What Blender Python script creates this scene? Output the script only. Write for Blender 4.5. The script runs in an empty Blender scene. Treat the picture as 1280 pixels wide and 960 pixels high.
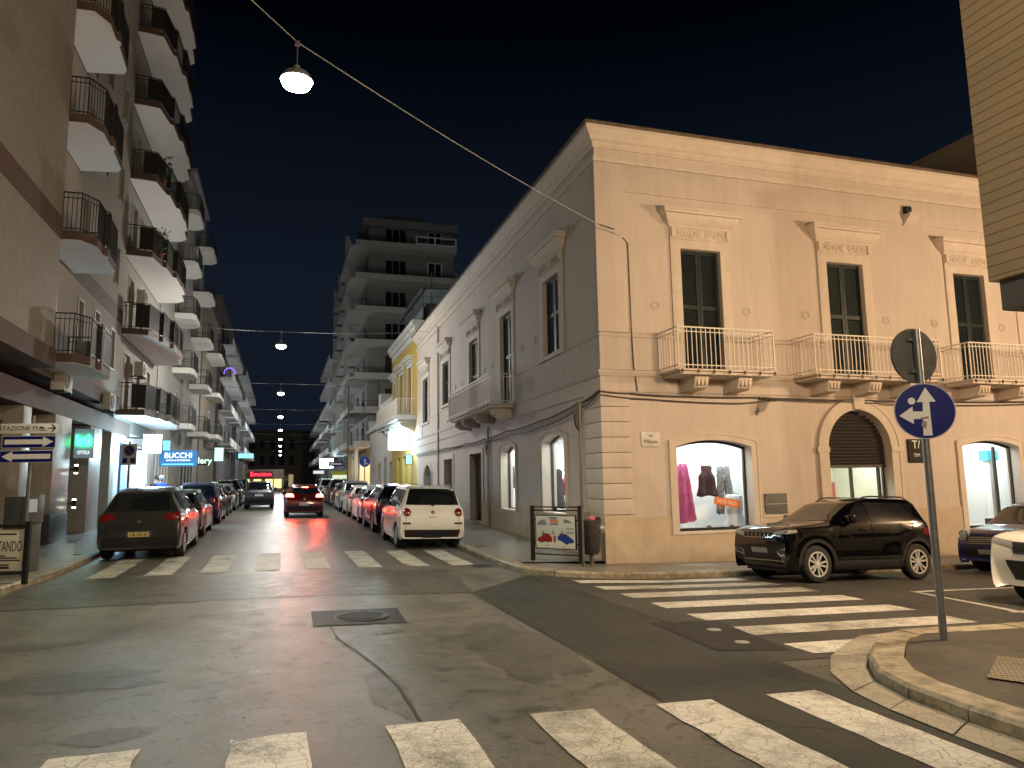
import bpy, bmesh, math, random
from mathutils import Vector, Matrix, Euler
from mathutils.bvhtree import BVHTree
S = bpy.context.scene
COL = S.collection
R = math.radians
PI = math.pi

# ------------------------------------------------------------------ camera, sky, exposure
cam_d = bpy.data.cameras.new("camera")
cam = bpy.data.objects.new("camera", cam_d)
COL.objects.link(cam)
S.camera = cam
cam_d.sensor_width = 36.0
cam_d.lens = 912.0 / 1280.0 * 36.0
cam_d.clip_start = 0.05
cam_d.clip_end = 2000.0
YAW, PITCH, ROLL = R(17.605), R(7.584), 0.0157
f_ = Vector((math.sin(YAW) * math.cos(PITCH), math.cos(YAW) * math.cos(PITCH), math.sin(PITCH)))
r0 = Vector((math.cos(YAW), -math.sin(YAW), 0))
u0 = r0.cross(f_)
r_ = r0 * math.cos(ROLL) - u0 * math.sin(ROLL)
u_ = u0 * math.cos(ROLL) + r0 * math.sin(ROLL)
cam.matrix_world = Matrix(((r_.x, u_.x, -f_.x, 0), (r_.y, u_.y, -f_.y, 0), (r_.z, u_.z, -f_.z, 1.7), (0, 0, 0, 1)))

W = bpy.data.worlds.new("World")
S.world = W
W.use_nodes = True
bg = W.node_tree.nodes["Background"]
_nt = W.node_tree          # night sky: navy overhead, faint town glow towards the horizon
_tc = _nt.nodes.new("ShaderNodeTexCoord"); _sx = _nt.nodes.new("ShaderNodeSeparateXYZ"); _rp = _nt.nodes.new("ShaderNodeValToRGB")
_nt.links.new(_tc.outputs["Generated"], _sx.inputs[0]); _nt.links.new(_sx.outputs[2], _rp.inputs[0]); _nt.links.new(_rp.outputs[0], bg.inputs["Color"])
_rp.color_ramp.elements[0].position = .26; _rp.color_ramp.elements[0].color = (.60, .92, 1.75, 1)
_rp.color_ramp.elements[1].position = .55; _rp.color_ramp.elements[1].color = (.01, .075, .18, 1)
bg.inputs["Strength"].default_value = 0.010

S.view_settings.view_transform = 'Standard'
S.view_settings.look = 'None'
S.view_settings.exposure = 0.0
S.view_settings.gamma = 1.0
S.view_settings.use_curve_mapping = False
cy = S.cycles
cy.use_denoising = True
try:
    cy.denoiser = 'OPENIMAGEDENOISE'
except Exception:
    pass
cy.max_bounces = 6
cy.diffuse_bounces = 3
cy.glossy_bounces = 3
cy.transparent_max_bounces = 12
cy.caustics_reflective = False
cy.caustics_refractive = False
cy.sample_clamp_indirect = 4.0
cy.sample_clamp_direct = 0.0
cy.use_light_tree = True

# lamp strengths (watts) and colours, read by the lamp builders further down
LAMP_MAIN = 2250.0
LAMP_FAR = 2500.0
LAMP_WARM = 1650.0
LAMP_SIDE = 4000.0
LAMP_BACK = 3900.0
C_BACK = (1.0, 0.82, 0.58)
C_MAIN = (1.0, 0.91, 0.66)
C_WARM = (1.0, 0.705, 0.43)
C_FAR = (0.93, 0.97, 1.0)

# ------------------------------------------------------------------ mesh helpers
class MB:
    """collects faces; T maps local coordinates to world ones"""
    def __init__(s, T=None):
        s.v = []; s.f = []; s.m = []; s.T = T
    def add(s, vs, fs, m=0):
        b = len(s.v)
        for p in vs:
            p = s.T(*p) if s.T else p
            s.v.append(tuple(p))
        for f in fs:
            s.f.append(tuple(b + i for i in f)); s.m.append(m)
        return s
    def box(s, x0, x1, y0, y1, z0, z1, m=0):
        return s.add([(x0, y0, z0), (x1, y0, z0), (x1, y1, z0), (x0, y1, z0), (x0, y0, z1), (x1, y0, z1), (x1, y1, z1), (x0, y1, z1)],
                     [(3, 2, 1, 0), (4, 5, 6, 7), (0, 1, 5, 4), (1, 2, 6, 5), (2, 3, 7, 6), (3, 0, 4, 7)], m)
    def quad(s, a, b, c, d, m=0):
        return s.add([a, b, c, d], [(0, 1, 2, 3)], m)
    def prism(s, poly, c0, c1, ax=2, m=0):
        """poly in the two other axes, extruded along axis ax from c0 to c1"""
        def put(p, c):
            if ax == 2: return (p[0], p[1], c)
            if ax == 1: return (p[0], c, p[1])
            return (c, p[0], p[1])
        n = len(poly)
        vs = [put(p, c0) for p in poly] + [put(p, c1) for p in poly]
        fs = [tuple(range(n))[::-1], tuple(range(n, 2 * n))]
        fs += [(i, (i + 1) % n, n + (i + 1) % n, n + i) for i in range(n)]
        return s.add(vs, fs, m)
    def tube(s, pts, r, n=6, m=0, cap=True):
        pts = [Vector(p) for p in pts]
        rs = r if isinstance(r, (list, tuple)) else [r] * len(pts)
        vs = []; fs = []
        up = None
        for i, p in enumerate(pts):
            a = pts[max(i - 1, 0)]; b = pts[min(i + 1, len(pts) - 1)]
            d = (b - a)
            d = d.normalized() if d.length > 1e-9 else Vector((0, 0, 1))
            if up is None:
                up = Vector((0, 0, 1)) if abs(d.z) < .9 else Vector((1, 0, 0))
            x = d.cross(up)
            if x.length < 1e-6: x = d.cross(Vector((0, 1, 0)))
            x.normalize(); y = x.cross(d); up = y
            for k in range(n):
                an = 2 * PI * (k + .5) / n
                vs.append(tuple(p + (x * math.cos(an) + y * math.sin(an)) * rs[i]))
        for i in range(len(pts) - 1):
            for k in range(n):
                fs.append((i * n + k, i * n + (k + 1) % n, (i + 1) * n + (k + 1) % n, (i + 1) * n + k))
        if cap:
            fs.append(tuple(range(n))[::-1]); e = (len(pts) - 1) * n
            fs.append(tuple(range(e, e + n)))
        return s.add(vs, fs, m)
    def lathe(s, prof, c=(0, 0, 0), ax='z', n=20, m=0, cap=True):
        """prof: (radius, height) pairs about the axis"""
        vs = []; fs = []
        for r, h in prof:
            for k in range(n):
                a = 2 * PI * k / n
                x, y = r * math.cos(a), r * math.sin(a)
                p = (x, y, h) if ax == 'z' else ((x, h, y) if ax == 'y' else (h, x, y))
                vs.append((p[0] + c[0], p[1] + c[1], p[2] + c[2]))
        for i in range(len(prof) - 1):
            for k in range(n):
                fs.append((i * n + k, i * n + (k + 1) % n, (i + 1) * n + (k + 1) % n, (i + 1) * n + k))
        if cap and prof[0][0] > 1e-5: fs.append(tuple(range(n))[::-1])
        if cap and prof[-1][0] > 1e-5:
            e = (len(prof) - 1) * n; fs.append(tuple(range(e, e + n)))
        return s.add(vs, fs, m)
    def build(s, name, mats, root=None, smooth=False, bevel=0.0, sharp=40):
        me = bpy.data.meshes.new(name)
        vs = s.v
        if root is not None:
            L = root.location
            vs = [(x - L.x, y - L.y, z - L.z) for x, y, z in vs]
        me.from_pydata(vs, [], s.f)
        mats = mats if isinstance(mats, (list, tuple)) else [mats]
        for m in mats: me.materials.append(m)
        if len(mats) > 1: me.polygons.foreach_set('material_index', s.m)
        bm = bmesh.new(); bm.from_mesh(me)
        bmesh.ops.remove_doubles(bm, verts=bm.verts, dist=1e-5)
        bmesh.ops.recalc_face_normals(bm, faces=bm.faces)
        if bevel > 0:
            ed = [e for e in bm.edges if len(e.link_faces) == 2 and e.calc_face_angle(0) > R(30)]
            bmesh.ops.bevel(bm, geom=ed, offset=bevel, segments=2, affect='EDGES', profile=.6)
        bm.to_mesh(me); bm.free()
        if smooth or bevel > 0:
            me.shade_smooth()
            me.set_sharp_from_angle(angle=R(sharp))
        o = bpy.data.objects.new(name, me)
        COL.objects.link(o)
        if root is not None: o.parent = root
        return o

def tag(o, label, cat, group=None):
    o['label'] = label; o['category'] = cat; o['kind'] = 'thing'
    if group: o['group'] = group
    return o
def thing(name, label, cat, loc=(0, 0, 0), group=None):
    o = bpy.data.objects.new(name, None); COL.objects.link(o)
    o.location = loc; o.empty_display_size = .3
    return tag(o, label, cat, group)
def struct(o):
    o['kind'] = 'structure'; return o
def dup(root, loc, rotz=0.0, label=None, group=None, swap=None):
    """a copy of a thing with copies of its parts and sub-parts; swap = {old material: new material}"""
    r = root.copy(); COL.objects.link(r); r.location = loc; r.rotation_euler = (0, 0, rotz)
    if label: r['label'] = label
    if group: r['group'] = group
    def rec(o, par):
        for ch in list(o.children):
            c = ch.copy(); COL.objects.link(c); c.parent = par
            if swap and c.type == 'MESH':
                for sl in c.material_slots:
                    if sl.material and sl.material.name in swap:
                        nm = swap[sl.material.name]; sl.link = 'OBJECT'; sl.material = nm
            rec(ch, c)
    rec(root, r)
    return r
def text_mb(txt, size, T, extr=.002, align='CENTER', squeeze=1.0):
    cu = bpy.data.curves.new("lettering", 'FONT'); cu.body = txt; cu.size = size; cu.align_x = align; cu.align_y = 'CENTER'
    cu.extrude = extr; cu.resolution_u = 3
    ob = bpy.data.objects.new("lettering", cu); COL.objects.link(ob)
    dg = bpy.context.evaluated_depsgraph_get()
    me = bpy.data.meshes.new_from_object(ob.evaluated_get(dg))
    mb = MB(T)
    mb.add([(v.co.x * squeeze, v.co.y, v.co.z) for v in me.vertices], [tuple(p.vertices) for p in me.polygons])
    bpy.data.objects.remove(ob); bpy.data.curves.remove(cu); bpy.data.meshes.remove(me)
    return mb

# ------------------------------------------------------------------ materials
def nd(nt, t, **k):
    n = nt.nodes.new(t)
    for a, b in k.items(): setattr(n, a, b)
    return n
MATS = {}
def mat(name, col, rough=.7, metal=0.0, spec=.4, var=.0, scale=2.0, col2=None, bump=0.0, bscale=40.0, coat=0.0, streak=0.0, emis=None, estr=0.0, rvar=0.0):
    if name in MATS: return MATS[name]
    m = bpy.data.materials.new(name); m.use_nodes = True
    nt = m.node_tree; b = nt.nodes["Principled BSDF"]
    b.inputs["Base Color"].default_value = (*col, 1)
    b.inputs["Roughness"].default_value = rough
    b.inputs["Metallic"].default_value = metal
    b.inputs["Specular IOR Level"].default_value = spec
    if coat: b.inputs["Coat Weight"].default_value = coat; b.inputs["Coat Roughness"].default_value = .04
    if emis:
        b.inputs["Emission Color"].default_value = (*emis, 1); b.inputs["Emission Strength"].default_value = estr
    geo = nd(nt, "ShaderNodeNewGeometry")
    if var > 0 or col2:
        n1 = nd(nt, "ShaderNodeTexNoise"); n1.inputs["Scale"].default_value = scale; n1.inputs["Detail"].default_value = 8; n1.inputs["Roughness"].default_value = .65
        nt.links.new(geo.outputs["Position"], n1.inputs["Vector"])
        fac = n1.outputs["Fac"]
        if streak > 0:
            mp = nd(nt, "ShaderNodeMapping"); mp.inputs["Scale"].default_value = (3.0, 3.0, .25)
            nt.links.new(geo.outputs["Position"], mp.inputs["Vector"])
            n2 = nd(nt, "ShaderNodeTexNoise"); n2.inputs["Scale"].default_value = 2.2; n2.inputs["Detail"].default_value = 6
            nt.links.new(mp.outputs["Vector"], n2.inputs["Vector"])
            mx = nd(nt, "ShaderNodeMix", data_type='FLOAT'); mx.inputs[0].default_value = streak
            nt.links.new(n1.outputs["Fac"], mx.inputs[2]); nt.links.new(n2.outputs["Fac"], mx.inputs[3])
            fac = mx.outputs[0]
        rp = nd(nt, "ShaderNodeValToRGB")
        c2 = col2 or tuple(c * (1 - var) for c in col)
        rp.color_ramp.elements[0].position = .34; rp.color_ramp.elements[1].position = .66
        rp.color_ramp.elements[0].color = (*c2, 1); rp.color_ramp.elements[1].color = (*col, 1)
        nt.links.new(fac, rp.inputs["Fac"])
        nt.links.new(rp.outputs["Color"], b.inputs["Base Color"])
        if rvar > 0:
            mr = nd(nt, "ShaderNodeMapRange"); mr.inputs["From Min"].default_value = .3; mr.inputs["From Max"].default_value = .7
            mr.inputs["To Min"].default_value = rough - rvar; mr.inputs["To Max"].default_value = rough + rvar
            nt.links.new(fac, mr.inputs["Value"]); nt.links.new(mr.outputs["Result"], b.inputs["Roughness"])
    if bump > 0:
        n3 = nd(nt, "ShaderNodeTexNoise"); n3.inputs["Scale"].default_value = bscale; n3.inputs["Detail"].default_value = 5
        nt.links.new(geo.outputs["Position"], n3.inputs["Vector"])
        bp = nd(nt, "ShaderNodeBump"); bp.inputs["Strength"].default_value = bump; bp.inputs["Distance"].default_value = .01
        nt.links.new(n3.outputs["Fac"], bp.inputs["Height"]); nt.links.new(bp.outputs["Normal"], b.inputs["Normal"])
    MATS[name] = m
    return m
def emat(name, col, s):
    return mat(name, (.02, .02, .02), .5, emis=col, estr=s)
def glass_mat(name, tint=(.9, .95, .95), refl=.12):
    m = bpy.data.materials.new(name); m.use_nodes = True; nt = m.node_tree
    for n in list(nt.nodes):
        if n.type == 'BSDF_PRINCIPLED': nt.nodes.remove(n)
    out = [n for n in nt.nodes if n.type == 'OUTPUT_MATERIAL'][0]
    tr = nd(nt, "ShaderNodeBsdfTransparent"); tr.inputs[0].default_value = (*tint, 1)
    gl = nd(nt, "ShaderNodeBsdfGlossy"); gl.inputs["Roughness"].default_value = .02
    lw = nd(nt, "ShaderNodeLayerWeight"); lw.inputs["Blend"].default_value = .5
    pw = nd(nt, "ShaderNodeMath", operation='POWER'); pw.inputs[1].default_value = 5.0
    nt.links.new(lw.outputs["Facing"], pw.inputs[0])
    fr = nd(nt, "ShaderNodeMath", operation='MULTIPLY_ADD'); fr.inputs[1].default_value = .8; fr.inputs[2].default_value = .035
    nt.links.new(pw.outputs[0], fr.inputs[0])
    mx = nd(nt, "ShaderNodeMixShader")
    nt.links.new(fr.outputs[0], mx.inputs[0]); nt.links.new(tr.outputs[0], mx.inputs[1]); nt.links.new(gl.outputs[0], mx.inputs[2])
    nt.links.new(mx.outputs[0], out.inputs[0])
    MATS[name] = m
    return m

def worn_paint(name, paint, under, wear=.5, crack=True):
    """road paint, worn and cracked through to the asphalt"""
    m = bpy.data.materials.new(name); m.use_nodes = True; nt = m.node_tree; b = nt.nodes["Principled BSDF"]
    geo = nd(nt, "ShaderNodeNewGeometry")
    n1 = nd(nt, "ShaderNodeTexNoise"); n1.inputs["Scale"].default_value = 1.6; n1.inputs["Detail"].default_value = 10; n1.inputs["Roughness"].default_value = .75
    n2 = nd(nt, "ShaderNodeTexNoise"); n2.inputs["Scale"].default_value = 60; n2.inputs["Detail"].default_value = 3
    vo = nd(nt, "ShaderNodeTexVoronoi", feature='DISTANCE_TO_EDGE'); vo.inputs["Scale"].default_value = 9
    wob = nd(nt, "ShaderNodeTexNoise"); wob.inputs["Scale"].default_value = 5; wob.inputs["Detail"].default_value = 4
    mixv = nd(nt, "ShaderNodeMix", data_type='VECTOR'); mixv.inputs[0].default_value = .09
    for n in (n1, n2, wob): nt.links.new(geo.outputs["Position"], n.inputs["Vector"])
    nt.links.new(geo.outputs["Position"], mixv.inputs[4]); nt.links.new(wob.outputs["Color"], mixv.inputs[5])
    nt.links.new(mixv.outputs[1], vo.inputs["Vector"])
    def M(op, a, bb=None, c=None):
        n = nd(nt, "ShaderNodeMath", operation=op)
        for i, x in enumerate((a, bb, c)):
            if x is None: continue
            if isinstance(x, (int, float)): n.inputs[i].default_value = x
            else: nt.links.new(x, n.inputs[i])
        return n.outputs[0]
    cr = M('LESS_THAN', vo.outputs["Distance"], .022) if crack else M('MULTIPLY', n1.outputs["Fac"], 0.0)
    crm = M('MULTIPLY', cr, M('GREATER_THAN', n1.outputs["Fac"], .46))
    grain = M('ADD', n1.outputs["Fac"], M('MULTIPLY', n2.outputs["Fac"], .35))
    wr = nd(nt, "ShaderNodeMapRange"); wr.inputs["From Min"].default_value = wear - .1 + .175; wr.inputs["From Max"].default_value = wear + .12 + .175
    wr.inputs["To Min"].default_value = 1; wr.inputs["To Max"].default_value = 0.0
    nt.links.new(grain, wr.inputs["Value"])
    fac = M('MAXIMUM', wr.outputs[0], M('MULTIPLY', crm, .7))
    mx = nd(nt, "ShaderNodeMix", data_type='RGBA'); mx.inputs[6].default_value = (*paint, 1); mx.inputs[7].default_value = (*under, 1)
    nt.links.new(fac, mx.inputs[0]); nt.links.new(mx.outputs[2], b.inputs["Base Color"])
    b.inputs["Roughness"].default_value = .55
    bp = nd(nt, "ShaderNodeBump"); bp.inputs["Strength"].default_value = .4; bp.inputs["Distance"].default_value = .006
    nt.links.new(n2.outputs["Fac"], bp.inputs["Height"]); nt.links.new(bp.outputs["Normal"], b.inputs["Normal"])
    MATS[name] = m
    return m

def asphalt(name, c1, c2, rough, crackw=.006):
    """asphalt: large blotches, fine grain, cracks, spots"""
    m = bpy.data.materials.new(name); m.use_nodes = True; nt = m.node_tree; b = nt.nodes["Principled BSDF"]
    geo = nd(nt, "ShaderNodeNewGeometry")
    def noise(sc, det, ro=.6):
        n = nd(nt, "ShaderNodeTexNoise"); n.inputs["Scale"].default_value = sc; n.inputs["Detail"].default_value = det; n.inputs["Roughness"].default_value = ro
        nt.links.new(geo.outputs["Position"], n.inputs["Vector"]); return n
    def M(op, a, bb):
        n = nd(nt, "ShaderNodeMath", operation=op)
        for i, x in enumerate((a, bb)):
            if isinstance(x, (int, float)): n.inputs[i].default_value = x
            else: nt.links.new(x, n.inputs[i])
        return n.outputs[0]
    big = noise(.45, 8, .7); mid = noise(3.2, 8, .7); fine = noise(95, 4, .7); spots = noise(7.5, 2, .4); grit = noise(26, 6, .75)
    wob = noise(1.2, 6, .7)
    vo = nd(nt, "ShaderNodeTexVoronoi", feature='DISTANCE_TO_EDGE'); vo.inputs["Scale"].default_value = .42
    mixv = nd(nt, "ShaderNodeMix", data_type='VECTOR'); mixv.inputs[0].default_value = .45
    nt.links.new(geo.outputs["Position"], mixv.inputs[4]); nt.links.new(wob.outputs["Color"], mixv.inputs[5]); nt.links.new(mixv.outputs[1], vo.inputs["Vector"])
    mp = nd(nt, "ShaderNodeMapping"); mp.inputs["Scale"].default_value = (1.3, .12, 1)
    nt.links.new(geo.outputs["Position"], mp.inputs["Vector"])
    tr = nd(nt, "ShaderNodeTexNoise"); tr.inputs["Scale"].default_value = 1.0; tr.inputs["Detail"].default_value = 5; nt.links.new(mp.outputs["Vector"], tr.inputs["Vector"])
    v = M('ADD', M('MULTIPLY', big.outputs["Fac"], .36), M('MULTIPLY', mid.outputs["Fac"], .30))
    v = M('ADD', v, M('MULTIPLY', tr.outputs["Fac"], .2))
    v = M('ADD', v, M('ADD', M('MULTIPLY', fine.outputs["Fac"], .16), M('MULTIPLY', grit.outputs["Fac"], .34)))
    rp = nd(nt, "ShaderNodeValToRGB"); rp.color_ramp.elements[0].position = .55; rp.color_ramp.elements[1].position = .74
    rp.color_ramp.elements[0].color = (*c2, 1); rp.color_ramp.elements[1].color = (*c1, 1)
    nt.links.new(v, rp.inputs["Fac"])
    crk = M('MULTIPLY', M('LESS_THAN', vo.outputs["Distance"], crackw), M('GREATER_THAN', mid.outputs["Fac"], .47))
    spt = M('GREATER_THAN', spots.outputs["Fac"], .665)
    dk = M('MAXIMUM', M('MULTIPLY', crk, .45), M('MULTIPLY', spt, .42))
    mx = nd(nt, "ShaderNodeMix", data_type='RGBA'); mx.inputs[7].default_value = (.016, .015, .014, 1)
    nt.links.new(rp.outputs[0], mx.inputs[6]); nt.links.new(dk, mx.inputs[0]); nt.links.new(mx.outputs[2], b.inputs["Base Color"])
    mr = nd(nt, "ShaderNodeMapRange"); mr.inputs["From Min"].default_value = .3; mr.inputs["From Max"].default_value = .7
    mr.inputs["To Min"].default_value = rough - .1; mr.inputs["To Max"].default_value = rough + .14
    nt.links.new(mid.outputs["Fac"], mr.inputs["Value"]); nt.links.new(mr.outputs[0], b.inputs["Roughness"])
    b.inputs["Specular IOR Level"].default_value = .2
    bp = nd(nt, "ShaderNodeBump"); bp.inputs["Strength"].default_value = .6; bp.inputs["Distance"].default_value = .008
    h = M('ADD', fine.outputs["Fac"], M('MULTIPLY', mid.outputs["Fac"], 1.2))
    nt.links.new(h, bp.inputs["Height"]); nt.links.new(bp.outputs["Normal"], b.inputs["Normal"])
    MATS[name] = m
    return m

A_LIGHT = asphalt("asphalt_worn", (.165, .157, .137), (.050, .047, .041), .35, .003)
A_DARK = asphalt("asphalt_dark", (.05, .048, .043), (.022, .033, .031), .52)
A_SIDE = asphalt("asphalt_side_street", (.072, .068, .060), (.034, .036, .034), .55)
A_FRESH = mat("asphalt_fresh", (.013, .0125, .012), .55, var=.3, scale=30, bump=.5, bscale=150)
PAINT = worn_paint("crossing_paint", (.62, .60, .55), (.10, .095, .085), .40)
PAINT_OLD = worn_paint("crossing_paint_faded", (.55, .53, .47), (.12, .115, .10), .43)
def slabs(name, c1, c2, w, h, mort, rough=.55, off=.5, bump=.35):
    """paving slabs with joints, drawn by a brick pattern in the ground plane"""
    m = mat(name, c1, rough, col2=c2, scale=1.3, rvar=.12); nt = m.node_tree; b = nt.nodes["Principled BSDF"]
    geo = nd(nt, "ShaderNodeNewGeometry"); br = nd(nt, "ShaderNodeTexBrick"); br.offset = off
    br.inputs["Scale"].default_value = 1.0; br.inputs["Brick Width"].default_value = w; br.inputs["Row Height"].default_value = h
    br.inputs["Mortar Size"].default_value = mort; br.inputs["Mortar Smooth"].default_value = .2
    br.inputs["Color1"].default_value = (1, 1, 1, 1); br.inputs["Color2"].default_value = (.82, .82, .80, 1); br.inputs["Mortar"].default_value = (.30, .28, .25, 1)
    nt.links.new(geo.outputs["Position"], br.inputs["Vector"])
    mx = nd(nt, "ShaderNodeMix", data_type='RGBA', blend_type='MULTIPLY'); mx.inputs[0].default_value = 1.0
    src = b.inputs["Base Color"].links[0].from_socket
    nt.links.new(src, mx.inputs[6]); nt.links.new(br.outputs["Color"], mx.inputs[7]); nt.links.new(mx.outputs[2], b.inputs["Base Color"])
    bp = nd(nt, "ShaderNodeBump"); bp.inputs["Strength"].default_value = bump; bp.inputs["Distance"].default_value = .008; bp.invert = True
    nt.links.new(br.outputs["Fac"], bp.inputs["Height"]); nt.links.new(bp.outputs["Normal"], b.inputs["Normal"])
    return m
PAINT_B = worn_paint("crossing_paint_scuffed", (.56, .54, .48), (.12, .115, .10), .45)
PAVE = slabs("pavement_slabs", (.30, .28, .25), (.16, .15, .135), .62, .42, .006, .36)
KERB = mat("kerb_stone", (.42, .365, .265), .5, col2=(.15, .125, .09), scale=5.5, bump=.7, bscale=22)
GUTTER = worn_paint("gutter_slabs", (.36, .325, .26), (.10, .09, .075), .40)
TACT = slabs("tactile_paving", (.34, .29, .20), (.20, .17, .12), .055, .055, .012, .6, 0.0, 1.0)

PLASTER = mat("palazzo_plaster", (.605, .52, .455), .85, col2=(.52, .445, .385), scale=.8, bump=.14, bscale=60, streak=.5)
STONE = mat("palazzo_stone", (.66, .57, .48), .8, var=.16, scale=3, bump=.15, bscale=40, streak=.4)
PLINTH = mat("palazzo_plinth", (.58, .48, .37), .85, col2=(.46, .365, .26), scale=2.2, bump=.25, bscale=25, streak=.35)
RAILW = mat("cream_railing", (.78, .72, .63), .5, var=.15, scale=20)
GREEN = mat("dark_green_shutter", (.006, .015, .016), .5, var=.25, scale=9)
ROOFT = mat("roof_tile", (.16, .12, .085), .9, var=.5, scale=6, bump=.5)
IRON = mat("dark_iron", (.018, .017, .017), .5)
BLACK = mat("black_rubber", (.012, .012, .012), .75)
STEEL = mat("galvanised_steel", (.33, .33, .32), .42, metal=.8, var=.25, scale=10)
GREYP = mat("grey_sign_back", (.15, .15, .145), .5, metal=.3, var=.3, scale=6)
WHITEP = mat("white_paint", (.78, .78, .76), .45)
CABLE = mat("cable_grey", (.07, .065, .06), .7)
GLASS = glass_mat("window_glass")
DARKGL = mat("dark_glass", (.010, .012, .014), .06, spec=.5)
SHOPW = mat("shop_white", (.86, .87, .86), .6)
SHOPF = mat("shop_floor", (.55, .53, .50), .35)
SHOPLAMP = emat("shop_ceiling_lamp", (.95, 1.0, .98), 30.0)
ROLLER = mat("roller_shutter_brown", (.060, .052, .048), .42, metal=.4, var=.2, scale=12)
ALU = mat("dark_window_frame", (.05, .048, .045), .4, metal=.5)

# ------------------------------------------------------------------ terrain heights
def sm(a, b, x):
    t = min(1.0, max(0.0, (x - a) / (b - a)))
    return t
def zg(x, y):
    z = -.0263 * min(max(0.0, x - .3), 40.0)
    z += .013 * min(max(0.0, y - 17.0), 43.0)
    z -= .04 * min(max(0.0, y - 11.0), 3.0) * sm(4.5, 7.0, x) * sm(40, 38, y)
    return z
def zwall(y):          # pavement level along the palazzo's street wall
    return -.07 + .024 * min(max(y - 15, 0), 13) + .013 * min(max(y - 28, 0), 32)
def frange(a, b, s):
    n = max(1, int(round((b - a) / s)))
    return [a + (b - a) * i / n for i in range(n + 1)]
def grid_sheet(mb, xs, ys, zf, m=0):
    vs = [(x, y, zf(x, y)) for y in ys for x in xs]; n = len(xs)
    fs = [(j * n + i, j * n + i + 1, (j + 1) * n + i + 1, (j + 1) * n + i) for j in range(len(ys) - 1) for i in range(n - 1)]
    return mb.add(vs, fs, m)
def quad_sheet(mb, a, b, c, d, off, n=6, k=6, m=0, wob=0.0, rnd=None):
    """bilinear patch laid on the ground; corners (x,y)"""
    vs = []; fs = []
    for j in range(k + 1):
        t = j / k
        for i in range(n + 1):
            s = i / n
            x = (1 - t) * ((1 - s) * a[0] + s * b[0]) + t * ((1 - s) * d[0] + s * c[0])
            y = (1 - t) * ((1 - s) * a[1] + s * b[1]) + t * ((1 - s) * d[1] + s * c[1])
            if wob and (i in (0, n) or j in (0, k)):
                x += rnd.uniform(-wob, wob); y += rnd.uniform(-wob, wob)
            vs.append((x, y, zg(x, y) + off))
    for j in range(k):
        for i in range(n):
            fs.append((j * (n + 1) + i, j * (n + 1) + i + 1, (j + 1) * (n + 1) + i + 1, (j + 1) * (n + 1) + i))
    return mb.add(vs, fs, m)

XS = sorted(set(frange(-60, -8, 6) + frange(-8, .3, .8) + frange(.3, 4.5, .6) + frange(4.5, 7, .25) + frange(7, 20, 1) + frange(20, 40.3, 4) + [60, 120, 400]) | {-400, -150})
YS = sorted(set([-200, -80, -30] + frange(-20, 3, 2) + frange(3, 20, .5) + frange(20, 60, 2) + frange(60, 260, 20) + [500, 900]))
mb = MB(); grid_sheet(mb, XS, YS, zg)
struct(mb.build("road", A_LIGHT, smooth=True))
rnd = random.Random(4)
def patch(name, m, a, b, c, d, off, n=10, k=10, wob=0.03):
    q = MB(); quad_sheet(q, a, b, c, d, off, n, k, 0, wob, rnd)
    return struct(q.build(name, m))
A_BAND = asphalt("asphalt_band", (.10, .096, .084), (.040, .038, .034), .36, .003)
patch("road_surface", A_BAND, (-4.15, 12.25), (3.05, 11.75), (3.35, 15.2), (-4.15, 15.5), .002, 24, 8, .05)
patch("road_surface", A_DARK, (2.98, -6), (4.72, -6), (4.75, 13.9), (3.02, 11.8), .004, 6, 60, .02)
patch("road_surface", A_SIDE, (4.74, 6.4), (30, 6.6), (30, 13.6), (4.78, 13.8), .005, 50, 20, .0)
def blob(m, cx, cy_, rx, ry, off, seed, n=72):
    """ragged stain on the road"""
    rr = random.Random(seed); ph = [(k, rr.uniform(0, 6.3), rr.uniform(.4, 1) / k ** .8) for k in range(2, 22)]
    q = MB(); rings = 4; vs = [(cx, cy_, zg(cx, cy_) + off)]; fs = []
    for j in range(1, rings + 1):
        for i in range(n):
            a = 2 * PI * i / n; r = j / rings * (1 + .22 * sum(w * math.sin(k * a + p) for k, p, w in ph))
            x = cx + rx * r * math.cos(a); y = cy_ + ry * r * math.sin(a); vs.append((x, y, zg(x, y) + off))
    for i in range(n): fs.append((0, 1 + i, 1 + (i + 1) % n))
    for j in range(rings - 1):
        for i in range(n): a_, b_ = 1 + j * n, 1 + (j + 1) * n; fs.append((a_ + i, b_ + i, b_ + (i + 1) % n, a_ + (i + 1) % n))
    q.add(vs, fs); return struct(q.build("road_surface", m))
A_STAIN = asphalt("asphalt_stained", (.115, .108, .094), (.045, .042, .037), .38, .003)
blob(A_STAIN, 2.45, 7.7, .48, 1.5, .0025, 3)
blob(A_STAIN, -1.7, 7.6, .8, .35, .0025, 5)
blob(A_STAIN, -2.6, 9.4, .5, .22, .0025, 8)
blob(A_DARK, 3.9, 4.9, .5, .35, .006, 9)
blob(A_STAIN, .9, 6.4, .16, .7, .0025, 12)
for x_, y_, r_, k_ in ((-2.9, 6.7, .55, 21), (-1.1, 5.9, .3, 22), (1.25, 8.9, .22, 23), (1.5, 7.0, .12, 24), (1.62, 6.2, .09, 25), (-3.2, 8.3, .4, 26), (.2, 9.6, .18, 27), (1.9, 5.6, .13, 28), (-.6, 10.6, .5, 29)): blob(A_STAIN, x_, y_, r_, r_ * .55, .0022, k_, 40)
patch("road_surface", A_FRESH, (4.42, 6.98), (5.22, 6.76), (5.42, 8.5), (4.52, 8.62), .009, 6, 8, .02)
SEAM = mat("tar_seam", (.035, .033, .03), .6, var=.5, scale=12)
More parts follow.
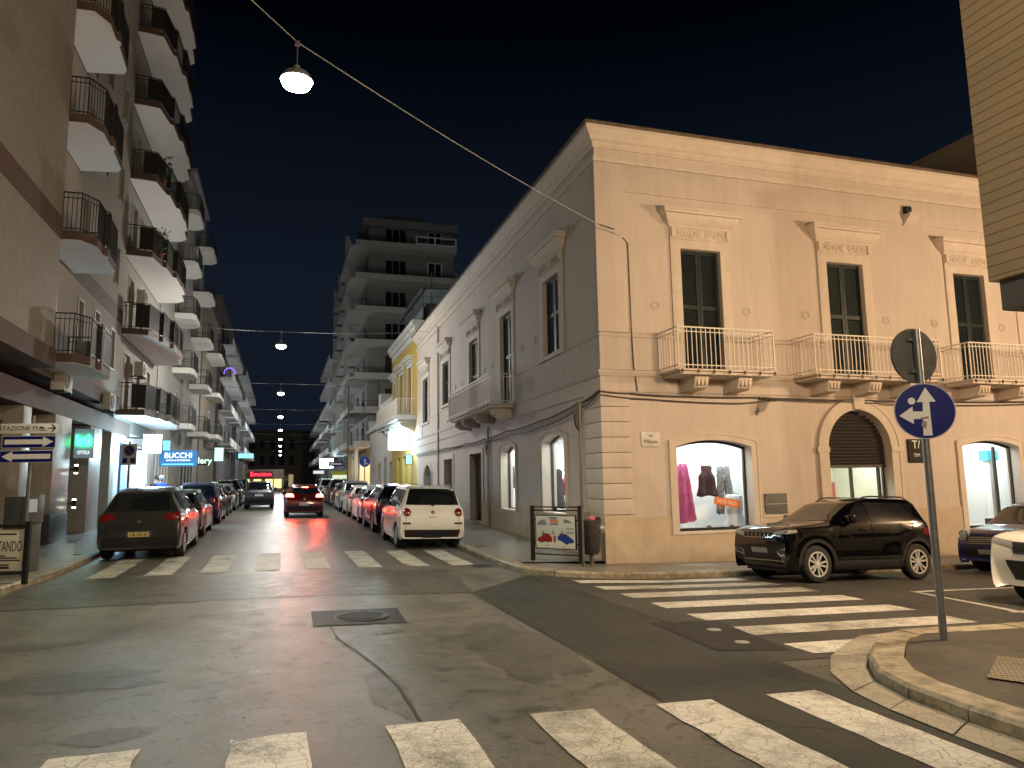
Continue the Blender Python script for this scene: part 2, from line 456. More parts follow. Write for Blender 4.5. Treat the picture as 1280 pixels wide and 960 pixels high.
def seam(pts, w=.02, m=None):
    q = MB()
    for a, b in zip(pts, pts[1:]):
        d = Vector((b[0] - a[0], b[1] - a[1])).normalized(); nn = Vector((-d.y, d.x)) * w
        quad_sheet(q, (a[0] - nn.x, a[1] - nn.y), (b[0] - nn.x, b[1] - nn.y), (b[0] + nn.x, b[1] + nn.y), (a[0] + nn.x, a[1] + nn.y), .0085, 6, 1, 0, .006, rnd)
    struct(q.build("road_surface", SEAM))
seam([(2.98, 11.8), (2.99, 8), (2.97, 5.5), (3.0, 2.5)], .011)
seam([(.62, 9.3), (.66, 8.6), (.80, 7.9), (.92, 7.2), (1.0, 6.5), (1.02, 5.5)], .010)
seam([(-4.1, 12.22), (-1, 12.06), (1, 11.9), (3.0, 11.76)], .012)
# ------------------------------------------------------------------ crossings
def stripe(a, b, c, d, m, off=.009):
    q = MB(); quad_sheet(q, a, b, c, d, off, 5, 12, 0, .012, rnd)
    struct(q.build("road_marking", m))
for x, w in ((-2.45, .55), (-1.36, .53), (-.27, .49), (.76, .53), (1.82, .52), (2.86, .50), (3.88, .50)):
    yn = 5.53 - .026 * (x + 1.36) if x < 3 else 5.42
    stripe((x, 2.9), (x + w, 2.9), (x + w, yn), (x, yn), PAINT if int(x * 10) % 3 else PAINT_B)
for i in range(7):
    y1 = 13.0 - i * .985; dy = -.015
    xl = 5.22 + .02 * i
    stripe((xl, y1 - .5), (8.72, y1 - .52), (8.72, y1 - .02), (xl, y1), PAINT_B if i in (1, 2, 5) else PAINT)
for x, m in ((-3.45, PAINT_OLD), (-2.45, PAINT_OLD), (-1.47, PAINT_OLD), (-.45, PAINT_OLD), (.55, PAINT_OLD), (1.6, PAINT_OLD), (2.62, PAINT_OLD), (3.60, PAINT)):
    stripe((x, 15.75), (x + .5, 15.75), (x + .5, 19.3), (x, 19.3), m)
for a, b, c, d in (((9.9, 8.0), (15, 8.0), (15, 8.1), (9.9, 8.1)), ((10.0, 7.95), (10.1, 7.95), (10.3, 10.1), (10.2, 10.1)), ((10.2, 10.0), (13.5, 10.0), (13.5, 10.1), (10.2, 10.1))):
    stripe(a, b, c, d, PAINT)

# ------------------------------------------------------------------ pavements and kerbs
def kerb_run(name, path, h=.12, w=.24, zf=zg, stone=1.1, m=KERB, inside=1):
    """a row of kerb stones along an open path; inside = side (+1 left) the stones lie on"""
    q = MB(); seg = []
    for a, b in zip(path, path[1:]):
        L = math.dist(a, b); n = max(1, round(L / stone))
        for i in range(n):
            seg.append(((a[0] + (b[0] - a[0]) * i / n, a[1] + (b[1] - a[1]) * i / n), (a[0] + (b[0] - a[0]) * (i + 1) / n, a[1] + (b[1] - a[1]) * (i + 1) / n)))
    for a, b in seg:
        d = Vector((b[0] - a[0], b[1] - a[1], 0)); L = d.length; d.normalize(); nn = Vector((-d.y, d.x, 0)) * inside
        g = .006; j = rnd.uniform(-.006, .006)
        A = Vector((a[0], a[1], 0)) + d * g; B = Vector((b[0], b[1], 0)) - d * g
        pts = [A, B, B + nn * w, A + nn * w]
        zs = [zf(p.x, p.y) for p in (A, B, B, A)]
        lo = [(p.x, p.y, z - .15) for p, z in zip(pts, zs)]
        r = .03
        A2 = A + nn * r; B2 = B + nn * r
        mid = [(A.x, A.y, zs[0] + h - r + j), (B.x, B.y, zs[1] + h - r + j)]
        top = [(A2.x, A2.y, zs[0] + h + j), (B2.x, B2.y, zs[1] + h + j), (pts[2].x, pts[2].y, zs[2] + h + j), (pts[3].x, pts[3].y, zs[3] + h + j)]
        q.add(lo + mid + top, [(0, 1, 5, 4), (4, 5, 7, 6), (6, 7, 8, 9), (1, 2, 8, 7, 5), (3, 0, 4, 6, 9), (2, 3, 9, 8)])
    return struct(q.build(name, m))
CURVE = [(4.62, 14.75), (4.68, 14.35), (4.86, 14.0), (5.15, 13.68), (5.6, 13.45), (6.3, 13.34)]
R_PATH = [(4.62, 200), (4.62, 110), (4.62, 60), (4.62, 17)] + CURVE + [(9, 13.30), (14, 13.30), (30, 13.3), (60, 13.3)]
kerb_run("kerb", R_PATH, inside=1)
L_PATH = [(-30, 12.7), (-6.2, 12.75), (-5.2, 12.95), (-4.6, 13.4), (-4.3, 14.2), (-4.15, 15.5), (-4.12, 17), (-4.12, 60), (-4.12, 110), (-4.12, 200)]
kerb_run("kerb", L_PATH, inside=1)
I_PATH = [(30, 6.95), (12, 6.95), (7.4, 6.95), (6.75, 6.93), (6.35, 6.75), (5.9, 6.38), (5.45, 5.95), (5.12, 5.5), (4.95, 5.0), (4.89, 4.4), (4.89, 2), (4.89, -20)]
kerb_run("kerb", I_PATH, w=.30, inside=1, stone=.95)
# gutter slabs round the near corner
G_OUT = [(7.2, 7.3), (6.5, 7.22), (5.95, 6.85), (5.4, 6.42), (4.95, 5.9), (4.66, 5.3), (4.56, 4.8), (4.52, 4.2), (4.5, 3.4), (4.5, 2.0)]
G_IN = [(7.2, 6.96), (6.72, 6.94), (6.33, 6.77), (5.88, 6.40), (5.43, 5.97), (5.10, 5.52), (4.93, 5.0), (4.875, 4.4), (4.875, 3.4), (4.875, 2.0)]
q = MB()
for i in range(len(G_OUT) - 1):
    a, b, c, d = G_IN[i], G_IN[i + 1], G_OUT[i + 1], G_OUT[i]
    g = .012
    def lp(p, r, t): return (p[0] + (r[0] - p[0]) * t, p[1] + (r[1] - p[1]) * t)
    quad_sheet(q, lp(a, b, g), lp(b, a, g), lp(c, d, g), lp(d, c, g), .011 + rnd.uniform(-.0015, .0015), 3, 3)
struct(q.build("kerb_strip", GUTTER))
# pavement sheets
q = MB()
ys = frange(15, 17, 1) + frange(18, 60, 3) + [80, 110, 150, 200]
def xw(y): return 6.88 + .0175 * (min(y, 70) - 15) + .1
vs = []; n = 5
for y in ys:
    for i in range(n + 1):
        t = i / n; x = 4.84 + t * (xw(y) - 4.84)
        vs.append((x, y, (zg(4.62, y) + .12) * (1 - t) + t * zwall(y)))
q.add(vs, [(j * (n + 1) + i, j * (n + 1) + i + 1, (j + 1) * (n + 1) + i + 1, (j + 1) * (n + 1) + i) for j in range(len(ys) - 1) for i in range(n)])
# corner fan + side street pavement
inner = [(4.84, 15.0), (4.86, 14.75), (4.92, 14.45), (5.06, 14.15), (5.3, 13.88), (5.66, 13.68), (6.3, 13.58), (7.2, 13.55), (9, 13.54), (14, 13.54), (30, 13.54), (60, 13.54)]
outer = [(6.98, 15.0), (6.98, 15.0), (6.98, 15.0), (6.98, 15.0), (6.98, 15.0), (6.98, 15.0), (6.98, 15.0), (7.4, 15.1), (9, 15.1), (14, 15.1), (30, 15.1), (60, 15.1)]
def zin(x, y): return zg(x, y) + .118
vs = [(x, y, zin(x, y)) for x, y in inner] + [(x, y, min(zin(x, y) + .05, -.07 - .026 * (x - 6.9))) for x, y in outer]
k = len(inner)
q.add(vs, [(i, i + 1, k + i + 1, k + i) for i in range(k - 1)])
struct(q.build("pavement", PAVE, smooth=True))
q = MB()
vs = []
for y in [13.2, 14, 15.5, 17, 20, 25, 30, 40, 50, 60, 110, 200]:
    for x in (-3.9, -5.2, -7.2):
        xx = x - .24 - (max(0, 15.5 - y) * .35 if x == -3.9 else 0)
        vs.append((xx, y, zg(-4, y) + .118 + (.0 if x > -4 else .02)))
q.add(vs, [(j * 3 + i, j * 3 + i + 1, (j + 1) * 3 + i + 1, (j + 1) * 3 + i) for j in range(11) for i in range(2)])
struct(q.build("pavement", PAVE))
q = MB()
ic = [(30, 6.65), (12, 6.65), (7.4, 6.65), (6.85, 6.63), (6.5, 6.47), (6.1, 6.14), (5.68, 5.74), (5.38, 5.34), (5.24, 4.93), (5.19, 4.4), (5.19, 2), (5.19, -20)]
vs = [(x, y, zg(x, y) + .118) for x, y in ic]
ctr = [(30, 1), (14, 1), (9, 2), (8, 3), (8, 3), (8, 3), (8, 3), (8, 3), (8, 3), (8, 2.5), (8, 1), (8, -20)]
vs += [(x, y, zg(x, y) + .135) for x, y in ctr]
q.add(vs, [(i, i + 1, 12 + i + 1, 12 + i) for i in range(11)])
q.add([(8, 3, zg(8, 3) + .135), (30, 1, zg(30, 1) + .135), (14, 1, zg(14, 1) + .135), (9, 2, zg(9, 2) + .135), (8, 1, zg(8, 1) + .135), (8, -20, zg(8, 1) + .135), (30, -20, zg(30, 1) + .135)], [(0, 3, 2, 1, 6, 5, 4)])
struct(q.build("pavement", asphalt("pavement_worn", (.085, .077, .063), (.034, .031, .025), .55, .005)))
# tactile slabs on the near corner
q = MB(); n = 8
P4 = [(5.75, 4.95), (6.6, 5.55), (7.5, 4.3), (6.65, 3.6)]
vs = []; fs = []
for j in range(n + 1):
    for i in range(n + 1):
        s_, t_ = i / n, j / n
        x = (1 - t_) * ((1 - s_) * P4[0][0] + s_ * P4[1][0]) + t_ * ((1 - s_) * P4[3][0] + s_ * P4[2][0])
        y = (1 - t_) * ((1 - s_) * P4[0][1] + s_ * P4[1][1]) + t_ * ((1 - s_) * P4[3][1] + s_ * P4[2][1])
        vs.append((x, y, zg(x, y) + .137))
for j in range(n):
    for i in range(n): fs.append((j * (n + 1) + i, j * (n + 1) + i + 1, (j + 1) * (n + 1) + i + 1, (j + 1) * (n + 1) + i))
q.add(vs, fs)
struct(q.build("pavement_tile", TACT))
# manhole set in a patch, and small covers
q = MB(); quad_sheet(q, (.42, 9.42), (1.55, 9.40), (1.6, 10.52), (.44, 10.48), .008, 5, 5)
struct(q.build("road_surface", A_FRESH))
MH = mat("cast_iron_cover", (.07, .068, .065), .45, metal=.5, var=.4, scale=25, bump=.5, bscale=60)
def manhole(x, y, r, label, group=None):
    q = MB(); z = zg(x, y) + .008
    q.lathe([(r * 1.12, z), (r * 1.12, z + .008), (r, z + .008), (r, z + .004), (r * .97, z + .004), (r * .97, z + .010), (0, z + .012)], (x, y, 0), n=28)
    if r > .3:
        for i in range(-4, 5):
            w = math.sqrt(max(0, (r * .9) ** 2 - (i * r * .2) ** 2))
            q.box(x - w, x + w, y + i * r * .2 - .014, y + i * r * .2 + .014, z + .011, z + .017)
    o = q.build("manhole_cover", MH if r > .3 else mat('pale_cover', (.42, .42, .39), .5, col2=(.15, .15, .14), scale=45)); tag(o, label, "manhole cover", group); return o
manhole(1.03, 9.95, .33, "round iron manhole cover in the middle of the dark asphalt square")
manhole(5.03, 7.96, .075, "small pale round cover in the fresh black patch, nearer the far stripes")
manhole(4.93, 7.25, .075, "small pale round cover in the fresh black patch, nearer the camera")
q = MB(); quad_sheet(q, (4.0, 15.3), (4.4, 15.3), (4.4, 15.8), (4.0, 15.8), .012, 2, 2)
tag(q.build("drain_grate", MH), "dark iron drain grate between the last two white stripes by the kerb", "drain grate")

# ------------------------------------------------------------------ architecture helpers
def wall(mb, u0, u1, v0, v1, ops, n=0.0, depth=.3, m=0, mr=None):
    """front sheet with rectangular openings (u0,u1,v0,v1) and their reveals"""
    mr = m if mr is None else mr
    us = sorted({u0, u1} | {min(max(x, u0), u1) for o in ops for x in o[:2]})
    vs = sorted({v0, v1} | {min(max(x, v0), v1) for o in ops for x in o[2:4]})
    for i in range(len(us) - 1):
        for j in range(len(vs) - 1):
            cu = (us[i] + us[i + 1]) / 2; cv = (vs[j] + vs[j + 1]) / 2
            if any(o[0] < cu < o[1] and o[2] < cv < o[3] for o in ops): continue
            mb.quad((us[i], vs[j], n), (us[i + 1], vs[j], n), (us[i + 1], vs[j + 1], n), (us[i], vs[j + 1], n), m)
    for a, b, c, d in [o[:4] for o in ops]:
        e = n - depth
        mb.quad((a, c, n), (a, d, n), (a, d, e), (a, c, e), mr); mb.quad((b, c, n), (b, c, e), (b, d, e), (b, d, n), mr)
        mb.quad((a, d, n), (b, d, n), (b, d, e), (a, d, e), mr); mb.quad((a, c, n), (a, c, e), (b, c, e), (b, c, n), mr)
def lbox(mb, u0, u1, v0, v1, n0, n1, m=0):
    return mb.box(u0, u1, v0, v1, n0, n1, m)
def arc_pts(u0, u1, vs, rise, n=14):
    """circular arc from (u0,vs) up by rise to (u1,vs)"""
    w = (u1 - u0) / 2; c = (u0 + u1) / 2
    r = (w * w + rise * rise) / (2 * rise); cz = vs + rise - r
    a = math.asin(min(1, w / r)) if rise < w - 1e-6 else PI / 2
    return [(c + r * math.sin(t), cz + r * math.cos(t)) for t in [(-a + 2 * a * i / n) for i in range(n + 1)]]
def arch_fill(mb, u0, u1, vs, rise, vtop, n, depth, m=0, mr=None):
    """closes a rectangular opening above an arc"""
    mr = m if mr is None else mr
    p = arc_pts(u0, u1, vs, rise)
    for a, b in zip(p, p[1:]):
        mb.quad((a[0], a[1], n), (b[0], b[1], n), (b[0], vtop, n), (a[0], vtop, n), m)
        mb.quad((a[0], a[1], n), (a[0], a[1], n - depth), (b[0], b[1], n - depth), (b[0], b[1], n), mr)
def band(mb, inner, outer, n0, n1, m=0):
    """moulding between two open paths of (u,v)"""
    k = len(inner)
    vs = [(a, b, n1) for a, b in inner] + [(a, b, n1) for a, b in outer] + [(a, b, n0) for a, b in inner] + [(a, b, n0) for a, b in outer]
    fs = []
    for i in range(k - 1):
        fs += [(i, i + 1, k + i + 1, k + i), (k + i, k + i + 1, 3 * k + i + 1, 3 * k + i), (i, 2 * k + i, 2 * k + i + 1, i + 1)]
    fs += [(0, k, 3 * k, 2 * k), (k - 1, 3 * k - 1, 4 * k - 1, 2 * k - 1)]
    mb.add(vs, fs, m)
def sweep(mb, path, prof, m=0, caps=True):
    """profile (out, z) along a plan path; outward is to the right of travel"""
    P = [Vector((x, y)) for x, y in path]; N = []
    for i in range(len(P)):
        ds = []
        if i > 0: ds.append((P[i] - P[i - 1]).normalized())
        if i < len(P) - 1: ds.append((P[i + 1] - P[i]).normalized())
        ns = [Vector((d.y, -d.x)) for d in ds]
        b = sum(ns, Vector((0, 0))).normalized(); N.append(b / max(.2, b.dot(ns[0])))
    k = len(prof); vs = []
    for p, nn in zip(P, N):
        vs += [(p.x + nn.x * o, p.y + nn.y * o, z) for o, z in prof]
    fs = [(i * k + j, i * k + j + 1, (i + 1) * k + j + 1, (i + 1) * k + j) for i in range(len(P) - 1) for j in range(k - 1)]
    if caps: fs += [tuple(range(k))[::-1], tuple(range((len(P) - 1) * k, len(P) * k))]
    mb.add(vs, fs, m)
def railing(mb, pts, z0, h, step, rb=.009, rt=.02, mid=None, post=.018):
    """bars between a bottom and a top rail along plan points"""
    for a, b in zip(pts, pts[1:]):
        A = Vector((a[0], a[1], 0)); B = Vector((b[0], b[1], 0)); L = (B - A).length
        d = (B - A).normalized()
        for z, r in ((z0 + .07, rt * .7), (z0 + h, rt)) + (((z0 + mid, rt * .6),) if mid else ()):
            mb.tube([(a[0], a[1], z), (b[0], b[1], z)], r, 4)
        n = max(1, round(L / step))
        for i in range(n + 1):
            p = A + d * (L * i / n)
            r = post if i in (0, n) else rb
            mb.tube([(p.x, p.y, z0), (p.x, p.y, z0 + h)], r, 4, cap=False)
def shutter_leaf(fr, sl, u0, u1, v0, v1, n, slats=True):
    """one louvred leaf: frame pieces into fr, tilted slats into sl"""
    w = .075
    lbox(fr, u0, u0 + w, v0, v1, n, n + .045); lbox(fr, u1 - w, u1, v0, v1, n, n + .045)
    mid = v0 + (v1 - v0) * .53
    for a, b in ((v0, v0 + .10), (mid - .05, mid + .05), (v1 - .09, v1)): lbox(fr, u0 + w, u1 - w, a, b, n + .001, n + .043)
    lbox(fr, u0 + w, u1 - w, v0 + .1, mid - .05, n + .004, n + .010); lbox(fr, u0 + w, u1 - w, mid + .05, v1 - .09, n + .004, n + .010)
    for a, b in ((v0 + .1, mid - .05), (mid + .05, v1 - .09)):
        k = int((b - a) / .055)
        for i in range(k):
            z = a + (b - a) * (i + .5) / k
            sl.add([(u0 + w, z - .020, n + .038), (u1 - w, z - .020, n + .038), (u1 - w, z + .020, n + .012), (u0 + w, z + .020, n + .012),
                    (u0 + w, z - .014, n + .041), (u1 - w, z - .014, n + .041), (u1 - w, z + .026, n + .015), (u0 + w, z + .026, n + .015)],
                   [(0, 1, 2, 3), (4, 5, 6, 7), (0, 1, 5, 4), (2, 3, 7, 6)])

# ------------------------------------------------------------------ the corner palazzo
PZ = thing("palazzo", "two-storey peach plaster palazzo with heavy cornice and green shutters on the street corner", "building", (6.88, 15, -.07))
def TR(u, v, n): return (u, 15.0 - n, v)
SL = .0175
def TL(u, v, n): return (6.88 + SL * u - n, 15.0 + u + SL * n, v)
XE, YE = 24.0, 26.0
DEP = .38
right_ops = [(8.70, 10.72, .5, 2.66), (12.95, 14.9, -.32, 3.36), (17.28, 19.3, .28, 2.66)]
right_doors = [(9.05, 10.15), (13.31, 14.46), (17.54, 18.66)]
ops = right_ops + [(a, b, 4.17, 7.2) for a, b in right_doors]
w = MB(TR)
wall(w, 6.88, XE, -1.2, 9.95, ops, 0, DEP)
arch_fill(w, 8.70, 10.72, 2.43, .16, 2.66, 0, DEP)
arch_fill(w, 12.95, 14.9, 2.38, .974, 3.36, 0, DEP)
arch_fill(w, 17.28, 19.3, 2.43, .16, 2.66, 0, DEP)
left_ops = [(2.4, 4.15, .85, 2.98), (6.8, 8.4, .80, 2.92), (11.05, 12.95, .22, 2.76), (16.2, 18.1, .3, 2.72), (21.4, 23.6, .35, 2.66)]
left_win = [(2.52, 3.82, 5.05, 7.2), (6.95, 8.28, 4.17, 7.2), (11.46, 12.88, 4.17, 7.2), (16.9, 18.35, 5.2, 7.2), (22.3, 23.9, 4.8, 7.2)]
w.T = TL
wall(w, 0, YE, -1.2, 9.95, left_ops + left_win, 0, DEP)
for a, b, c, d in left_ops[:2]: arch_fill(w, a, b, d - .24, .18, d, 0, DEP)
arch_fill(w, 21.4, 23.6, 2.1, .5, 2.66, 0, DEP)
w.build("wall", PLASTER, PZ)
# solid core, roof slab
q = MB()
def cp(u, n): return TL(u, 0, n)[:2]
A = [(9.1, 17.6), (XE, 17.6), (XE, 40.5), (9.4, 40.5)]
q.prism(A, -1, 9.8)
q.prism([(6.95, 15.05), (XE, 15.05), (XE, 40.9), (7.3, 40.9)], 9.82, 9.92)
q.box(XE - .05, XE, 15.02, 17.6, -1, 9.8); q.box(7.45, 9.4, 40.6, 40.9, -1, 9.8)
q.prism([(6.99, 15.45), (9.1, 15.45), (9.1, 17.6), (7.0, 17.6)], 4.2, 4.25)
q.build("roof", ROOFT, PZ)
PATH = [(6.88 + SL * YE, 15 + YE), (6.88, 15.0), (XE, 15.0)]
c = MB()
sweep(c, PATH, [(.003, 9.16), (.05, 9.16), (.055, 9.25), (.03, 9.27), (.03, 9.31)])
sweep(c, PATH, [(.003, 9.50), (.04, 9.50), (.05, 9.53), (.075, 9.55), (.085, 9.61), (.11, 9.63), (.15, 9.65), (.175, 9.71), (.215, 9.77), (.29, 9.82), (.31, 9.85), (.31, 9.93), (.003, 9.93)])
c.build("cornice", STONE, PZ, smooth=True, sharp=25)
c = MB(); sweep(c, PATH, [(.003, 9.933), (.33, 9.933), (.36, 9.96), (.35, 10.0), (.003, 10.06)])
c.build("roof_edge", ROOFT, PZ)
c = MB(); sweep(c, PATH, [(.003, 3.68), (.035, 3.68), (.04, 3.72), (.04, 4.02), (.07, 4.05), (.10, 4.12), (.10, 4.17), (.003, 4.19)])
for T, sp in ((TR, ((6.855, 8.78), (10.42, 13.04), (14.73, 17.27), (18.93, XE))), (TL, ((-.025, 6.68), (8.55, 11.19), (13.15, 22.0), (24.2, YE)))):
    c.T = T
    for a, b in sp: lbox(c, a, b, 4.192, 4.96, .002, .025); lbox(c, a, b, 4.962, 5.03, .002, .045)
c.build("string_course", PLASTER, PZ)
# plinth, cut at the doorways
c = MB(TR)
for a, b in ((6.85, 8.55), (10.88, 12.62), (15.22, 17.1), (19.5, XE)): lbox(c, a, b, -1, .86, .002, .035)
for a, b in ((8.55, 10.88), (17.1, 19.5)): lbox(c, a, b, -1, .46 if a < 10 else .25, .002, .034)
c.T = TL
for a, b in ((-.03, 2.2), (4.35, 6.6), (8.6, 10.85), (13.15, 16.0), (18.3, 21.2), (23.8, YE)): lbox(c, a, b, -1, .93, .002, .035)
for a, b in ((2.2, 4.35), (6.6, 8.6)): lbox(c, a, b, -1, .79, .002, .034)
c.build("plinth", PLINTH, PZ)
# corner quoins and pilaster, framed upper panel
c = MB(TR)
for i in range(8):
    z = .93 + i * .345
    lbox(c, 6.83, 7.56, z, z + .331, .003, .042)
lbox(c, 6.84, 7.60, 5.06, 9.15, .003, .04)
lbox(c, 7.60, 19.78, 8.47, 9.15, .003, .038)
lbox(c, 19.78, 20.4, 5.06, 9.15, .003, .04)
c.T = TL
for i in range(8):
    z = .93 + i * .345
    lbox(c, -.03, .95, z, z + .331, .003, .042)
c.build("quoins", PLASTER, PZ, bevel=.006)
# stone surrounds of the shop windows and doors
def surround(T, u0, u1, v0, vs, rise, wd, pr, name, n=14):
    c = MB(T)
    p = arc_pts(u0, u1, vs, rise, n)
    inner = [(u0, v0)] + p + [(u1, v0)]
    if rise > .6:
        po = arc_pts(u0 - wd, u1 + wd, vs, rise + wd, n)
    else:
        po = arc_pts(u0 - wd, u1 + wd, vs - .02 + wd * .9, rise * 1.05, n)
    outer = [(u0 - wd, v0)] + po + [(u1 + wd, v0)]
    band(c, inner, outer, .003, pr)
    inn2 = [((a[0] * .25 + b[0] * .75), (a[1] * .25 + b[1] * .75)) for a, b in zip(inner, outer)]
    inn2[0] = (inn2[0][0], v0); inn2[-1] = (inn2[-1][0], v0)
    band(c, inn2, [(a[0], a[1]) for a in outer], pr, pr + .018)
    return c.build(name, STONE, PZ)
surround(TR, 8.70, 10.72, .48, 2.43, .16, .19, .045, "stone_surround")
surround(TR, 12.95, 14.9, -.3, 2.38, .974, .30, .07, "stone_surround", 26)
surround(TR, 17.28, 19.3, .27, 2.43, .16, .19, .045, "stone_surround")
c = MB(TR)
c.prism([(13.80, 3.37), (14.06, 3.37), (14.13, 3.72), (13.73, 3.72)], .07, .13, 2)
lbox(c, 12.6, 12.96, 2.30, 2.42, .07, .10); lbox(c, 14.89, 15.25, 2.30, 2.42, .07, .10)
c.build("keystone", STONE, PZ)
for a, b, cc, d in left_ops[:2]: surround(TL, a, b, cc - .04, d - .24, .18, .16, .04, "stone_surround")
c = MB(TL)
for a, b, cc, d in left_ops[2:4]:
    band(c, [(a, 0), (a, d), (b, d), (b, 0)], [(a - .2, 0), (a - .2, d + .2), (b + .2, d + .2), (b + .2, 0)], .003, .04)
c.build("stone_surround", STONE, PZ)
surround(TL, 21.4, 23.6, .2, 2.1, .5, .18, .04, "stone_surround")
# sills
c = MB(TR)
for a, b, z in ((8.5, 10.92, .48), (17.1, 19.5, .26)): lbox(c, a, b, z - .05, z + .02, -.3, .06)
c.T = TL
for a, b, cc, d in left_ops[:2]: lbox(c, a - .17, b + .17, cc - .06, cc + .01, -.3, .05)
c.build("window_sill", STONE, PZ, bevel=.008)

# first-floor doors with shutters, surrounds and carved hoods
def ornate_door(T, u0, u1, v0, v1, hood=True):
    fr = MB(T); sl = MB(T)
    m = (u0 + u1) / 2
    shutter_leaf(fr, sl, u0 + .01, m - .004, v0 + .02, v1 - .01, -.13)
    shutter_leaf(fr, sl, m + .004, u1 - .01, v0 + .02, v1 - .01, -.13)
    lbox(fr, u0, u1, v0, v1, -.30, -.26)
    f = fr.build("shutter", GREEN, PZ)
    build_sub(sl, "shutter_slats", GREEN, f, PZ)
    c = MB(T); wj = .27
    band(c, [(u0, v0), (u0, v1), (u1, v1), (u1, v0)], [(u0 - wj, v0), (u0 - wj, v1 + .22), (u1 + wj, v1 + .22), (u1 + wj, v0)], .003, .05)
    if hood:
        a, b = u0 - wj, u1 + wj
        lbox(c, a, b, v1 + .22, v1 + .52, .003, .06)
        lbox(c, a - .02, b + .02, v1 + .22, v1 + .235, .06, .075)
        sw = MB(lambda x, y, z: T(x, z, y))
        sweep(sw, [(b, .003), (b, .06), (a, .06), (a, .003)], [(0, v1 + .50), (.03, v1 + .52), (.045, v1 + .555), (.06, v1 + .565), (.09, v1 + .59), (.14, v1 + .64), (.18, v1 + .71), (.20, v1 + .785), (.25, v1 + .80), (.26, v1 + .845), (.285, v1 + .86), (.285, v1 + .92), (0, v1 + .93)])
        for uu in (a + .02, b - .10):
            lbox(c, uu - .0, uu + .08, v1 + .26, v1 + .5, .06, .11)
    h = c.build("door_surround", STONE, PZ, bevel=.006)
    if hood: build_sub(sw, "door_hood", STONE, h, PZ, smooth=True, sharp=28)
    if hood:                     # scroll relief
        o = MB(T); cx = (u0 + u1) / 2; zc = v1 + .375
        for sgn in (-1, 1):
            for j, (off, s) in enumerate(((.22, 1), (.46, -1), (.68, 1))):
                pts = []
                for t in range(16):
                    an = t / 15 * 2.6 * PI; r = .115 * (1 - t / 19)
                    pts.append((cx + sgn * (off + r * math.cos(an + (0 if s > 0 else PI))), zc + s * r * math.sin(an) * .95, .07))
                o.tube(pts, .016, 5)
                o.tube([(cx + sgn * (off - .14), zc - s * .1, .07), (cx + sgn * off, zc - s * .12, .075), (cx + sgn * (off + .13), zc - s * .06, .07)], [.01, .02, .008], 5)
        o.lathe([(.11, .06), (.12, .075), (.08, .1), (0, .105)], (cx, zc, 0), n=16)
        build_sub(o, "carved_scrolls", STONE, h, PZ, smooth=True)
# helper so that sub-parts (built in world space) sit right under parts that hang on the palazzo
def build_sub(mb, name, mats, part, root, **k):
    o = mb.build(name, mats, root, **k); o.parent = part; return o
for a, b in right_doors: ornate_door(TR, a, b, 4.19, 7.2)
for a, b, cc, d in left_win: ornate_door(TL, a, b, cc + .02, d)
c = MB(TL)
for a, b, cc, d in (left_win[0], left_win[3], left_win[4]): lbox(c, a - .3, b + .3, cc - .08, cc + .02, -.2, .10)
c.build("window_sill", STONE, PZ)

# balconies
def pal_balcony(T, u0, u1, v, dep, brs, step=.118):
    c = MB(T)
    lbox(c, u0 - .03, u1 + .03, v - .045, v, .003, dep + .03)
    lbox(c, u0 + .04, u1 - .04, v - .115, v - .047, .003, dep - .04)
    b = c.build("balcony", STONE, PZ, bevel=.010)
    for uc in brs:
        c = MB(T)
        prof = [(.003, v - .116), (dep - .22, v - .116), (dep - .20, v - .17), (dep - .24, v - .27), (dep - .30, v - .37), (dep - .42, v - .41), (.10, v - .43), (.003, v - .45)]
        c.prism([(z, n) for n, z in prof], uc - .18, uc + .18, 0)
        for k in (-.1, 0, .1): lbox(c, uc + k - .025, uc + k + .025, v - .33, v - .17, dep - .27, dep - .19)
        build_sub(c, "bracket", STONE, b, PZ, bevel=.01)
    c = MB(lambda x, y, z: T(x, z, y))
    railing(c, [(u0, .03), (u0, dep - .03), (u1, dep - .03), (u1, .03)], v + .02, .93, step, .011, .02, mid=.83)
    build_sub(c, "railing", RAILW, b, PZ)
    c = MB(T)
    k = int((u1 - u0) / .42)
    for i in range(k + 1):
        uu = u0 + .05 + (u1 - u0 - .1) * i / k; lbox(c, uu - .02, uu + .02, v - .10, v - .02, dep + .028, dep + .05)
    build_sub(c, "rail_clamp", IRON, b, PZ)
pal_balcony(TR, 8.36, 10.88, 4.12, .92, (9.05, 10.2))
pal_balcony(TR, 12.03, 15.86, 4.12, .92, (12.7, 13.95, 15.2))
pal_balcony(TR, 16.85, 20.6, 4.12, .92, (17.5, 18.9, 20.1))
pal_balcony(TL, 6.75, 13.1, 4.12, .85, (7.2, 9.4, 11.4, 12.7), .11)
# rosettes
for T, us in ((TR, (8.33, 10.84, 12.59, 15.12, 16.77, 19.2)), (TL, (4.6, 5.9, 9.4, 10.5, 14.3, 15.6, 19.6))):
    for u in us:
        c = MB(T)
        for i in range(8):
            a = i * PI / 4; c.lathe([(.018, .013), (.018, .014), (0, .016)], (u + .07 * math.cos(a), 5.75 + .07 * math.sin(a), 0), n=8, cap=False)
        c.lathe([(.115, .003), (.115, .012), (.098, .014), (.098, .003)], (u, 5.75, 0), n=20, cap=False)
        c.build("rosette", PLASTER, PZ)

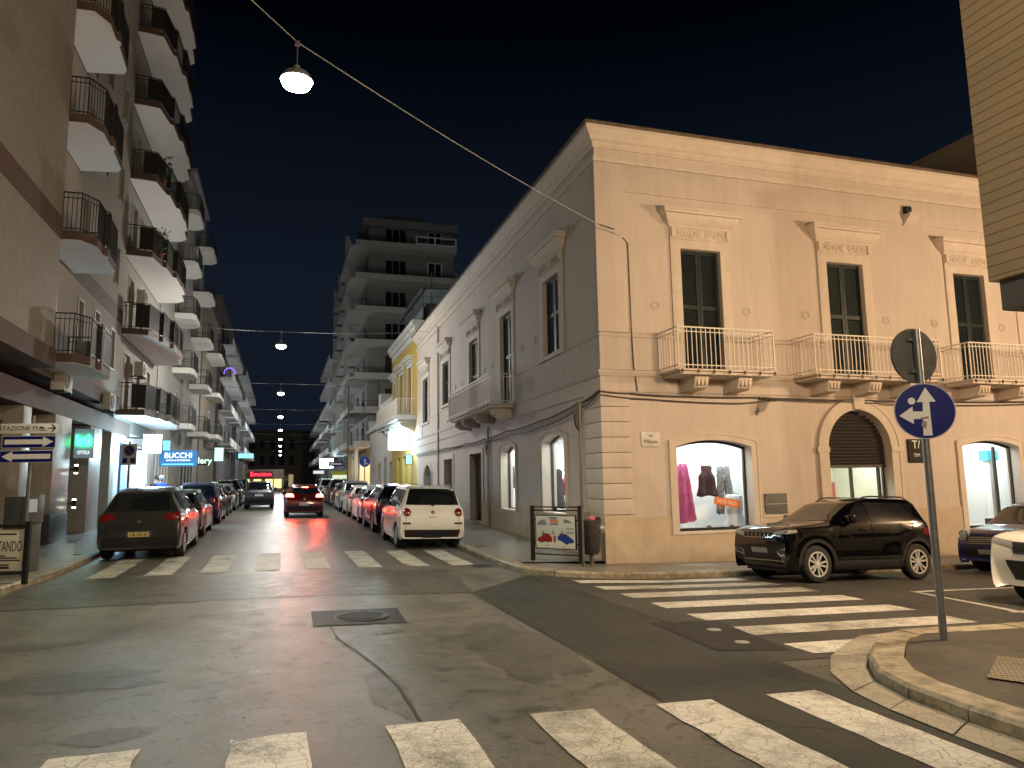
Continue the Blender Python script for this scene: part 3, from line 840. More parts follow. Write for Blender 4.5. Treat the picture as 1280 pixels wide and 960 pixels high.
# ------------------------------------------------------------------ shop interiors and glazing (parts of the palazzo)
def display(T, u0, u1, v0, v1, dep, lampn=2, floor=SHOPF, wallm=SHOPW, strip=None):
    c = MB(T); e = -DEP - .002
    a, b = u0 - .25, u1 + .25
    c.quad((a, v0, -dep), (b, v0, -dep), (b, v1, -dep), (a, v1, -dep))
    c.quad((a, v0, e), (a, v0, -dep), (a, v1, -dep), (a, v1, e)); c.quad((b, v0, e), (b, v1, e), (b, v1, -dep), (b, v0, -dep))
    c.quad((a, v1, e), (a, v1, -dep), (b, v1, -dep), (b, v1, e))
    c.quad((a, v0, e), (a, v0, -dep), (b, v0, -dep), (b, v0, e), 1)
    o = c.build("shop_interior", [wallm, floor], PZ)
    l = MB(T)
    for i in range(lampn):
        x = a + (b - a) * (i + .5) / lampn; ww = (b - a) / lampn * .36
        lbox(l, x - ww, x + ww, v1 - .05, v1 - .01, -DEP - .55, -DEP - .12)
    build_sub(l, "ceiling_lamp", strip or SHOPLAMP, o, PZ)
    return o
def glazing(T, u0, u1, v0, vs, rise, n=-.26, mull=()):
    p = [(u0, v0)] + (arc_pts(u0, u1, vs, rise) if rise else [(u0, vs), (u1, vs)]) + [(u1, v0)]
    cx, cz = (u0 + u1) / 2, (v0 + vs) / 2
    inn = [(cx + (a - cx) * (1 - .10 / (u1 - u0)), cz + (b - cz) * (1 - .10 / (vs - v0))) for a, b in p]
    f = MB(T)
    pp = p + [p[0]]; ii = inn + [inn[0]]
    band(f, ii, pp, n - .03, n + .03)
    for m in mull: lbox(f, m - .035, m + .035, v0 + .04, vs, n - .03, n + .03)
    fo = f.build("shop_window_frame", ALU, PZ)
    g = MB(T); g.add([(a, b, n) for a, b in inn], [tuple(range(len(inn)))])
    build_sub(g, "glass_pane", GLASS, fo, PZ)
display(TR, 8.75, 11.2, .5, 2.85, 1.5); glazing(TR, 8.70, 10.72, .5, 2.43, .16)
display(TR, 17.28, 20.6, .28, 2.85, 1.6); glazing(TR, 17.28, 19.3, .28, 2.43, .16, mull=(18.72,))
display(TR, 12.95, 14.9, -.30, 2.75, 2.4, 3, wallm=mat("shop_cream_wall", (.80, .78, .62), .6)); glazing(TR, 12.95, 14.9, -.3, 1.95, 0, mull=(13.85, 14.72))
display(TL, 2.4, 10.3, .75, 3.05, 1.95, 5); glazing(TL, 2.4, 4.15, .85, 2.74, .18)
glazing(TL, 6.8, 8.4, .80, 2.68, .18)
# the half-lowered roller shutter in the arch
c = MB(TR); pz = arc_pts(12.95, 14.9, 2.38, .974, 26)
def arch_w(z):
    if z <= 2.38: return 12.95, 14.9
    h = math.sqrt(max(0.0, .9745 ** 2 - (z - 2.38) ** 2)); return 13.925 - h, 13.925 + h
z = 1.97
while z < 3.33:
    z1 = min(z + .085, 3.352)
    a0, b0 = arch_w(z); a1, b1 = arch_w(z1)
    am, bm_ = max(a0, a1), min(b0, b1)
    a, b = (a0, b0) if z < 2.3 else (am - .02, bm_ + .02)
    c.add([(a, z, -.20), (b, z, -.20), (b, z + .055, -.165), (a, z + .055, -.165), (a, z1 - .006, -.19), (b, z1 - .006, -.19), (b, z1, -.20), (a, z1, -.20)],
          [(0, 1, 2, 3), (3, 2, 5, 4), (4, 5, 6, 7)])
    z = z1
lbox(c, 12.95, 14.9, 1.90, 1.975, -.215, -.15)
c.build("roller_shutter", ROLLER, PZ)
# closed doors on the street side
WOODD = mat("brown_wood_door", (.055, .035, .022), .45, var=.4, scale=7)
GREYD = mat("grey_metal_door", (.16, .165, .17), .5, var=.2, scale=5)
def panel_door(T, u0, u1, v0, v1, m, glass=True):
    c = MB(T); lbox(c, u0, u1, v0, v1, -.34, -.30)
    mid = (u0 + u1) / 2
    for a, b in ((u0 + .03, mid - .02), (mid + .02, u1 - .03)):
        for z0, z1 in ((v0 + .1, v0 + .75), (v0 + .85, v1 - .6), (v1 - .5, v1 - .1)):
            lbox(c, a + .08, b - .08, z0, z1, -.30, -.275)
        lbox(c, a, b, v0, v1, -.301, -.29)
    return c.build("street_door", m, PZ, bevel=.01)
panel_door(TL, 11.05, 12.95, .22, 2.76, WOODD)
panel_door(TL, 16.2, 18.1, .3, 2.72, GREYD)
panel_door(TL, 21.4, 23.6, .35, 2.66, GREYD)
# drain pipes on the street side, meter box and name plaque on the side street
c = MB(TL)
c.tube([(9.9, .0, .08), (9.9, 3.6, .08)], .045, 8); c.tube([(19.3, .0, .08), (19.3, 9.2, .08)], .05, 8); c.tube([(1.25, .9, .07), (1.25, 3.3, .07)], .03, 6)
c.build("drain_pipe", mat("pale_pipe", (.42, .37, .31), .6), PZ, smooth=True)
c = MB(TR); lbox(c, 11.02, 11.64, .82, 1.31, .003, .05)
c.build("meter_cabinet", mat("grey_cabinet", (.115, .12, .115), .55, var=.2, scale=6), PZ, bevel=.006)
c = MB(TR); lbox(c, 10.96, 11.7, .76, .82, .003, .055); lbox(c, 11.03, 11.63, 1.06, 1.07, .05, .053); c.build("cabinet_sill", STONE, PZ)
c = MB(TR)
lbox(c, 16.02, 16.12, 8.62, 8.66, .003, .25); c.prism([(8.4, .003), (8.72, .003), (8.72, .28), (8.62, .28), (8.56, .18), (8.46, .10)], 15.98, 16.3, 0)
c.build("stone_spout", STONE, PZ, bevel=.01)
c = MB(TR); lbox(c, 15.98, 16.16, 8.74, 8.92, .05, .17); c.build("cctv_camera", BLACK, PZ)  # black security camera box above the spout, gives no light
sg = thing("street_name_plaque", "small white marble street name plaque on the peach wall between quoins and shop window", "plaque", (8.05, 15, 2.6))
c = MB(TR); lbox(c, 7.82, 8.29, 2.43, 2.76, .003, .03); c.build("plaque_slab", mat("marble", (.66, .62, .58), .35, var=.15, scale=8), sg, bevel=.005)
def Tp(x, y, z): return TR(8.055 + x, 2.60 + y, .032 + z)
INK = mat("dark_lettering", (.03, .03, .03), .6)
text_mb("VIA", .075, lambda x, y, z: Tp(x, y + .075, z)).build("lettering", INK, sg)
text_mb("Milano", .135, lambda x, y, z: Tp(x, y - .055, z)).build("lettering", INK, sg)
# dark shop sign by the arch
sg = thing("shop_sign", "small black square shop sign with white letters on the wall behind the arrow sign", "sign", (15.75, 15, 2.3))
c = MB(TR); lbox(c, 15.46, 16.0, 2.02, 2.62, .003, .05); c.build("sign_panel", BLACK, sg)
text_mb("T/", .30, lambda x, y, z: TR(15.72 + x, 2.47 + y, .052 + z)).build("lettering", WHITEP, sg)
text_mb("TIM", .13, lambda x, y, z: TR(15.72 + x, 2.2 + y, .052 + z)).build("lettering", WHITEP, sg)
# cables along the facades
def sag(pts, s, n=6):
    out = []
    for a, b in zip(pts, pts[1:]):
        for i in range(n):
            t = i / n; out.append((a[0] + (b[0] - a[0]) * t, a[1] + (b[1] - a[1]) * t - s * 4 * t * (1 - t), a[2] + (b[2] - a[2]) * t))
    out.append(pts[-1]); return out
c = MB(TR)
c.tube(sag([(6.8, 3.68, .07), (7.6, 3.64, .07), (9.0, 3.60, .07), (11.0, 3.62, .07), (12.2, 3.60, .09), (13.7, 3.60, .12), (16.2, 3.62, .07), (19.6, 3.66, .07), (XE, 3.64, .07)], .015), .018, 5)
c.tube(sag([(6.8, 3.60, .08), (8.0, 3.52, .07), (10.4, 3.46, .07), (11.4, 3.58, .08), (13.7, 3.55, .12), (16.4, 3.52, .08), (19.8, 3.60, .07)], .02), .014, 5)
c.tube([(11.0, 3.6, .08), (11.15, 3.6, .12), (11.35, 3.58, .12), (11.5, 3.56, .08)], .03, 6)
for i in range(7):
    a = i * .9; c.tube([(11.0 + .05 * i, 3.55, .08), (10.9 + .03 * i, 3.4 - .02 * i, .13), (10.88 + .02 * math.cos(a), 3.25, .10), (10.92 + .04 * math.sin(a), 3.18 + .04 * (i % 3), .09)], .008, 4)
tag(c.build("wall_cable", CABLE), "bundle of dark cables strung along the peach side-street wall below the balconies", "cable")
c = MB(TL)
c.tube(sag([(-.05, 3.7, .08), (1.4, 3.52, .08), (4.4, 3.34, .08), (7.6, 3.30, .08), (10.5, 3.22, .08), (13.5, 3.2, .08), (17.5, 3.22, .08), (21, 3.26, .08), (YE, 3.3, .08)], .04), .026, 5)
c.tube(sag([(-.05, 3.62, .10), (1.2, 3.40, .09), (4.0, 3.18, .08), (7.0, 3.16, .08), (10.3, 3.12, .08), (14, 3.14, .08), (YE, 3.2, .08)], .05), .02, 5)
for i in range(6):
    c.tube([(9.9 + .05 * i, 3.2, .09), (9.8 + .06 * i, 2.95, .13), (9.95 + .03 * i, 2.75 - .05 * (i % 3), .10)], .016, 4)
tag(c.build("wall_cable", CABLE), "thick dark cables sagging along the grey street-side wall of the palazzo", "cable")
c = MB(TR); c.tube([(7.5, 7.36, .0), (7.55, 7.30, .06), (7.66, 7.2, .03), (7.66, 5.2, .055), (7.68, 4.3, .06), (7.75, 3.7, .06)], .014, 5); c.tube([(6.9, 7.6, .05), (7.3, 7.5, .09)], .012, 4)
tag(c.build("wall_cable", CABLE), "thin dark cable running down the corner pilaster from the hook", "cable")

# ------------------------------------------------------------------ the apartment buildings along the left side
TILE = mat("grey_brown_tile", (.29, .255, .22), .65, var=.18, scale=4, bump=.5, bscale=120)
BEIGE = mat("beige_render", (.33, .285, .24), .85, var=.12, scale=1.2, streak=.4)
BROWN = mat("brown_render", (.125, .078, .062), .75, var=.2, scale=3)
SLABW = mat("white_soffit", (.87, .86, .85), .8, var=.05, scale=1.5)
SLABB = mat("brown_slab_edge", (.11, .075, .06), .7, var=.2, scale=4)
SMOKE = mat("smoked_panel", (.030, .026, .025), .6, spec=.15)
MARBLE = mat("shopfront_marble", (.36, .34, .30), .4, var=.3, scale=3, streak=.5)
BLINDB = mat("beige_blind", (.36, .29, .22), .6, var=.1, scale=3)
BLINDO = mat("tan_blind", (.20, .12, .07), .6, var=.15, scale=4)
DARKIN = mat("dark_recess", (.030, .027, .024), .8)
def TLB(x0):
    """facade looking towards the street: u along the street, n towards it"""
    return lambda u, v, n: (x0 + n, u, v)
def blind_window(root, x0, u0, u1, v0, v1, m, frame=MARBLE):
    T = TLB(x0)
    c = MB(T); band(c, [(u0, v0), (u0, v1), (u1, v1), (u1, v0)], [(u0 - .07, v0), (u0 - .07, v1 + .07), (u1 + .07, v1 + .07), (u1 + .07, v0)], -.12, .02)
    lbox(c, u0 - .1, u1 + .1, v0 - .06, v0, -.1, .05)
    o = c.build("window", frame, root)
    c = MB(T); k = int((v1 - v0) / .07)
    for i in range(k):
        z = v0 + (v1 - v0) * i / k; c.box(u0, u1, z, z + .060, -.11, -.095)
    c.box(u0, u1, v0, v1, -.13, -.112)
    build_sub(c, "roller_blind", m, o, root)
def apt_balcony(root, plan, z, mats, h=.98, panel=None, step=.095, thick=.22, name="balcony", rail=IRON):
    """slab from a plan (wall, street points ..., wall) with soffit at z"""
    c = MB(); c.prism([(x, y) for x, y in plan], z, z + thick)
    me = c.build(name, mats[1], root)
    s = MB(); cx = sum(p[0] for p in plan) / len(plan); cyy = sum(p[1] for p in plan) / len(plan)
    s.prism([(x + (cx - x) * .035, y + (cyy - y) * .02) for x, y in plan], z - .012, z + .002)
    build_sub(s, "soffit", mats[0], me, root)
    r = MB()
    path = [(x + (cx - x) * .03, y + (cyy - y) * .015) for x, y in plan]
    railing(r, path, z + thick, h, step, .010, .02, mid=h * .86)
    build_sub(r, "railing", rail, me, root)
    if panel:
        for i in panel:
            g = MB(); a, b = path[i], path[i + 1]
            g.add([(a[0], a[1], z + thick + .08), (b[0], b[1], z + thick + .08), (b[0], b[1], z + thick + h - .04), (a[0], a[1], z + thick + h - .04)], [(0, 1, 2, 3)])
            build_sub(g, "railing_panel", SMOKE, me, root)
    return me
def copy_part(o, dz, root):
    c = o.copy(); COL.objects.link(c); c.location = Vector(o.location) + Vector((0, 0, dz)); c.parent = root
    for ch in o.children:
        d = ch.copy(); COL.objects.link(d); d.parent = c
    return c

# building one: tiled bay, brown bands, shops below
B1 = thing("apartment_building", "tall brown tiled apartment block with angular white-bottomed balconies above dark shopfronts", "building", (-6, 22, .1))
ZT = 27.0
c = MB(TLB(-5.30))
wall(c, 14.6, 19.85, 5.0, ZT, [], 0)
c.quad((19.85, 5.0, 0), (19.85, 5.0, -1.2), (19.85, ZT, -1.2), (19.85, ZT, 0)); c.quad((14.6, 4.7, 0), (14.6, 4.7, -12), (14.6, ZT, -12), (14.6, ZT, 0))
c.build("tiled_bay", TILE, B1)
c = MB(TLB(-5.30))
for z0, z1 in ((7.78, 8.32), (4.56, 5.02)): lbox(c, 14.55, 19.87, z0, z1, -1.3, .02 if z0 > 6 else .06)
lbox(c, 19.85, 30.2, 7.78, 8.32, -1.3, -.535)
lbox(c, 19.87, 30.2, 4.56, 5.02, -1.5, -.50)
for k in range(1, 6): lbox(c, 19.86, 23.5, 7.85 + 3.1 * k, 8.25 + 3.1 * k, -1.3, -.53)
c.build("brown_band", BROWN, B1)
wl = MB(TLB(-5.85)); wins = []
for k in range(7):
    z = 4.95 + 3.1 * k
    wins += [(26.0, 26.75, z + .9, z + 2.5, BLINDO), (28.4, 29.2, z + .9, z + 2.4, BLINDB), (24.0, 24.7, z + .15, z + 2.4, BLINDB)]
    wins.append((20.7, 21.9, z + .1, z + 2.45, BLINDB))
wall(wl, 19.85, 30.2, 5.0, ZT, [x[:4] for x in wins], 0, .3)
wl.build("wall", BEIGE, B1)
for x in wins: blind_window(B1, -5.85, x[0] + .07, x[1] - .07, x[2] + .06, x[3] - .07, x[4])
c = MB(TLB(-6.0)); lbox(c, 14.6, 30.2, ZT, ZT + .4, -9, .7); lbox(c, 14.6, 30.2, -1, ZT, -12, -1.6); lbox(c, 30.0, 30.2, 4.6, ZT, -2, .14)
c.build("roof", BROWN, B1)
PL1 = [(-5.85, 20.02), (-5.36, 20.02), (-4.93, 20.0), (-4.64, 20.5), (-4.64, 21.25), (-4.56, 21.3), (-4.56, 21.5), (-4.62, 21.52), (-4.66, 22.85), (-4.78, 23.12), (-5.85, 23.3)]
b0 = apt_balcony(B1, PL1, 4.75, (SLABW, SLABB), panel=(3, 4, 7, 8), h=1.0)
for k in range(1, 7): copy_part(b0, 3.1 * k, B1)
# ground floor of building one: mezzanine band, fascia, pillars, shopfronts
c = MB(TLB(-6.0))
lbox(c, 14.5, 33.2, 3.72, 4.26, -.6, .08)
c.build("fascia", BROWN, B1)
c = MB(TLB(-6.0)); lbox(c, 14.5, 30.2, 4.26, 4.56, -.9, -.62)
for i in range(9):
    u = 16.2 + i * 1.6; lbox(c, u, u + .9, 4.28, 4.54, -.62, -.58)
c.build("mezzanine_vents", DARKIN, B1)
c = MB(TLB(-6.0))
for a, b, p in ((14.5, 15.3, .05), (17.3, 18.3, .05), (20.3, 20.9, .05), (22.75, 24.4, .10), (26.9, 28.5, .05), (30.0, 30.7, .05)):
    lbox(c, a, b, -.2, 3.72, -.7, p)
c.build("marble_pillar", MARBLE, B1, bevel=.012)
c = MB(TLB(-6.0)); lbox(c, 22.70, 24.45, -.2, 1.0, -.6, .125); lbox(c, 17.25, 18.35, -.2, .5, -.6, .075); c.build("pillar_base", mat("dark_granite", (.055, .05, .047), .4, var=.3, scale=15), B1, bevel=.01)
c = MB(TLB(-6.0))
lbox(c, 14.6, 30.2, -.2, 3.72, -1.05, -.9)
for a, b in ((18.3, 20.3), (20.9, 22.75)):
    k = 38
    for i in range(k):
        z = .15 + 3.2 * i / k; c.add([(a, z, -.40), (b, z, -.40), (b, z + .075, -.36), (a, z + .075, -.36)], [(0, 1, 2, 3)])
c.build("shop_shutter", ROLLER, B1)
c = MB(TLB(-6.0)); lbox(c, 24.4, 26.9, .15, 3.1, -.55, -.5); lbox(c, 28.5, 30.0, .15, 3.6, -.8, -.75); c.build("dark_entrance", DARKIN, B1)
SPOT = emat("wall_spot_bulb", (1.0, .93, .78), 40.0)
def wall_light(x, y, z, label):
    t = thing("wall_light", label, "light", (x, y, z), "up and down wall lights by the dark entrance")
    c = MB(); c.lathe([(.05, z - .10), (.05, z + .10)], (x, y, 0), n=12); c.box(x - .14, x, y - .02, y + .02, z - .03, z + .03); c.build("lamp_body", BLACK, t)
    c = MB(); c.lathe([(0, z + .101), (.045, z + .102), (.045, z + .125), (0, z + .13)], (x, y, 0), n=12); c.lathe([(0, z - .13), (.045, z - .125), (.045, z - .102), (0, z - .101)], (x, y, 0), n=12)
    c.build("bulb", SPOT, t)
wall_light(-5.74, 24.5, 2.25, "upper of the two small bright wall lights by the dark entrance")
wall_light(-5.74, 24.5, 1.25, "lower of the two small bright wall lights by the dark entrance")
# green neon sign box over the entrance
NEONG = emat("green_neon", (.02, 1.0, .35), 14.0)
sg = thing("neon_sign", "pale blue shop sign box with glowing green neon letters over the dark entrance", "sign", (-5.6, 25.5, 3.1))
c = MB(); c.box(-6.1, -5.56, 25.6, 25.74, 2.62, 3.52); c.build("sign_box", mat("pale_blue_sign", (.35, .48, .60), .5, emis=(.30, .45, .65), estr=.15), sg, bevel=.01)
def Tg(x, y, z): return (-5.83 + x, 25.595 - z, 3.12 + y)
t = text_mb("look", .46, lambda x, y, z: Tg(x, y + .03, z + .03), .03, squeeze=.52); t.build("neon_letters", NEONG, sg)
text_mb("OTTICA", .15, lambda x, y, z: Tg(x, y - .34, z), squeeze=.62).build("lettering", emat("white_backlight", (.9, .95, 1), 1.6), sg)

# building two: long stepped balconies
B2 = thing("apartment_building", "tall grey apartment block with long stepped balconies above the white glowing light box", "building", (-6, 34, .2))
GREYR = mat("grey_render", (.30, .285, .265), .85, var=.12, scale=1.2, streak=.5)
c = MB(TLB(-5.95)); wins = []
for k in range(7):
    z = 4.6 + 3.1 * k
    wins += [(31.4, 32.6, z + .1, z + 2.4, BLINDB), (33.6, 34.9, z + .1, z + 2.4, BLINDB), (36.2, 37.4, z + .1, z + 2.4, BLINDB)]
wall(c, 30.2, 39.6, 3.9, ZT, [x[:4] for x in wins], 0, .3)
c.build("wall", GREYR, B2)
for x in wins: blind_window(B2, -5.95, x[0] + .07, x[1] - .07, x[2] + .06, x[3] - .07, x[4])
c = MB(TLB(-6.0)); lbox(c, 30.2, 39.6, ZT, ZT + .4, -9, .5); lbox(c, 30.2, 39.6, -1, ZT, -12, -1.6); lbox(c, 39.4, 39.6, 3.9, ZT, -2, .05); c.build("roof", GREYR, B2)
PL2 = [(-5.95, 30.35), (-5.45, 30.4), (-4.98, 30.5), (-4.78, 31.8), (-4.66, 31.9), (-4.60, 33.3), (-4.46, 33.45), (-4.46, 34.9), (-4.42, 35.0), (-4.46, 36.4), (-4.62, 36.5), (-4.66, 37.8), (-5.0, 38.2), (-5.95, 38.4)]
b0 = apt_balcony(B2, PL2, 4.40, (SLABW, SLABB), panel=(1, 2, 3, 5, 7, 9, 11), h=1.0, step=.13)
for k in range(1, 7): copy_part(b0, 3.1 * k, B2)
c = MB(TLB(-6.0))
for a, b in ((30.7, 31.5), (33.2, 34.0), (37.9, 39.5)): lbox(c, a, b, -.1, 3.9, -.6, .05)
lbox(c, 30.2, 39.6, 3.45, 3.9, -.6, .04)
c.build("shop_pillar", mat("pale_shopfront", (.62, .64, .66), .45, var=.08, scale=3), B2, bevel=.01)
def glow_front(root, x0, a, b, z0, z1, col, st, n=4, fm=None):
    """a lit shop seen through its glass: bright room behind mullions"""
    c = MB(TLB(x0)); c.quad((a, z0, -.30), (b, z0, -.30), (b, z1, -.30), (a, z1, -.30))
    o = c.build("lit_shop_room", emat("lit_room_%d_%d" % (int(a * 10), int(z1 * 10)), col, st), root)
    f = MB(TLB(x0))
    for i in range(n + 1):
        u = a + (b - a) * i / n; lbox(f, u - .035, u + .035, z0, z1, -.28, -.18)
    lbox(f, a, b, z0, z0 + .12, -.279, -.181); lbox(f, a, b, z1 - .08, z1, -.279, -.181)
    build_sub(f, "shopfront_frame", fm or ALU, o, root)
glow_front(B2, -6.0, 31.5, 33.2, .25, 3.45, (.05, .28, 1.0), 5.0, 2)
glow_front(B2, -6.0, 34.0, 37.9, .25, 3.45, (.62, .88, 1.0), 6.0, 5, WHITEP)
LIGHTBOX = emat("white_light_box", (.62, .90, 1.0), 34.0)
def box_sign(name, label, x0, x1, y, z0, z1, m=None, d=.22):
    t = thing(name, label, "sign", ((x0 + x1) / 2, y, z0))
    c = MB(); c.box(x0, x1, y, y + d, z0, z1); c.build("sign_frame", ALU, t, bevel=.01)
    c = MB(); c.box(x0 + .03, x1 - .03, y - .012, y - .002, z0 + .03, z1 - .03); c.box(x0 + .03, x1 - .03, y + d + .002, y + d + .012, z0 + .03, z1 - .03); c.build("lit_panel", m or LIGHTBOX, t)
    c = MB()
    xw = x0 if x1 < 0 else x1
    for z in (z0 + .15, z1 - .15): c.tube([(xw, y + d / 2, z), (xw + (-.6 if x1 < 0 else .4), y + d / 2, z)], .03, 6)
    c.build("mounting_bracket", IRON, t)
    return t
box_sign("light_box_sign", "big blank white glowing light box under the lowest balcony of the grey block", -5.12, -4.42, 31.3, 2.98, 3.74)
# blue sign with lettering and the script sign beyond it
BLUES = emat("blue_sign_light", (.02, .22, .62), .9)
WLET = emat("white_letters_lit", (.9, .97, 1.0), 3.0)
sg = thing("shop_sign", "blue lit shop sign reading BUCCHI hung across the pavement", "sign", (-5.2, 40, 3))
c = MB(); c.box(-5.60, -3.90, 38.8, 38.95, 2.66, 3.44); c.build("sign_box", BLUES, sg)
text_mb("BUCCHI", .36, lambda x, y, z: (-4.74 + x, 38.795 - z, 3.18 + y), squeeze=.95).build("lettering", WLET, sg)
text_mb("OTTICA E FOTOGRAFIA", .10, lambda x, y, z: (-4.74 + x, 38.795 - z, 2.95 + y)).build("lettering", WLET, sg)
c = MB(); c.box(-5.45, -4.05, 38.785, 38.799, 2.74, 2.79); c.build("sign_stripe", emat("cyan_stripe", (.15, .75, 1.0), 2.0), sg)
sg = thing("shop_sign", "lit pale green script sign reading Gallery beyond the blue sign", "sign", (-4.6, 46, 3))
text_mb("Gallery", .50, lambda x, y, z: (-4.55 + x, 46.0 - z + y * .0, 3.15 + y), .03).build("lettering", emat("mint_letters", (.65, 1.0, .85), 2.2), sg)
c = MB(); c.box(-5.9, -3.9, 46.04, 46.08, 2.9, 3.0); c.build("sign_bar", IRON, sg)
sg = thing("shop_sign", "small turquoise lit square sign fixed under the brackets next to the light box", "sign", (-5.4, 36, 3))
c = MB(); c.box(-5.1, -4.72, 35.6, 35.7, 3.30, 3.72); c.build("sign_box", emat("turquoise_sign", (.15, .8, .9), 1.8), sg)

# building three and four: paired slim balconies
def slim_block(name, label, x0, y0, y1, zs, ztop, by0, by1, bx, m, gm):
    t = thing(name, label, "building", (x0, (y0 + y1) / 2, .3))
    c = MB(TLB(x0)); wins = []
    for z in zs:
        wins += [(by0 + .5, by0 + 1.4, z + .2, z + 2.4, gm), (by1 - 1.2, by1 - .4, z + .2, z + 2.4, gm)]
    wall(c, y0, y1, -.5, ztop, [x[:4] for x in wins], 0, .25)
    c.quad((y0, -.5, 0), (y0, -.5, -9), (y0, ztop, -9), (y0, ztop, 0))
    c.build("wall", m, t)
    for x in wins: blind_window(t, x0, x[0] + .07, x[1] - .07, x[2] + .06, x[3] - .07, x[4])
    c = MB(TLB(x0)); lbox(c, y0, y1, ztop, ztop + .25, -9, .25); lbox(c, y0 + .1, y1, -1, ztop, -9, -.9); c.build("roof", m, t)
    pl = [(x0, by0), (bx - .05, by0), (bx, by0 + .3), (bx + .08, by0 + .35), (bx + .08, by1 - .4), (bx, by1 - .35), (bx - .3, by1), (x0, by1)]
    b = apt_balcony(t, pl, zs[0], (SLABW, SLABW), step=.16, thick=.3)
    for z in zs[1:]: copy_part(b, z - zs[0], t)
    return t
LGREY = mat("light_grey_render", (.38, .365, .35), .85, var=.12, scale=1.4, streak=.5)
B3 = slim_block("apartment_building", "pale grey block with narrow balconies stacked beyond the stepped ones", -5.95, 39.6, 48.4, [4.9, 8.05, 11.2, 14.3, 17.4], 20.5, 44.4, 47.4, -4.95, LGREY, BLINDB)
B4 = slim_block("apartment_building", "pale block with narrow balconies, its roof just above the pale grey block's neighbour", -5.8, 48.4, 57.5, [4.9, 8.0, 11.1, 14.2, 17.3], 21.6, 51.2, 54.5, -4.75, LGREY, BLINDB)
glow_front(B3, -5.95 + .25, 40.0, 44.0, .5, 3.5, (.62, .88, 1.0), 4.5, 4, WHITEP)
glow_front(B4, -5.8 + .25, 49.0, 54.0, .6, 3.4, (1.0, .72, .50), 1.6, 3)
B5 = slim_block("apartment_building", "low beige block with three floors of balconies and a sloping pale eave", -5.7, 57.5, 70, [5.3, 8.5, 11.6], 15.4, 60, 65, -4.7, mat("tan_render", (.30, .26, .21), .85, var=.15, scale=1.3, streak=.4), BLINDO)
def slab_tower(name, label, x0, x1, y0, y1, zs, ztop, side, m, over=1.2, lit=()):
    """far block whose street side and near side carry balcony slabs; side=-1: the street lies at smaller x"""
    t = thing(name, label, "building", ((x0 + x1) / 2, (y0 + y1) / 2, .5))
    c = MB(); c.box(x0, x1, y0, y1, -.5, ztop); c.build("wall", m, t)
    for i, z in enumerate(zs):
        xs = (x0 - over, x0 + .02) if side < 0 else (x1 - .02, x1 + over)
        k = max(2, int((y1 - y0) / 6))
        for j in range(k):
            a = y0 + (y1 - y0) * (j + .08) / k; b = y0 + (y1 - y0) * (j + .85) / k
            c = MB(); c.box(xs[0], xs[1], a, b, z, z + .2)
            xp = xs[0] if side < 0 else xs[1] - .1
            c.box(xp, xp + .1, a, b, z + .2, z + .75); c.build("balcony", SLABW, t)
            c = MB(); xw = x0 - .02 if side < 0 else x1 - .03
            c.box(xw, xw + .05, a + .8, a + 2.4, z + .25, z + 2.4); c.build("window", DARKGL, t)
    return t
slab_tower("apartment_building", "dark apartment block far along the parked cars with purple lights on a balcony", -14, -5.6, 72, 92, [5.4, 8.5, 11.6, 14.7], 19.5, 1, mat("dusk_render", (.20, .19, .18), .9, var=.15), 1.1)
slab_tower("apartment_building", "last dark apartment block beyond the purple lights", -14, -5.2, 94, 130, [5.6, 8.7, 11.8, 14.9], 18.5, 1, mat("dusk_render", (.20, .19, .18), .9, var=.15), 1.0)
t = thing("string_lights", "tiny purple and blue lights arched on a dark balcony far down the street", "lights", (-4.4, 76, 12))
c = MB()
for i in range(11):
    a = i / 10 * PI; c.lathe([(0, -.05), (.05, 0), (0, .05)], (-4.9 + .5 * math.cos(a), 74.5, 12.4 + .55 * math.sin(a)), n=6)
c.build("bulb_chain", emat("purple_bulbs", (.25, .12, 1.0), 6.0), t)

# ------------------------------------------------------------------ air conditioners on the left facades
def aircon(label, x, y, z, first=[None]):
    if first[0] is None:
        t = thing("air_conditioner", label, "air conditioner", (0, 0, 0), "outdoor air conditioner units on the balcony-side facades")
        c = MB(); c.box(-.16, .16, -.42, .42, 0, .58); c.build("casing", mat("aircon_white", (.55, .54, .50), .5, var=.2, scale=6), t, bevel=.015)
        c = MB(); c.lathe([(.23, .165), (.23, .175), (.06, .18), (0, .18)], (0, -.12, .29), 'x', 20); c.build("fan_grille", IRON, t)
        c = MB()
        for r in (.08, .13, .18, .22): c.tube([(.185, -.12 + r * math.cos(a * PI / 10), .29 + r * math.sin(a * PI / 10)) for a in range(21)], .006, 4)
        c.build("grille_rings", WHITEP, t)
        for y in (-.36, .32): c = MB(); c.box(-.3, .16, y, y + .04, -.05, -.003); c.build("wall_bracket", IRON, t)
        t.location = (x, y, z); first[0] = t; return t
    return dup(first[0], (x, y, z), 0, label)
aircon("air conditioner in the vents just under the tiled bay's lowest ledge", -5.62, 18.6, 4.30)
aircon("air conditioner in the vents under the lowest angular balcony", -5.72, 22.4, 4.30)
aircon("air conditioner in the vents next to the glowing light box", -5.72, 28.0, 4.32)
aircon("air conditioner standing on the lowest angular balcony", -5.05, 21.9, 4.97)
aircon("air conditioner on the wall below the third long stepped balcony", -5.6, 32.6, 9.1)
aircon("air conditioner on the wall below the second long stepped balcony", -5.6, 33.0, 6.2)

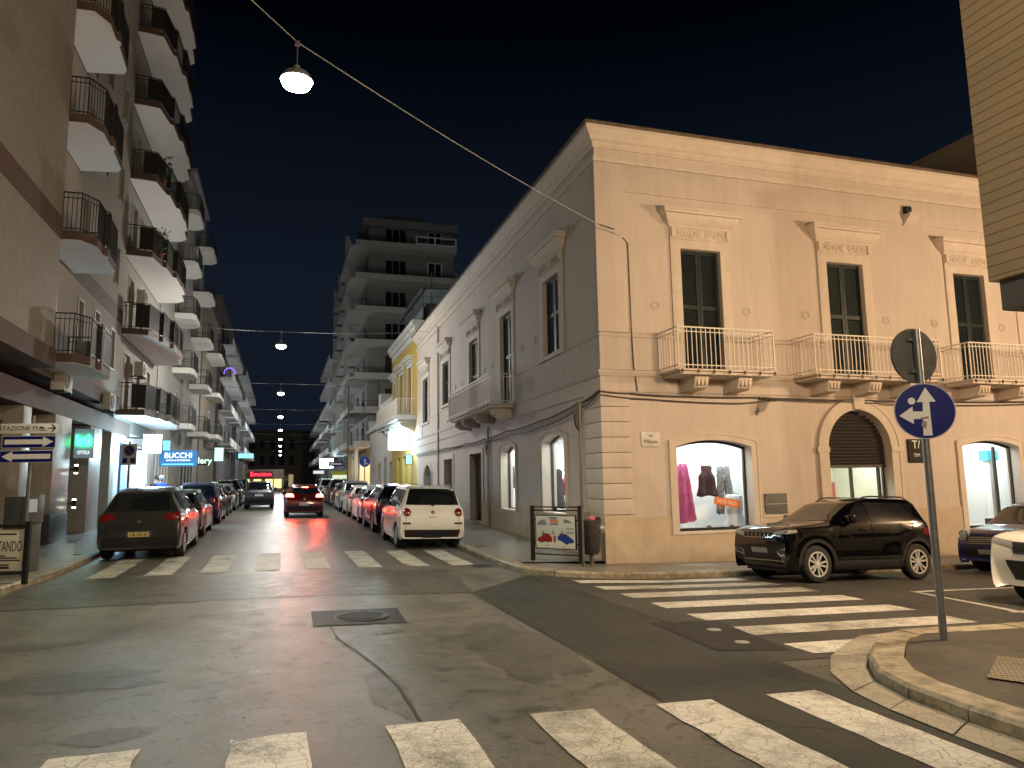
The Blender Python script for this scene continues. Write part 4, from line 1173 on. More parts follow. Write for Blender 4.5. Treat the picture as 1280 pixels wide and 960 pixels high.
LEAF = mat("balcony_leaves", (.035, .065, .025), .6, var=.5, scale=14)
def pot_plant(label, x, y, z, seed, h=.7):
    rr = random.Random(seed); t = thing("potted_plant", label, "plant", (x, y, z), "potted plants on the stepped balconies")
    c = MB(); c.lathe([(.10, z), (.14, z + .22), (.12, z + .22), (.11, z + .18), (0, z + .18)], (x, y, 0), n=12); c.build("pot", mat("terracotta", (.22, .09, .05), .8), t)
    c = MB()
    for i in range(150):
        a = rr.uniform(0, 2 * PI); zz = z + .25 + h * rr.random(); r = .34 * rr.random() ** .5
        p = Vector((x + r * math.cos(a), y + r * math.sin(a), zz)); d = Vector((rr.uniform(-1, 1), rr.uniform(-1, 1), rr.uniform(-.3, 1))).normalized() * .09; e = d.cross(Vector((rr.uniform(-1, 1), rr.uniform(-1, 1), 1))).normalized() * .028
        c.add([tuple(p - d), tuple(p + e), tuple(p + d), tuple(p - e)], [(0, 1, 2, 3)])
    c.build("foliage", LEAF, t)
for lab, zz, ss in (("bushy plant on the third stepped balcony from below", 10.82, 3), ("bushy plant on the fourth stepped balcony from below", 13.92, 5)): pot_plant(lab, -4.85, 31.4, zz, ss, .95)
pot_plant("small plant farther along the fourth stepped balcony from below", -4.72, 34.2, 13.92, 9, .6)

# ------------------------------------------------------------------ yellow house, white house, slab tower on the other side
YELLOW = mat("yellow_render", (.62, .42, .10), .85, var=.12, scale=1.5, streak=.4)
WHITER = mat("white_render", (.68, .68, .66), .85, var=.10, scale=1.5, streak=.4)
def TRF(x0):
    """right-hand facade facing the street: u along the street, n towards it"""
    return lambda u, v, n: (x0 - n, u, v)
YH = thing("yellow_house", "narrow yellow house with white window hoods and a glazed roof terrace", "building", (7.4, 45, .3))
T = TRF(7.36)
c = MB(T); yw = [(43.0, 44.4, 5.7, 8.6), (46.2, 47.6, 5.7, 8.6), (49.4, 50.2, 6.2, 8.4), (42.6, 44.2, .4, 3.3), (45.0, 46.4, .4, 3.3), (47.4, 48.6, .4, 3.3)]
wall(c, 41.05, 51.0, -1, 10.1, yw, 0, .3); c.build("wall", YELLOW, YH)
c = MB(T); lbox(c, 41.05, 51, -1, 10.1, -8, -.8); lbox(c, 41.05, 51, 10.1, 11.0, -8, .04); lbox(c, 41.0, 51.1, 10.72, 11.05, -8, .32); lbox(c, 41.02, 51.05, 10.45, 10.72, -.3, .18)
c.build("roof", WHITER, YH)
for a, b, v0, v1 in yw[:3]:
    c = MB(T); band(c, [(a, v0), (a, v1), (b, v1), (b, v0)], [(a - .2, v0), (a - .2, v1 + .25), (b + .2, v1 + .25), (b + .2, v0)], .003, .05)
    for p, z0, z1 in ((.15, .25, .4), (.28, .4, .5), (.36, .5, .62)): lbox(c, a - .2 - p, b + .2 + p, v1 + z0, v1 + z1, .003, p)
    o = c.build("window_hood", WHITER, YH)
    c = MB(T); lbox(c, a, b, v0, v1, -.2, -.15); lbox(c, (a + b) / 2 - .02, (a + b) / 2 + .02, v0, v1, -.15, -.13); build_sub(c, "shutter", WOODD, o, YH)
for i, (a, b, v0, v1) in enumerate(yw[3:]):
    c = MB(T); lbox(c, a, b, v0, v1, -.28, -.2); c.build("street_door", mat("pale_blue_door", (.30, .42, .52), .5, var=.1) if i == 1 else GREYD, YH)
c = MB(T); lbox(c, 41.4, 50.9, 5.30, 5.55, .003, 1.15); lbox(c, 41.6, 50.7, 5.12, 5.3, .003, 1.0)
for u in (42, 44.2, 46.4, 48.6, 50.4): c.prism([(5.12, .003), (5.12, .9), (4.95, .8), (4.6, .003)], u - .12, u + .12, 0)
bal = c.build("balcony", WHITER, YH)
c = MB(lambda x, y, z: T(x, z, y)); railing(c, [(41.5, .05), (41.5, 1.1), (50.8, 1.1), (50.8, .05)], 5.55, .95, .13, .012, .02); build_sub(c, "railing", RAILW, bal, YH)
c = MB(T)
for u in (41.3, 44.5, 47.7, 50.8): lbox(c, u - .03, u + .03, 11.05, 13.0, -.4, -.34)
lbox(c, 41.3, 50.8, 11.9, 11.96, -.4, -.34); lbox(c, 41.3, 50.8, 12.9, 13.0, -.42, -.32)
for i in range(6): lbox(c, 41.3 + i * 1.9, 41.36 + i * 1.9, 13.0, 13.06, -3.4, -.3)
ter = c.build("terrace_frame", GREYP, YH)
c = MB(T); lbox(c, 41.3, 50.8, 13.02, 13.04, -3.4, -.3); lbox(c, 41.4, 50.7, 11.1, 11.88, -.375, -.365); build_sub(c, "terrace_glass", mat("pale_roof_glass", (.30, .35, .38), .15), ter, YH)
c = MB(T); lbox(c, 41.6, 42.4, 11.05, 12.2, -1.4, -.6); c.tube([(42.0, 12.2, -1), (42.0, 14.2, -1)], .04, 6); c.build("chimney", GREYP, YH)
box_sign("light_box_sign", "big blank white glowing light box under the balcony of the yellow house", 6.02, 7.25, 43.4, 3.62, 4.72)
box_sign("light_box_sign", "small bluish lit sign box beside the yellow house's street door", 6.9, 7.30, 42.4, 2.75, 3.35, emat("blue_white_box", (.45, .8, 1.0), 1.3), .15)

WH = thing("white_house", "low white house with stepped parapet and roof cornice past the yellow house", "building", (7.6, 58, .4))
T = TRF(7.62); c = MB(T); ww = [(52.5, 53.7, .5, 3.2), (55.5, 56.6, 1.5, 3.6), (59, 60.2, .5, 3.2), (63, 63.8, 2.0, 3.8)]
wall(c, 51.0, 66.4, -1, 6.1, ww, 0, .3)
c.quad((66.4, -1, 0), (66.4, -1, -8), (66.4, 6.1, -8), (66.4, 6.1, 0))
c.build("wall", WHITER, WH)
c = MB(T); lbox(c, 51.05, 66.3, -1, 6.1, -8, -.7); lbox(c, 51.0, 66.5, 6.1, 6.35, -8, .3); lbox(c, 51, 66.4, 6.35, 6.6, -8, .12); lbox(c, 51, 60.5, 6.6, 8.0, -8, .0); lbox(c, 59.2, 60.5, 8.0, 8.9, -1.5, .02); lbox(c, 65.6, 66.5, 6.6, 7.2, -.6, .14)
c.build("parapet", WHITER, WH)
for a, b, v0, v1 in ww:
    c = MB(T); band(c, [(a, v0), (a, v1), (b, v1), (b, v0)], [(a - .15, v0), (a - .15, v1 + .15), (b + .15, v1 + .15), (b + .15, v0)], .003, .05); o = c.build("window", STONE, WH)
    c = MB(T); lbox(c, a, b, v0, v1, -.25, -.2); build_sub(c, "shutter", GREYD, o, WH)

TW = thing("apartment_tower", "tall apartment tower with white wraparound balcony slabs behind the yellow house", "building", (11, 67, .5))
TGREY = mat("tower_grey", (.30, .30, .29), .9, var=.10, scale=1.0, streak=.5)
TWHITE = mat("tower_white", (.56, .56, .54), .85, var=.10, scale=1.5, streak=.5)
X0, X1, Y0, Y1 = 7.6, 16.0, 69.0, 96.0
c = MB(); c.box(X0, X1, Y0, Y1, 4.6, 27.0); c.box(X0 - .6, X1 + .3, Y0 - .6, Y1, 26.3, 27.05); c.build("wall", TGREY, TW)
c = MB(); c.box(X0 + .3, X1, Y0 - 1.9, Y1, -1, 4.6); c.build("ground_floor", mat("warm_render", (.45, .36, .24), .8, var=.15, streak=.3), TW)
lv = [5.1 + 3.13 * k for k in range(7)]
for k, z in enumerate(lv):
    c = MB(); yb = Y0 - 2.1; xb = X0 - 1.9
    c.prism([(xb + .5, yb), (X1 - .2, yb), (X1 - .2, Y0 + .02), (X0 + .02, Y0 + .02), (X0 + .02, 80), (xb, 80), (xb, yb + .6)], z - .16, z)
    c.prism([(xb + .5, yb), (X1 - .2, yb), (X1 - .2, yb + .1), (xb + .5, yb + .1)], z + .001, z + .42)
    c.box(xb, xb + .1, yb + .6, 76, z + .001, z + .42); c.box(X1 - .3, X1 - .2, yb + .1, Y0 - .01, z + .001, z + 1.0)
    c.box(xb + .06, xb + .5, 73.6, 73.8, z, z + 2.9)
    o = c.build("balcony", TWHITE, TW)
    r = MB(); railing(r, [(xb + .5, yb + .05), (X1 - .3, yb + .05)], z + .42, .55, .25, .012, .02); build_sub(r, "railing", IRON, o, TW)
    if k == 6:
        c = MB(); c.box(11.8, X1 - .2, yb - .02, yb, z + .42, z + .55); c.box(11.8, X1 - .2, yb - .02, yb, z + 1.1, z + 1.25)
        for x in (11.8, 13.6, X1 - .35): c.box(x, x + .15, yb - .02, yb, z + .55, z + 1.1)
        build_sub(c, "white_frame", WHITEP, o, TW)
    for x, w in ((9.2, 2.0), (13.4, 1.3)):
        c = MB(); c.box(x - .1, x + w + .1, Y0 - .07, Y0 + .01, z + .02, z + 2.45)
        o = c.build("window", WHITEP if (k * 3 + int(x)) % 3 else TGREY, TW)
        c = MB(); n = 3 if w > 1.5 else 2
        for i in range(n): c.box(x + w * i / n + .05, x + w * (i + 1) / n - .05, Y0 - .10, Y0 - .075, z + .1, z + 2.35)
        build_sub(c, "glass_pane", WOODD if k in (1, 2) and x < 10 else DARKGL, o, TW)
    for y in (71.5, 77, 84):
        c = MB(); c.box(X0 - .06, X0 + .01, y, y + 1.8, z + .05, z + 2.4); c.build("window", DARKGL, TW)
    for y in (82, 89.5):
        c = MB(); c.box(X0 - 1.6, X0 + .02, y, y + 5.5, z - .16, z); c.box(X0 - 1.6, X0 - 1.5, y, y + 5.5, z, z + .6); c.box(X0 - 1.55, X0, y + 5.3, y + 5.45, z, z + 2.6); c.build("balcony", TWHITE, TW)
c = MB(); c.box(9.5, 13, 70.5, 78, 27.05, 28.2); c.build("roof_hut", TGREY, TW)
c = MB(); c.box(X0 - 1.2, X0 - .9, Y0 - 1.2, Y0 - .9, -.5, 5.0); c.box(X0 - 1.2, X0 - .9, 74, 74.3, -.5, 5.0); c.build("column", TWHITE, TW)
c = MB(); c.box(X0 - .2, X0 + .29, 67.6, 73.0, .5, 3.6); c.build("glowing_wall", emat("warm_wall_glow", (1.0, .62, .26), 1.3), TW)  # warm light on the ground-floor wall, put in as a glowing slab
lam = thing("wall_lamp", "small warm wall lamp on the yellow-lit wall under the tower", "light", (7.9, 67, 3.3))
c = MB(); c.lathe([(0, 3.1), (.14, 3.2), (.14, 3.4), (0, 3.45)], (8.0, 66.9, 0), n=10); c.build("lamp_globe", emat("warm_globe", (1, .72, .35), 25), lam)
RB = [o for o in bpy.data.objects if o.get('label', '').startswith('big blank white glowing light box under the balcony of the yellow')][0]
LB = [o for o in bpy.data.objects if o.get('label', '').startswith('big blank white glowing light box under the lowest')][0]
def point(name, parent, loc, watts, col, r=.12, spot=None, blend=.6):
    d = bpy.data.lights.new(name, 'SPOT' if spot else 'POINT'); d.energy = watts; d.color = col; d.shadow_soft_size = r
    if spot: d.spot_size = R(spot); d.spot_blend = blend
    o = bpy.data.objects.new(name, d); COL.objects.link(o)
    o.location = Vector(loc) - (parent.location if parent else Vector())
    if parent: o.parent = parent
    return o
point("lamp_light", lam, (7.9, 66.5, 3.2), 120, (1, .66, .30), .15)

point("sign_light", RB, (6.5, 42.9, 4.2), 420, (.62, .86, 1.0), .4)
point("sign_light", LB, (-4.75, 30.9, 3.3), 320, (.55, .85, 1.0), .35)
point("sign_light", LB, (-4.8, 32.6, 3.3), 320, (.50, .82, 1.0), .35)
slab_tower("apartment_building", "grey apartment block with stacked balconies directly beyond the slab tower", 7.4, 18, 98, 122, [5.6, 8.7, 11.8, 14.9, 18.0], 21.5, -1, TGREY, 1.6)
slab_tower("apartment_building", "last grey apartment block near the end of the street on the tower's side", 7.2, 18, 124, 165, [5.4, 8.5, 11.6], 15.5, -1, TGREY, 1.4)
box_sign("light_box_sign", "small blank white lit sign far away above the parked cars", 4.3, 5.9, 88, 3.55, 4.65, LIGHTBOX)
t = thing("shopfront", "far lit shop window with yellow posters under the slab tower", "shopfront", (7.0, 86, .6))
c = MB(); c.box(5.6, 7.6, 85, 85.1, .6, 3.0); c.build("lit_window", emat("shop_yellow", (.9, 1.0, .7), .9), t)
c = MB(); c.box(5.5, 7.7, 84.9, 85.0, 2.7, 3.1); c.box(5.9, 6.4, 84.9, 84.95, 1.4, 2.2); c.box(6.7, 7.1, 84.9, 84.95, 1.2, 2.3); c.build("posters", mat("poster_yellow", (.55, .6, .05), .6), t)

# the building that closes the street
EB = thing("corner_building", "long low dark building with lit ground-floor windows closing the far end of the street", "building", (8, 195, .5))
EW = mat("far_stone", (.24, .19, .14), .9, var=.15, scale=.6)
c = MB(); c.prism([(-22, 190), (5, 192), (26, 215), (26, 240), (-22, 240)], -1, 14.6); c.prism([(-22.3, 189.6), (5.2, 191.6), (26.4, 214.8), (26.4, 240), (-22.3, 240)], 14.6, 15.3); c.build("wall", EW, EB)
for i, x in enumerate((-9.5, -7.2, -4.9, -2.6, -.3, 2.0)):
    c = MB(); y = 190 + 2 * (x + 22) / 27 - .08; c.box(x, x + 1.1, y - .1, y + .05, 1.3, 4.2); c.build("window", emat("far_window_%d" % (i % 3), (1.0, .78, .42), (.55, .95, .35)[i % 3]), EB)
    for z in (6.5, 10.5):
        c = MB(); c.box(x, x + 1.1, y - .1, y + .05, z, z + 2.2); c.build("window", DARKIN, EB)
RS = thing("neon_sign", "red glowing lettered shop sign at the far end of the street", "sign", (-6, 120, 3))
c = MB(); c.box(-4.6, -1.1, 120.1, 120.3, 2.9, 3.8); c.build("sign_box", mat("dark_red_panel", (.15, .02, .02), .6), RS)
text_mb("Emotion", .92, lambda x, y, z: (-2.85 + x, 120.05 - z, 3.35 + y), .03, squeeze=1.0).build("neon_letters", emat("red_neon", (1.0, .03, .06), 5.0), RS)
t = thing("kiosk", "low shop pavilion with yellow-lit windows below the red sign", "kiosk", (-3, 121, .5))
c = MB(); c.box(-6.2, .5, 120.4, 124, .4, 4.1); c.build("wall", EW, t)
for x in (-5.6, -3.9, -2.2, -.9):
    c = MB(); c.box(x, x + 1.1, 120.25, 120.38, 1.2, 2.6); c.build("lit_window", emat("kiosk_yellow", (1.0, .75, .3), 1.6), t)
for args in (("shop_sign", "small cyan lit strip sign far down the left buildings", -5.0, -3.2, 96, 5.0, 5.6, emat("cyan_strip", (.2, .8, 1.0), 2.2)),
             ("shop_sign", "pale green lit square pharmacy sign beyond the narrow balconies", -5.0, -4.3, 62, 3.6, 4.7, emat("mint_box", (.55, 1.0, .85), 1.6)),
             ("light_box_sign", "faint white lit strip sign far along the row of parked cars", 4.6, 6.2, 112, 3.2, 3.7, emat("dim_white", (.9, .9, .95), .9))):
    box_sign(*args)

# block rising behind the palazzo roof
BB = thing("apartment_building", "dim flat wall of a taller block rising behind the palazzo roof beside the brick bay", "building", (30, 30, 0))
c = MB(); c.box(26.0, 45, 15.5, 44, -1.5, 14.95); c.box(25.9, 45.2, 15.4, 44.1, 14.95, 15.15); c.build("wall", mat("dim_warm_render", (.20, .155, .11), .9, var=.2, scale=.5), BB)

# near corner building with the overhanging ribbed brick bay
def brick_tile(name):
    m = bpy.data.materials.new(name); m.use_nodes = True; nt = m.node_tree; b = nt.nodes["Principled BSDF"]
    geo = nd(nt, "ShaderNodeNewGeometry"); sp = nd(nt, "ShaderNodeSeparateXYZ"); nt.links.new(geo.outputs["Position"], sp.inputs[0])
    cb = nd(nt, "ShaderNodeCombineXYZ"); ad = nd(nt, "ShaderNodeMath", operation='ADD')
    nt.links.new(sp.outputs[0], ad.inputs[0]); nt.links.new(sp.outputs[1], ad.inputs[1]); nt.links.new(ad.outputs[0], cb.inputs[0]); nt.links.new(sp.outputs[2], cb.inputs[1])
    br = nd(nt, "ShaderNodeTexBrick"); br.inputs["Scale"].default_value = 1.0; br.inputs["Brick Width"].default_value = 9.0; br.inputs["Row Height"].default_value = .115
    br.inputs["Mortar Size"].default_value = .005; br.inputs["Mortar Smooth"].default_value = .3; br.offset = .5
    br.inputs["Color1"].default_value = (.46, .335, .19, 1); br.inputs["Color2"].default_value = (.41, .30, .17, 1); br.inputs["Mortar"].default_value = (.15, .11, .065, 1)
    nt.links.new(cb.outputs[0], br.inputs["Vector"]); nt.links.new(br.outputs["Color"], b.inputs["Base Color"])
    bp = nd(nt, "ShaderNodeBump"); bp.inputs["Strength"].default_value = .7; bp.inputs["Distance"].default_value = .012; bp.invert = True
    nt.links.new(br.outputs["Fac"], bp.inputs["Height"]); nt.links.new(bp.outputs["Normal"], b.inputs["Normal"])
    b.inputs["Roughness"].default_value = .6; MATS[name] = m; return m
BRK = brick_tile("ochre_tile_courses")
NB = thing("corner_building", "ochre tiled bay of a corner building overhanging the near pavement", "building", (8, 0, 0))
c = MB(); c.box(7.24, 13, -25, 5.75, 3.75, 7.9); c.build("tiled_bay", BRK, NB)
c = MB(); c.box(7.30, 13, -25, 5.68, 3.42, 3.75); c.box(7.10, 13, -25, 5.92, 7.9, 8.15); c.build("concrete_edge", mat("concrete_beam", (.16, .15, .135), .8, var=.2, scale=3), NB, bevel=.01)
c = MB(); c.box(7.3, 13, -25, 5.3, 8.15, 14); c.box(8.6, 13, -25, 3.6, -.8, 3.42); c.box(13.02, 27, -25, 5.4, -1.2, 13); c.build("wall", BEIGE, NB)

# ------------------------------------------------------------------ street lamps hung on wires
LHOUSE = mat("lamp_housing", (.35, .36, .35), .45, metal=.5)
def street_lamp(label, x, y, z, watts, col, es, a=None, b=None, r=.17, spot=160, wirelabel=None):
    t = thing("street_lamp", label, "street lamp", (x, y, z), "street lamps hung over the road")
    c = MB(); c.lathe([(0, z + .34), (.05, z + .34), (.07, z + .26), (.2, z + .2), (.27, z + .1), (.28, z + .06), (.25, z + .06), (.0, z + .08)], (x, y, 0), n=20); c.build("lamp_housing", LHOUSE, t, smooth=True)
    c = MB(); c.lathe([(0, z - .09), (r * .5, z - .08), (r * .9, z - .03), (r, z + .02), (r * .95, z + .055)], (x, y, 0), n=18); c.build("lamp_bowl", emat("lamp_bowl_%s" % (str(int(es)) + str(int(col[2] * 100))), col, es), t, smooth=True)
    c = MB(); c.tube([(x, y, z + .34), (x, y, z + .75)], .012, 5); c.box(x - .04, x + .04, y - .03, y + .03, z + .72, z + .80); c.build("hanger", STEEL, t)
    if watts: point("lamp_light", t, (x, y, z - .13), watts, col, .15, spot, .55)
    if a:
        mid = (x, y, z + .78)
        pts = []
        for p, q_ in ((a, mid), (mid, b)):
            for i in range(12):
                s = i / 12; pts.append((p[0] + (q_[0] - p[0]) * s, p[1] + (q_[1] - p[1]) * s, p[2] + (q_[2] - p[2]) * s - .12 * math.sin(PI * s)))
        pts.append(b)
        c = MB(); c.tube(pts, .009, 6)
        w = c.build("lamp_wire", CABLE_L); tag(w, wirelabel or "thin steel wire carrying " + label, "wire", "wires carrying the street lamps")
    return t
CABLE_L = mat("steel_wire", (.40, .39, .36), .9, spec=.1)
street_lamp("big bright street lamp hanging close over the crossing", .10, 12.3, 8.52, LAMP_MAIN, C_MAIN, 60, (7.5, 14.99, 7.36), (-6.6, 9.0, 13.2), .25, 128, "long pale wire running from the palazzo corner up to the big close lamp")
RY = [37.8, 57.8, 78, 97, 117, 137, 158, 180]
names = ["second", "third", "fourth", "fifth", "sixth", "seventh", "eighth", "ninth"]
for i, y in enumerate(RY):
    street_lamp("street lamp, %s along the road counting from the crossing" % names[i], -.12, y, 8.55, (LAMP_FAR * (1.0 if i == 0 else .5) if i < 3 else LAMP_FAR * .4) if i < 6 else 0, (1.0, .95, .84) if i < 2 else C_FAR, 60,
                (7.3 if y < 60 else 5.6, y - (1.0 if y < 60 else 0), 9.5), (-5.8 if y < 60 else -4.8, y, 9.6), .23, None)
street_lamp("street lamp of the road behind the camera", 3.0, -3.0, 7.6, LAMP_BACK, C_BACK, 60, (7.3, -3, 8.8), (-7, -3, 8.8), .2, None)
def bracket_lamp(label, x, y, z, watts):
    t = thing("street_lamp", label, "street lamp", (x, y, z), "amber bracket lamps on the corner building")
    c = MB(); c.lathe([(0, z + .22), (.10, z + .20), (.19, z + .10), (.20, z + .06), (.17, z + .06), (0, z + .08)], (x, y, 0), n=18); c.build("lamp_housing", LHOUSE, t, smooth=True)
    c = MB(); c.lathe([(0, z - .10), (.09, z - .08), (.15, z - .02), (.165, z + .05)], (x, y, 0), n=18); c.build("lamp_bowl", emat("amber_bowl", C_WARM, 40), t, smooth=True)
    c = MB(); c.tube([(x, y - .75, z - .1), (x, y - .55, z + .25), (x, y - .2, z + .34), (x, y, z + .22)], .025, 8); c.build("bracket_arm", STEEL, t)
    point("lamp_light", t, (x, y, z - .15), watts, C_WARM, .4)
bracket_lamp("amber bracket lamp on the end of the ochre tiled bay over the side street", 9.6, 6.45, 5.3, LAMP_WARM)
bracket_lamp("amber bracket lamp farther along the side street on the corner building", 20.5, 6.1, 5.5, LAMP_SIDE)

# ------------------------------------------------------------------ signs, boards, bins
BLUE = mat("sign_blue", (.003, .007, .13), .4, spec=.25)
SIGNW = mat("sign_white", (.72, .70, .66), .45)
LBLUE = mat("sign_rim", (.40, .40, .42), .4)
def frame_at(o, ux, uy=(0, 0, 1)):
    """plate frame: x along ux, y up, z out"""
    U = Vector(ux).normalized(); V = Vector(uy).normalized(); N = U.cross(V); O = Vector(o)
    return lambda x, y, z: tuple(O + U * x + V * y + N * z)
# blue arrow sign with the round sign seen from behind, on one pole
gz = zg(6.78, 6.33) + .12
sp = thing("sign_post", "steel post with a blue two-arrow disc below a grey disc seen from behind", "road sign", (6.78, 6.33, gz))
base = Vector((6.80, 6.33, gz - .05)); top = Vector((6.775, 6.31, 3.32))
c = MB(); c.tube([base, top], .040, 12); c.build("pole", STEEL, sp, smooth=True)
cen = base.lerp(top, .70)
T = frame_at((cen.x - .03, cen.y - .05, 2.395), (.85, -.53, 0))
def disc(T, r, z0, z1, name, m, root, n=40):
    c = MB(T); p = [(r * math.cos(2 * PI * i / n), r * math.sin(2 * PI * i / n)) for i in range(n)]
    c.prism(p, z0, z1, 2); return c.build(name, m, root)
disc(T, .31, -.01, .0, "disc_rim", LBLUE, sp); disc(T, .298, .001, .004, "disc_face", BLUE, sp)
c = MB(T)
c.prism([(-.035, -.27), (.055, -.27), (.050, .10), (.115, .10), (.022, .26), (-.075, .10), (-.015, .10)][::-1], .005, .007, 2)
c.prism([(-.26, -.045), (-.12, .055), (-.12, .0), (-.02, -.005), (-.02, -.085), (-.12, -.085), (-.12, -.14)][::-1], .0052, .0072, 2)
c.build("white_arrows", SIGNW, sp)
disc(frame_at(T(-.125, .115, .0045), (.85, -.53, 0)), .038, .0, .003, "round_sticker", SIGNW, sp, 18)
c = MB(T); c.prism([(-.05, -.07), (.03, -.06), (.035, -.085), (-.045, -.09)], .0075, .0085, 2); c.prism([(-.05, -.16), (.0, -.2), (.01, -.12), (-.03, -.1)], .0075, .0085, 2); c.build("sticker_remains", mat("old_sticker", (.28, .22, .22), .6), sp)
T2 = frame_at((top.x, top.y + .045, 3.03), (1, -.035, 0))
disc(T2, .31, -.012, -.002, "disc_back", GREYP, sp); disc(T2, .305, -.03, -.013, "disc_front", BLUE, sp)
c = MB(T2); c.box(-.10, .10, .16, .20, .0, .03); c.box(-.10, .10, -.20, -.16, .0, .03); c.build("clamp", STEEL, sp)
# round sign by the palazzo corner seen nearly edge-on
gz = zg(6.05, 14.35) + .12
s2 = thing("sign_post", "thin post by the palazzo corner with a dark round sign seen almost edge-on", "road sign", (6.05, 14.35, gz))
c = MB(); c.tube([(6.05, 14.35, gz - .05), (6.05, 14.35, 3.35)], .028, 8); c.build("pole", GREYP, s2, smooth=True)
T = frame_at((6.02, 14.32, 3.05), (.62, .785, 0)); disc(T, .30, -.012, 0, "disc_back", mat("dark_sign_back", (.03, .033, .03), .5), s2); disc(T, .29, -.03, -.013, "disc_front", BLUE, s2)
# direction signs at the left
gz = .12
s3 = thing("sign_post", "post with white STAZIONE FS plate above two blue one-way arrow plates", "road sign", (-4.75, 15.6, gz))
c = MB(); c.tube([(-4.42, 15.64, gz), (-4.42, 15.64, 3.05)], .03, 8); c.build("pole", GREYP, s3, smooth=True)
def plate(T, x0, x1, y0, y1, m, name, root, z0=0.0, z1=.008):
    c = MB(T); c.box(x0, x1, y0, y1, z0, z1); return c.build(name, m, root, bevel=.002)
T = frame_at((-4.41, 15.58, 2.80), (.97, -.24, 0))
o = plate(T, -.57, .46, -.085, .10, SIGNW, "station_plate", s3)
c = text_mb("STAZIONE FS", .118, lambda x, y, z: T(-.235 + x, .01 + y, .0085 + z)); build_sub(c, "lettering", INK, o, s3)
c = MB(T); c.box(.29, .41, .0, .018, .0085, .011); c.prism([(.34, .078), (.37, .078), (.435, .009), (.37, -.060), (.34, -.060), (.40, .009)], .0085, .011, 2)
c.prism([(.13, -.02), (.24, -.02), (.27, -.035), (.13, -.035)], .0085, .0105, 2); c.prism([(.13, .035), (.19, .04), (.24, .0), (.13, .0)], .0085, .0105, 2); build_sub(c, "arrow_symbol", INK, o, s3)
for k, (yc, sg_) in enumerate(((-.24, 1), (-.51, -1))):
    o = plate(T, -.52 - .03 * k, .44 - .03 * k, yc - .115, yc + .115, LBLUE, "arrow_plate", s3)
    c = MB(T); c.box(-.505 - .03 * k, .425 - .03 * k, yc - .10, yc + .10, .0085, .0105); build_sub(c, "blue_field", BLUE, o, s3)
    c = MB(T); cx = -.04 - .03 * k
    pts = [(-.43, -.045), (.25, -.045), (.25, -.095), (.44, 0), (.25, .095), (.25, .045), (-.43, .045)]
    c.prism([(cx + sg_ * px, yc + py) for px, py in pts], .011, .013, 2); build_sub(c, "white_arrow", SIGNW, o, s3)
# ticket machine and notice board at the left corner
tm = thing("ticket_machine", "dark grey boxy parking ticket machine with a pale screen behind the notice board", "ticket machine", (-4.9, 16.6, .12))
c = MB(); c.box(-5.02, -4.66, 16.4, 16.85, .1, 1.55); c.build("cabinet", mat("charcoal_cabinet", (.035, .038, .038), .45, var=.2, scale=5), tm, bevel=.015)
c = MB(); c.box(-4.65, -4.44, 16.42, 16.75, 1.05, 1.58); c.box(-4.64, -4.46, 16.45, 16.72, .1, 1.05); c.build("side_case", GREYP, tm, bevel=.01)
c = MB(); c.box(-4.62, -4.47, 16.405, 16.418, 1.25, 1.5); c.build("screen", mat("pale_screen", (.45, .47, .55), .3, emis=(.5, .55, .7), estr=.12), tm)
nb = thing("notice_board", "cream printed notice board in a black frame by the kerb at the frame's edge", "notice board", (-4.6, 14.7, .12))
T = frame_at((-4.44, 14.62, .13), (.95, -.30, 0))
c = MB(T); c.box(.36, .44, -.02, 1.02, -.03, .03); c.box(-.95, -.87, -.02, 1.02, -.03, .03); c.box(-.87, .36, .92, .97, -.02, .02); c.box(-.87, .36, .14, .18, -.02, .02); c.build("frame", IRON, nb)
o = plate(T, -.84, .345, .20, .885, mat("cream_board", (.66, .62, .50), .6, var=.08, scale=6), "board", nb, -.01, .01)
c = text_mb("TANDO", .25, lambda x, y, z: T(.325 + x, .60 + y, .011 + z), .002, 'RIGHT', .46); build_sub(c, "lettering", INK, o, nb)
c = MB(T)
for z, x0, x1 in ((.415, -.6, .25), (.375, -.6, .30), (.30, -.5, .12), (.265, -.5, .12), (.45, -.6, .05)): c.box(x0, x1, z - .011, z + .011, .011, .013)
c.box(-.5, .13, .235, .255, .011, .013); c.box(-.7, .22, .80, .825, .011, .013); build_sub(c, "small_print", INK, o, nb)
# no-parking plate on the left pavement
gz = .25
np_ = thing("sign_post", "post with a square no-parking plate and two small symbols beside the first parked car", "road sign", (-4.62, 26, gz))
c = MB(); c.tube([(-4.62, 26.03, gz - .1), (-4.62, 26.03, 3.15)], .03, 8); c.build("pole", GREYP, np_)
T = frame_at((-4.62, 26.0, 2.74), (.96, -.28, 0))
o = plate(T, -.24, .24, -.34, .33, mat("plate_grey", (.42, .42, .42), .5), "plate", np_)
c = MB(T); p = [(.17 * math.cos(i * PI / 16), .12 + .17 * math.sin(i * PI / 16)) for i in range(32)]; c.prism(p, .0085, .010, 2); build_sub(c, "ring", mat("dull_red", (.16, .05, .06), .5), o, np_)
c = MB(T); p = [(.13 * math.cos(i * PI / 16), .12 + .13 * math.sin(i * PI / 16)) for i in range(32)]; c.prism(p, .0105, .012, 2); c.box(-.2, -.05, -.28, -.12, .009, .011); c.box(.05, .2, -.28, -.12, .009, .011); build_sub(c, "blue_disc", BLUE, o, np_)
c = MB(T); c.prism([(-.11, .20), (-.08, .23), (.11, .04), (.08, .01)], .0125, .0135, 2); build_sub(c, "red_bar", mat("dull_red", (.16, .05, .06), .5), o, np_)
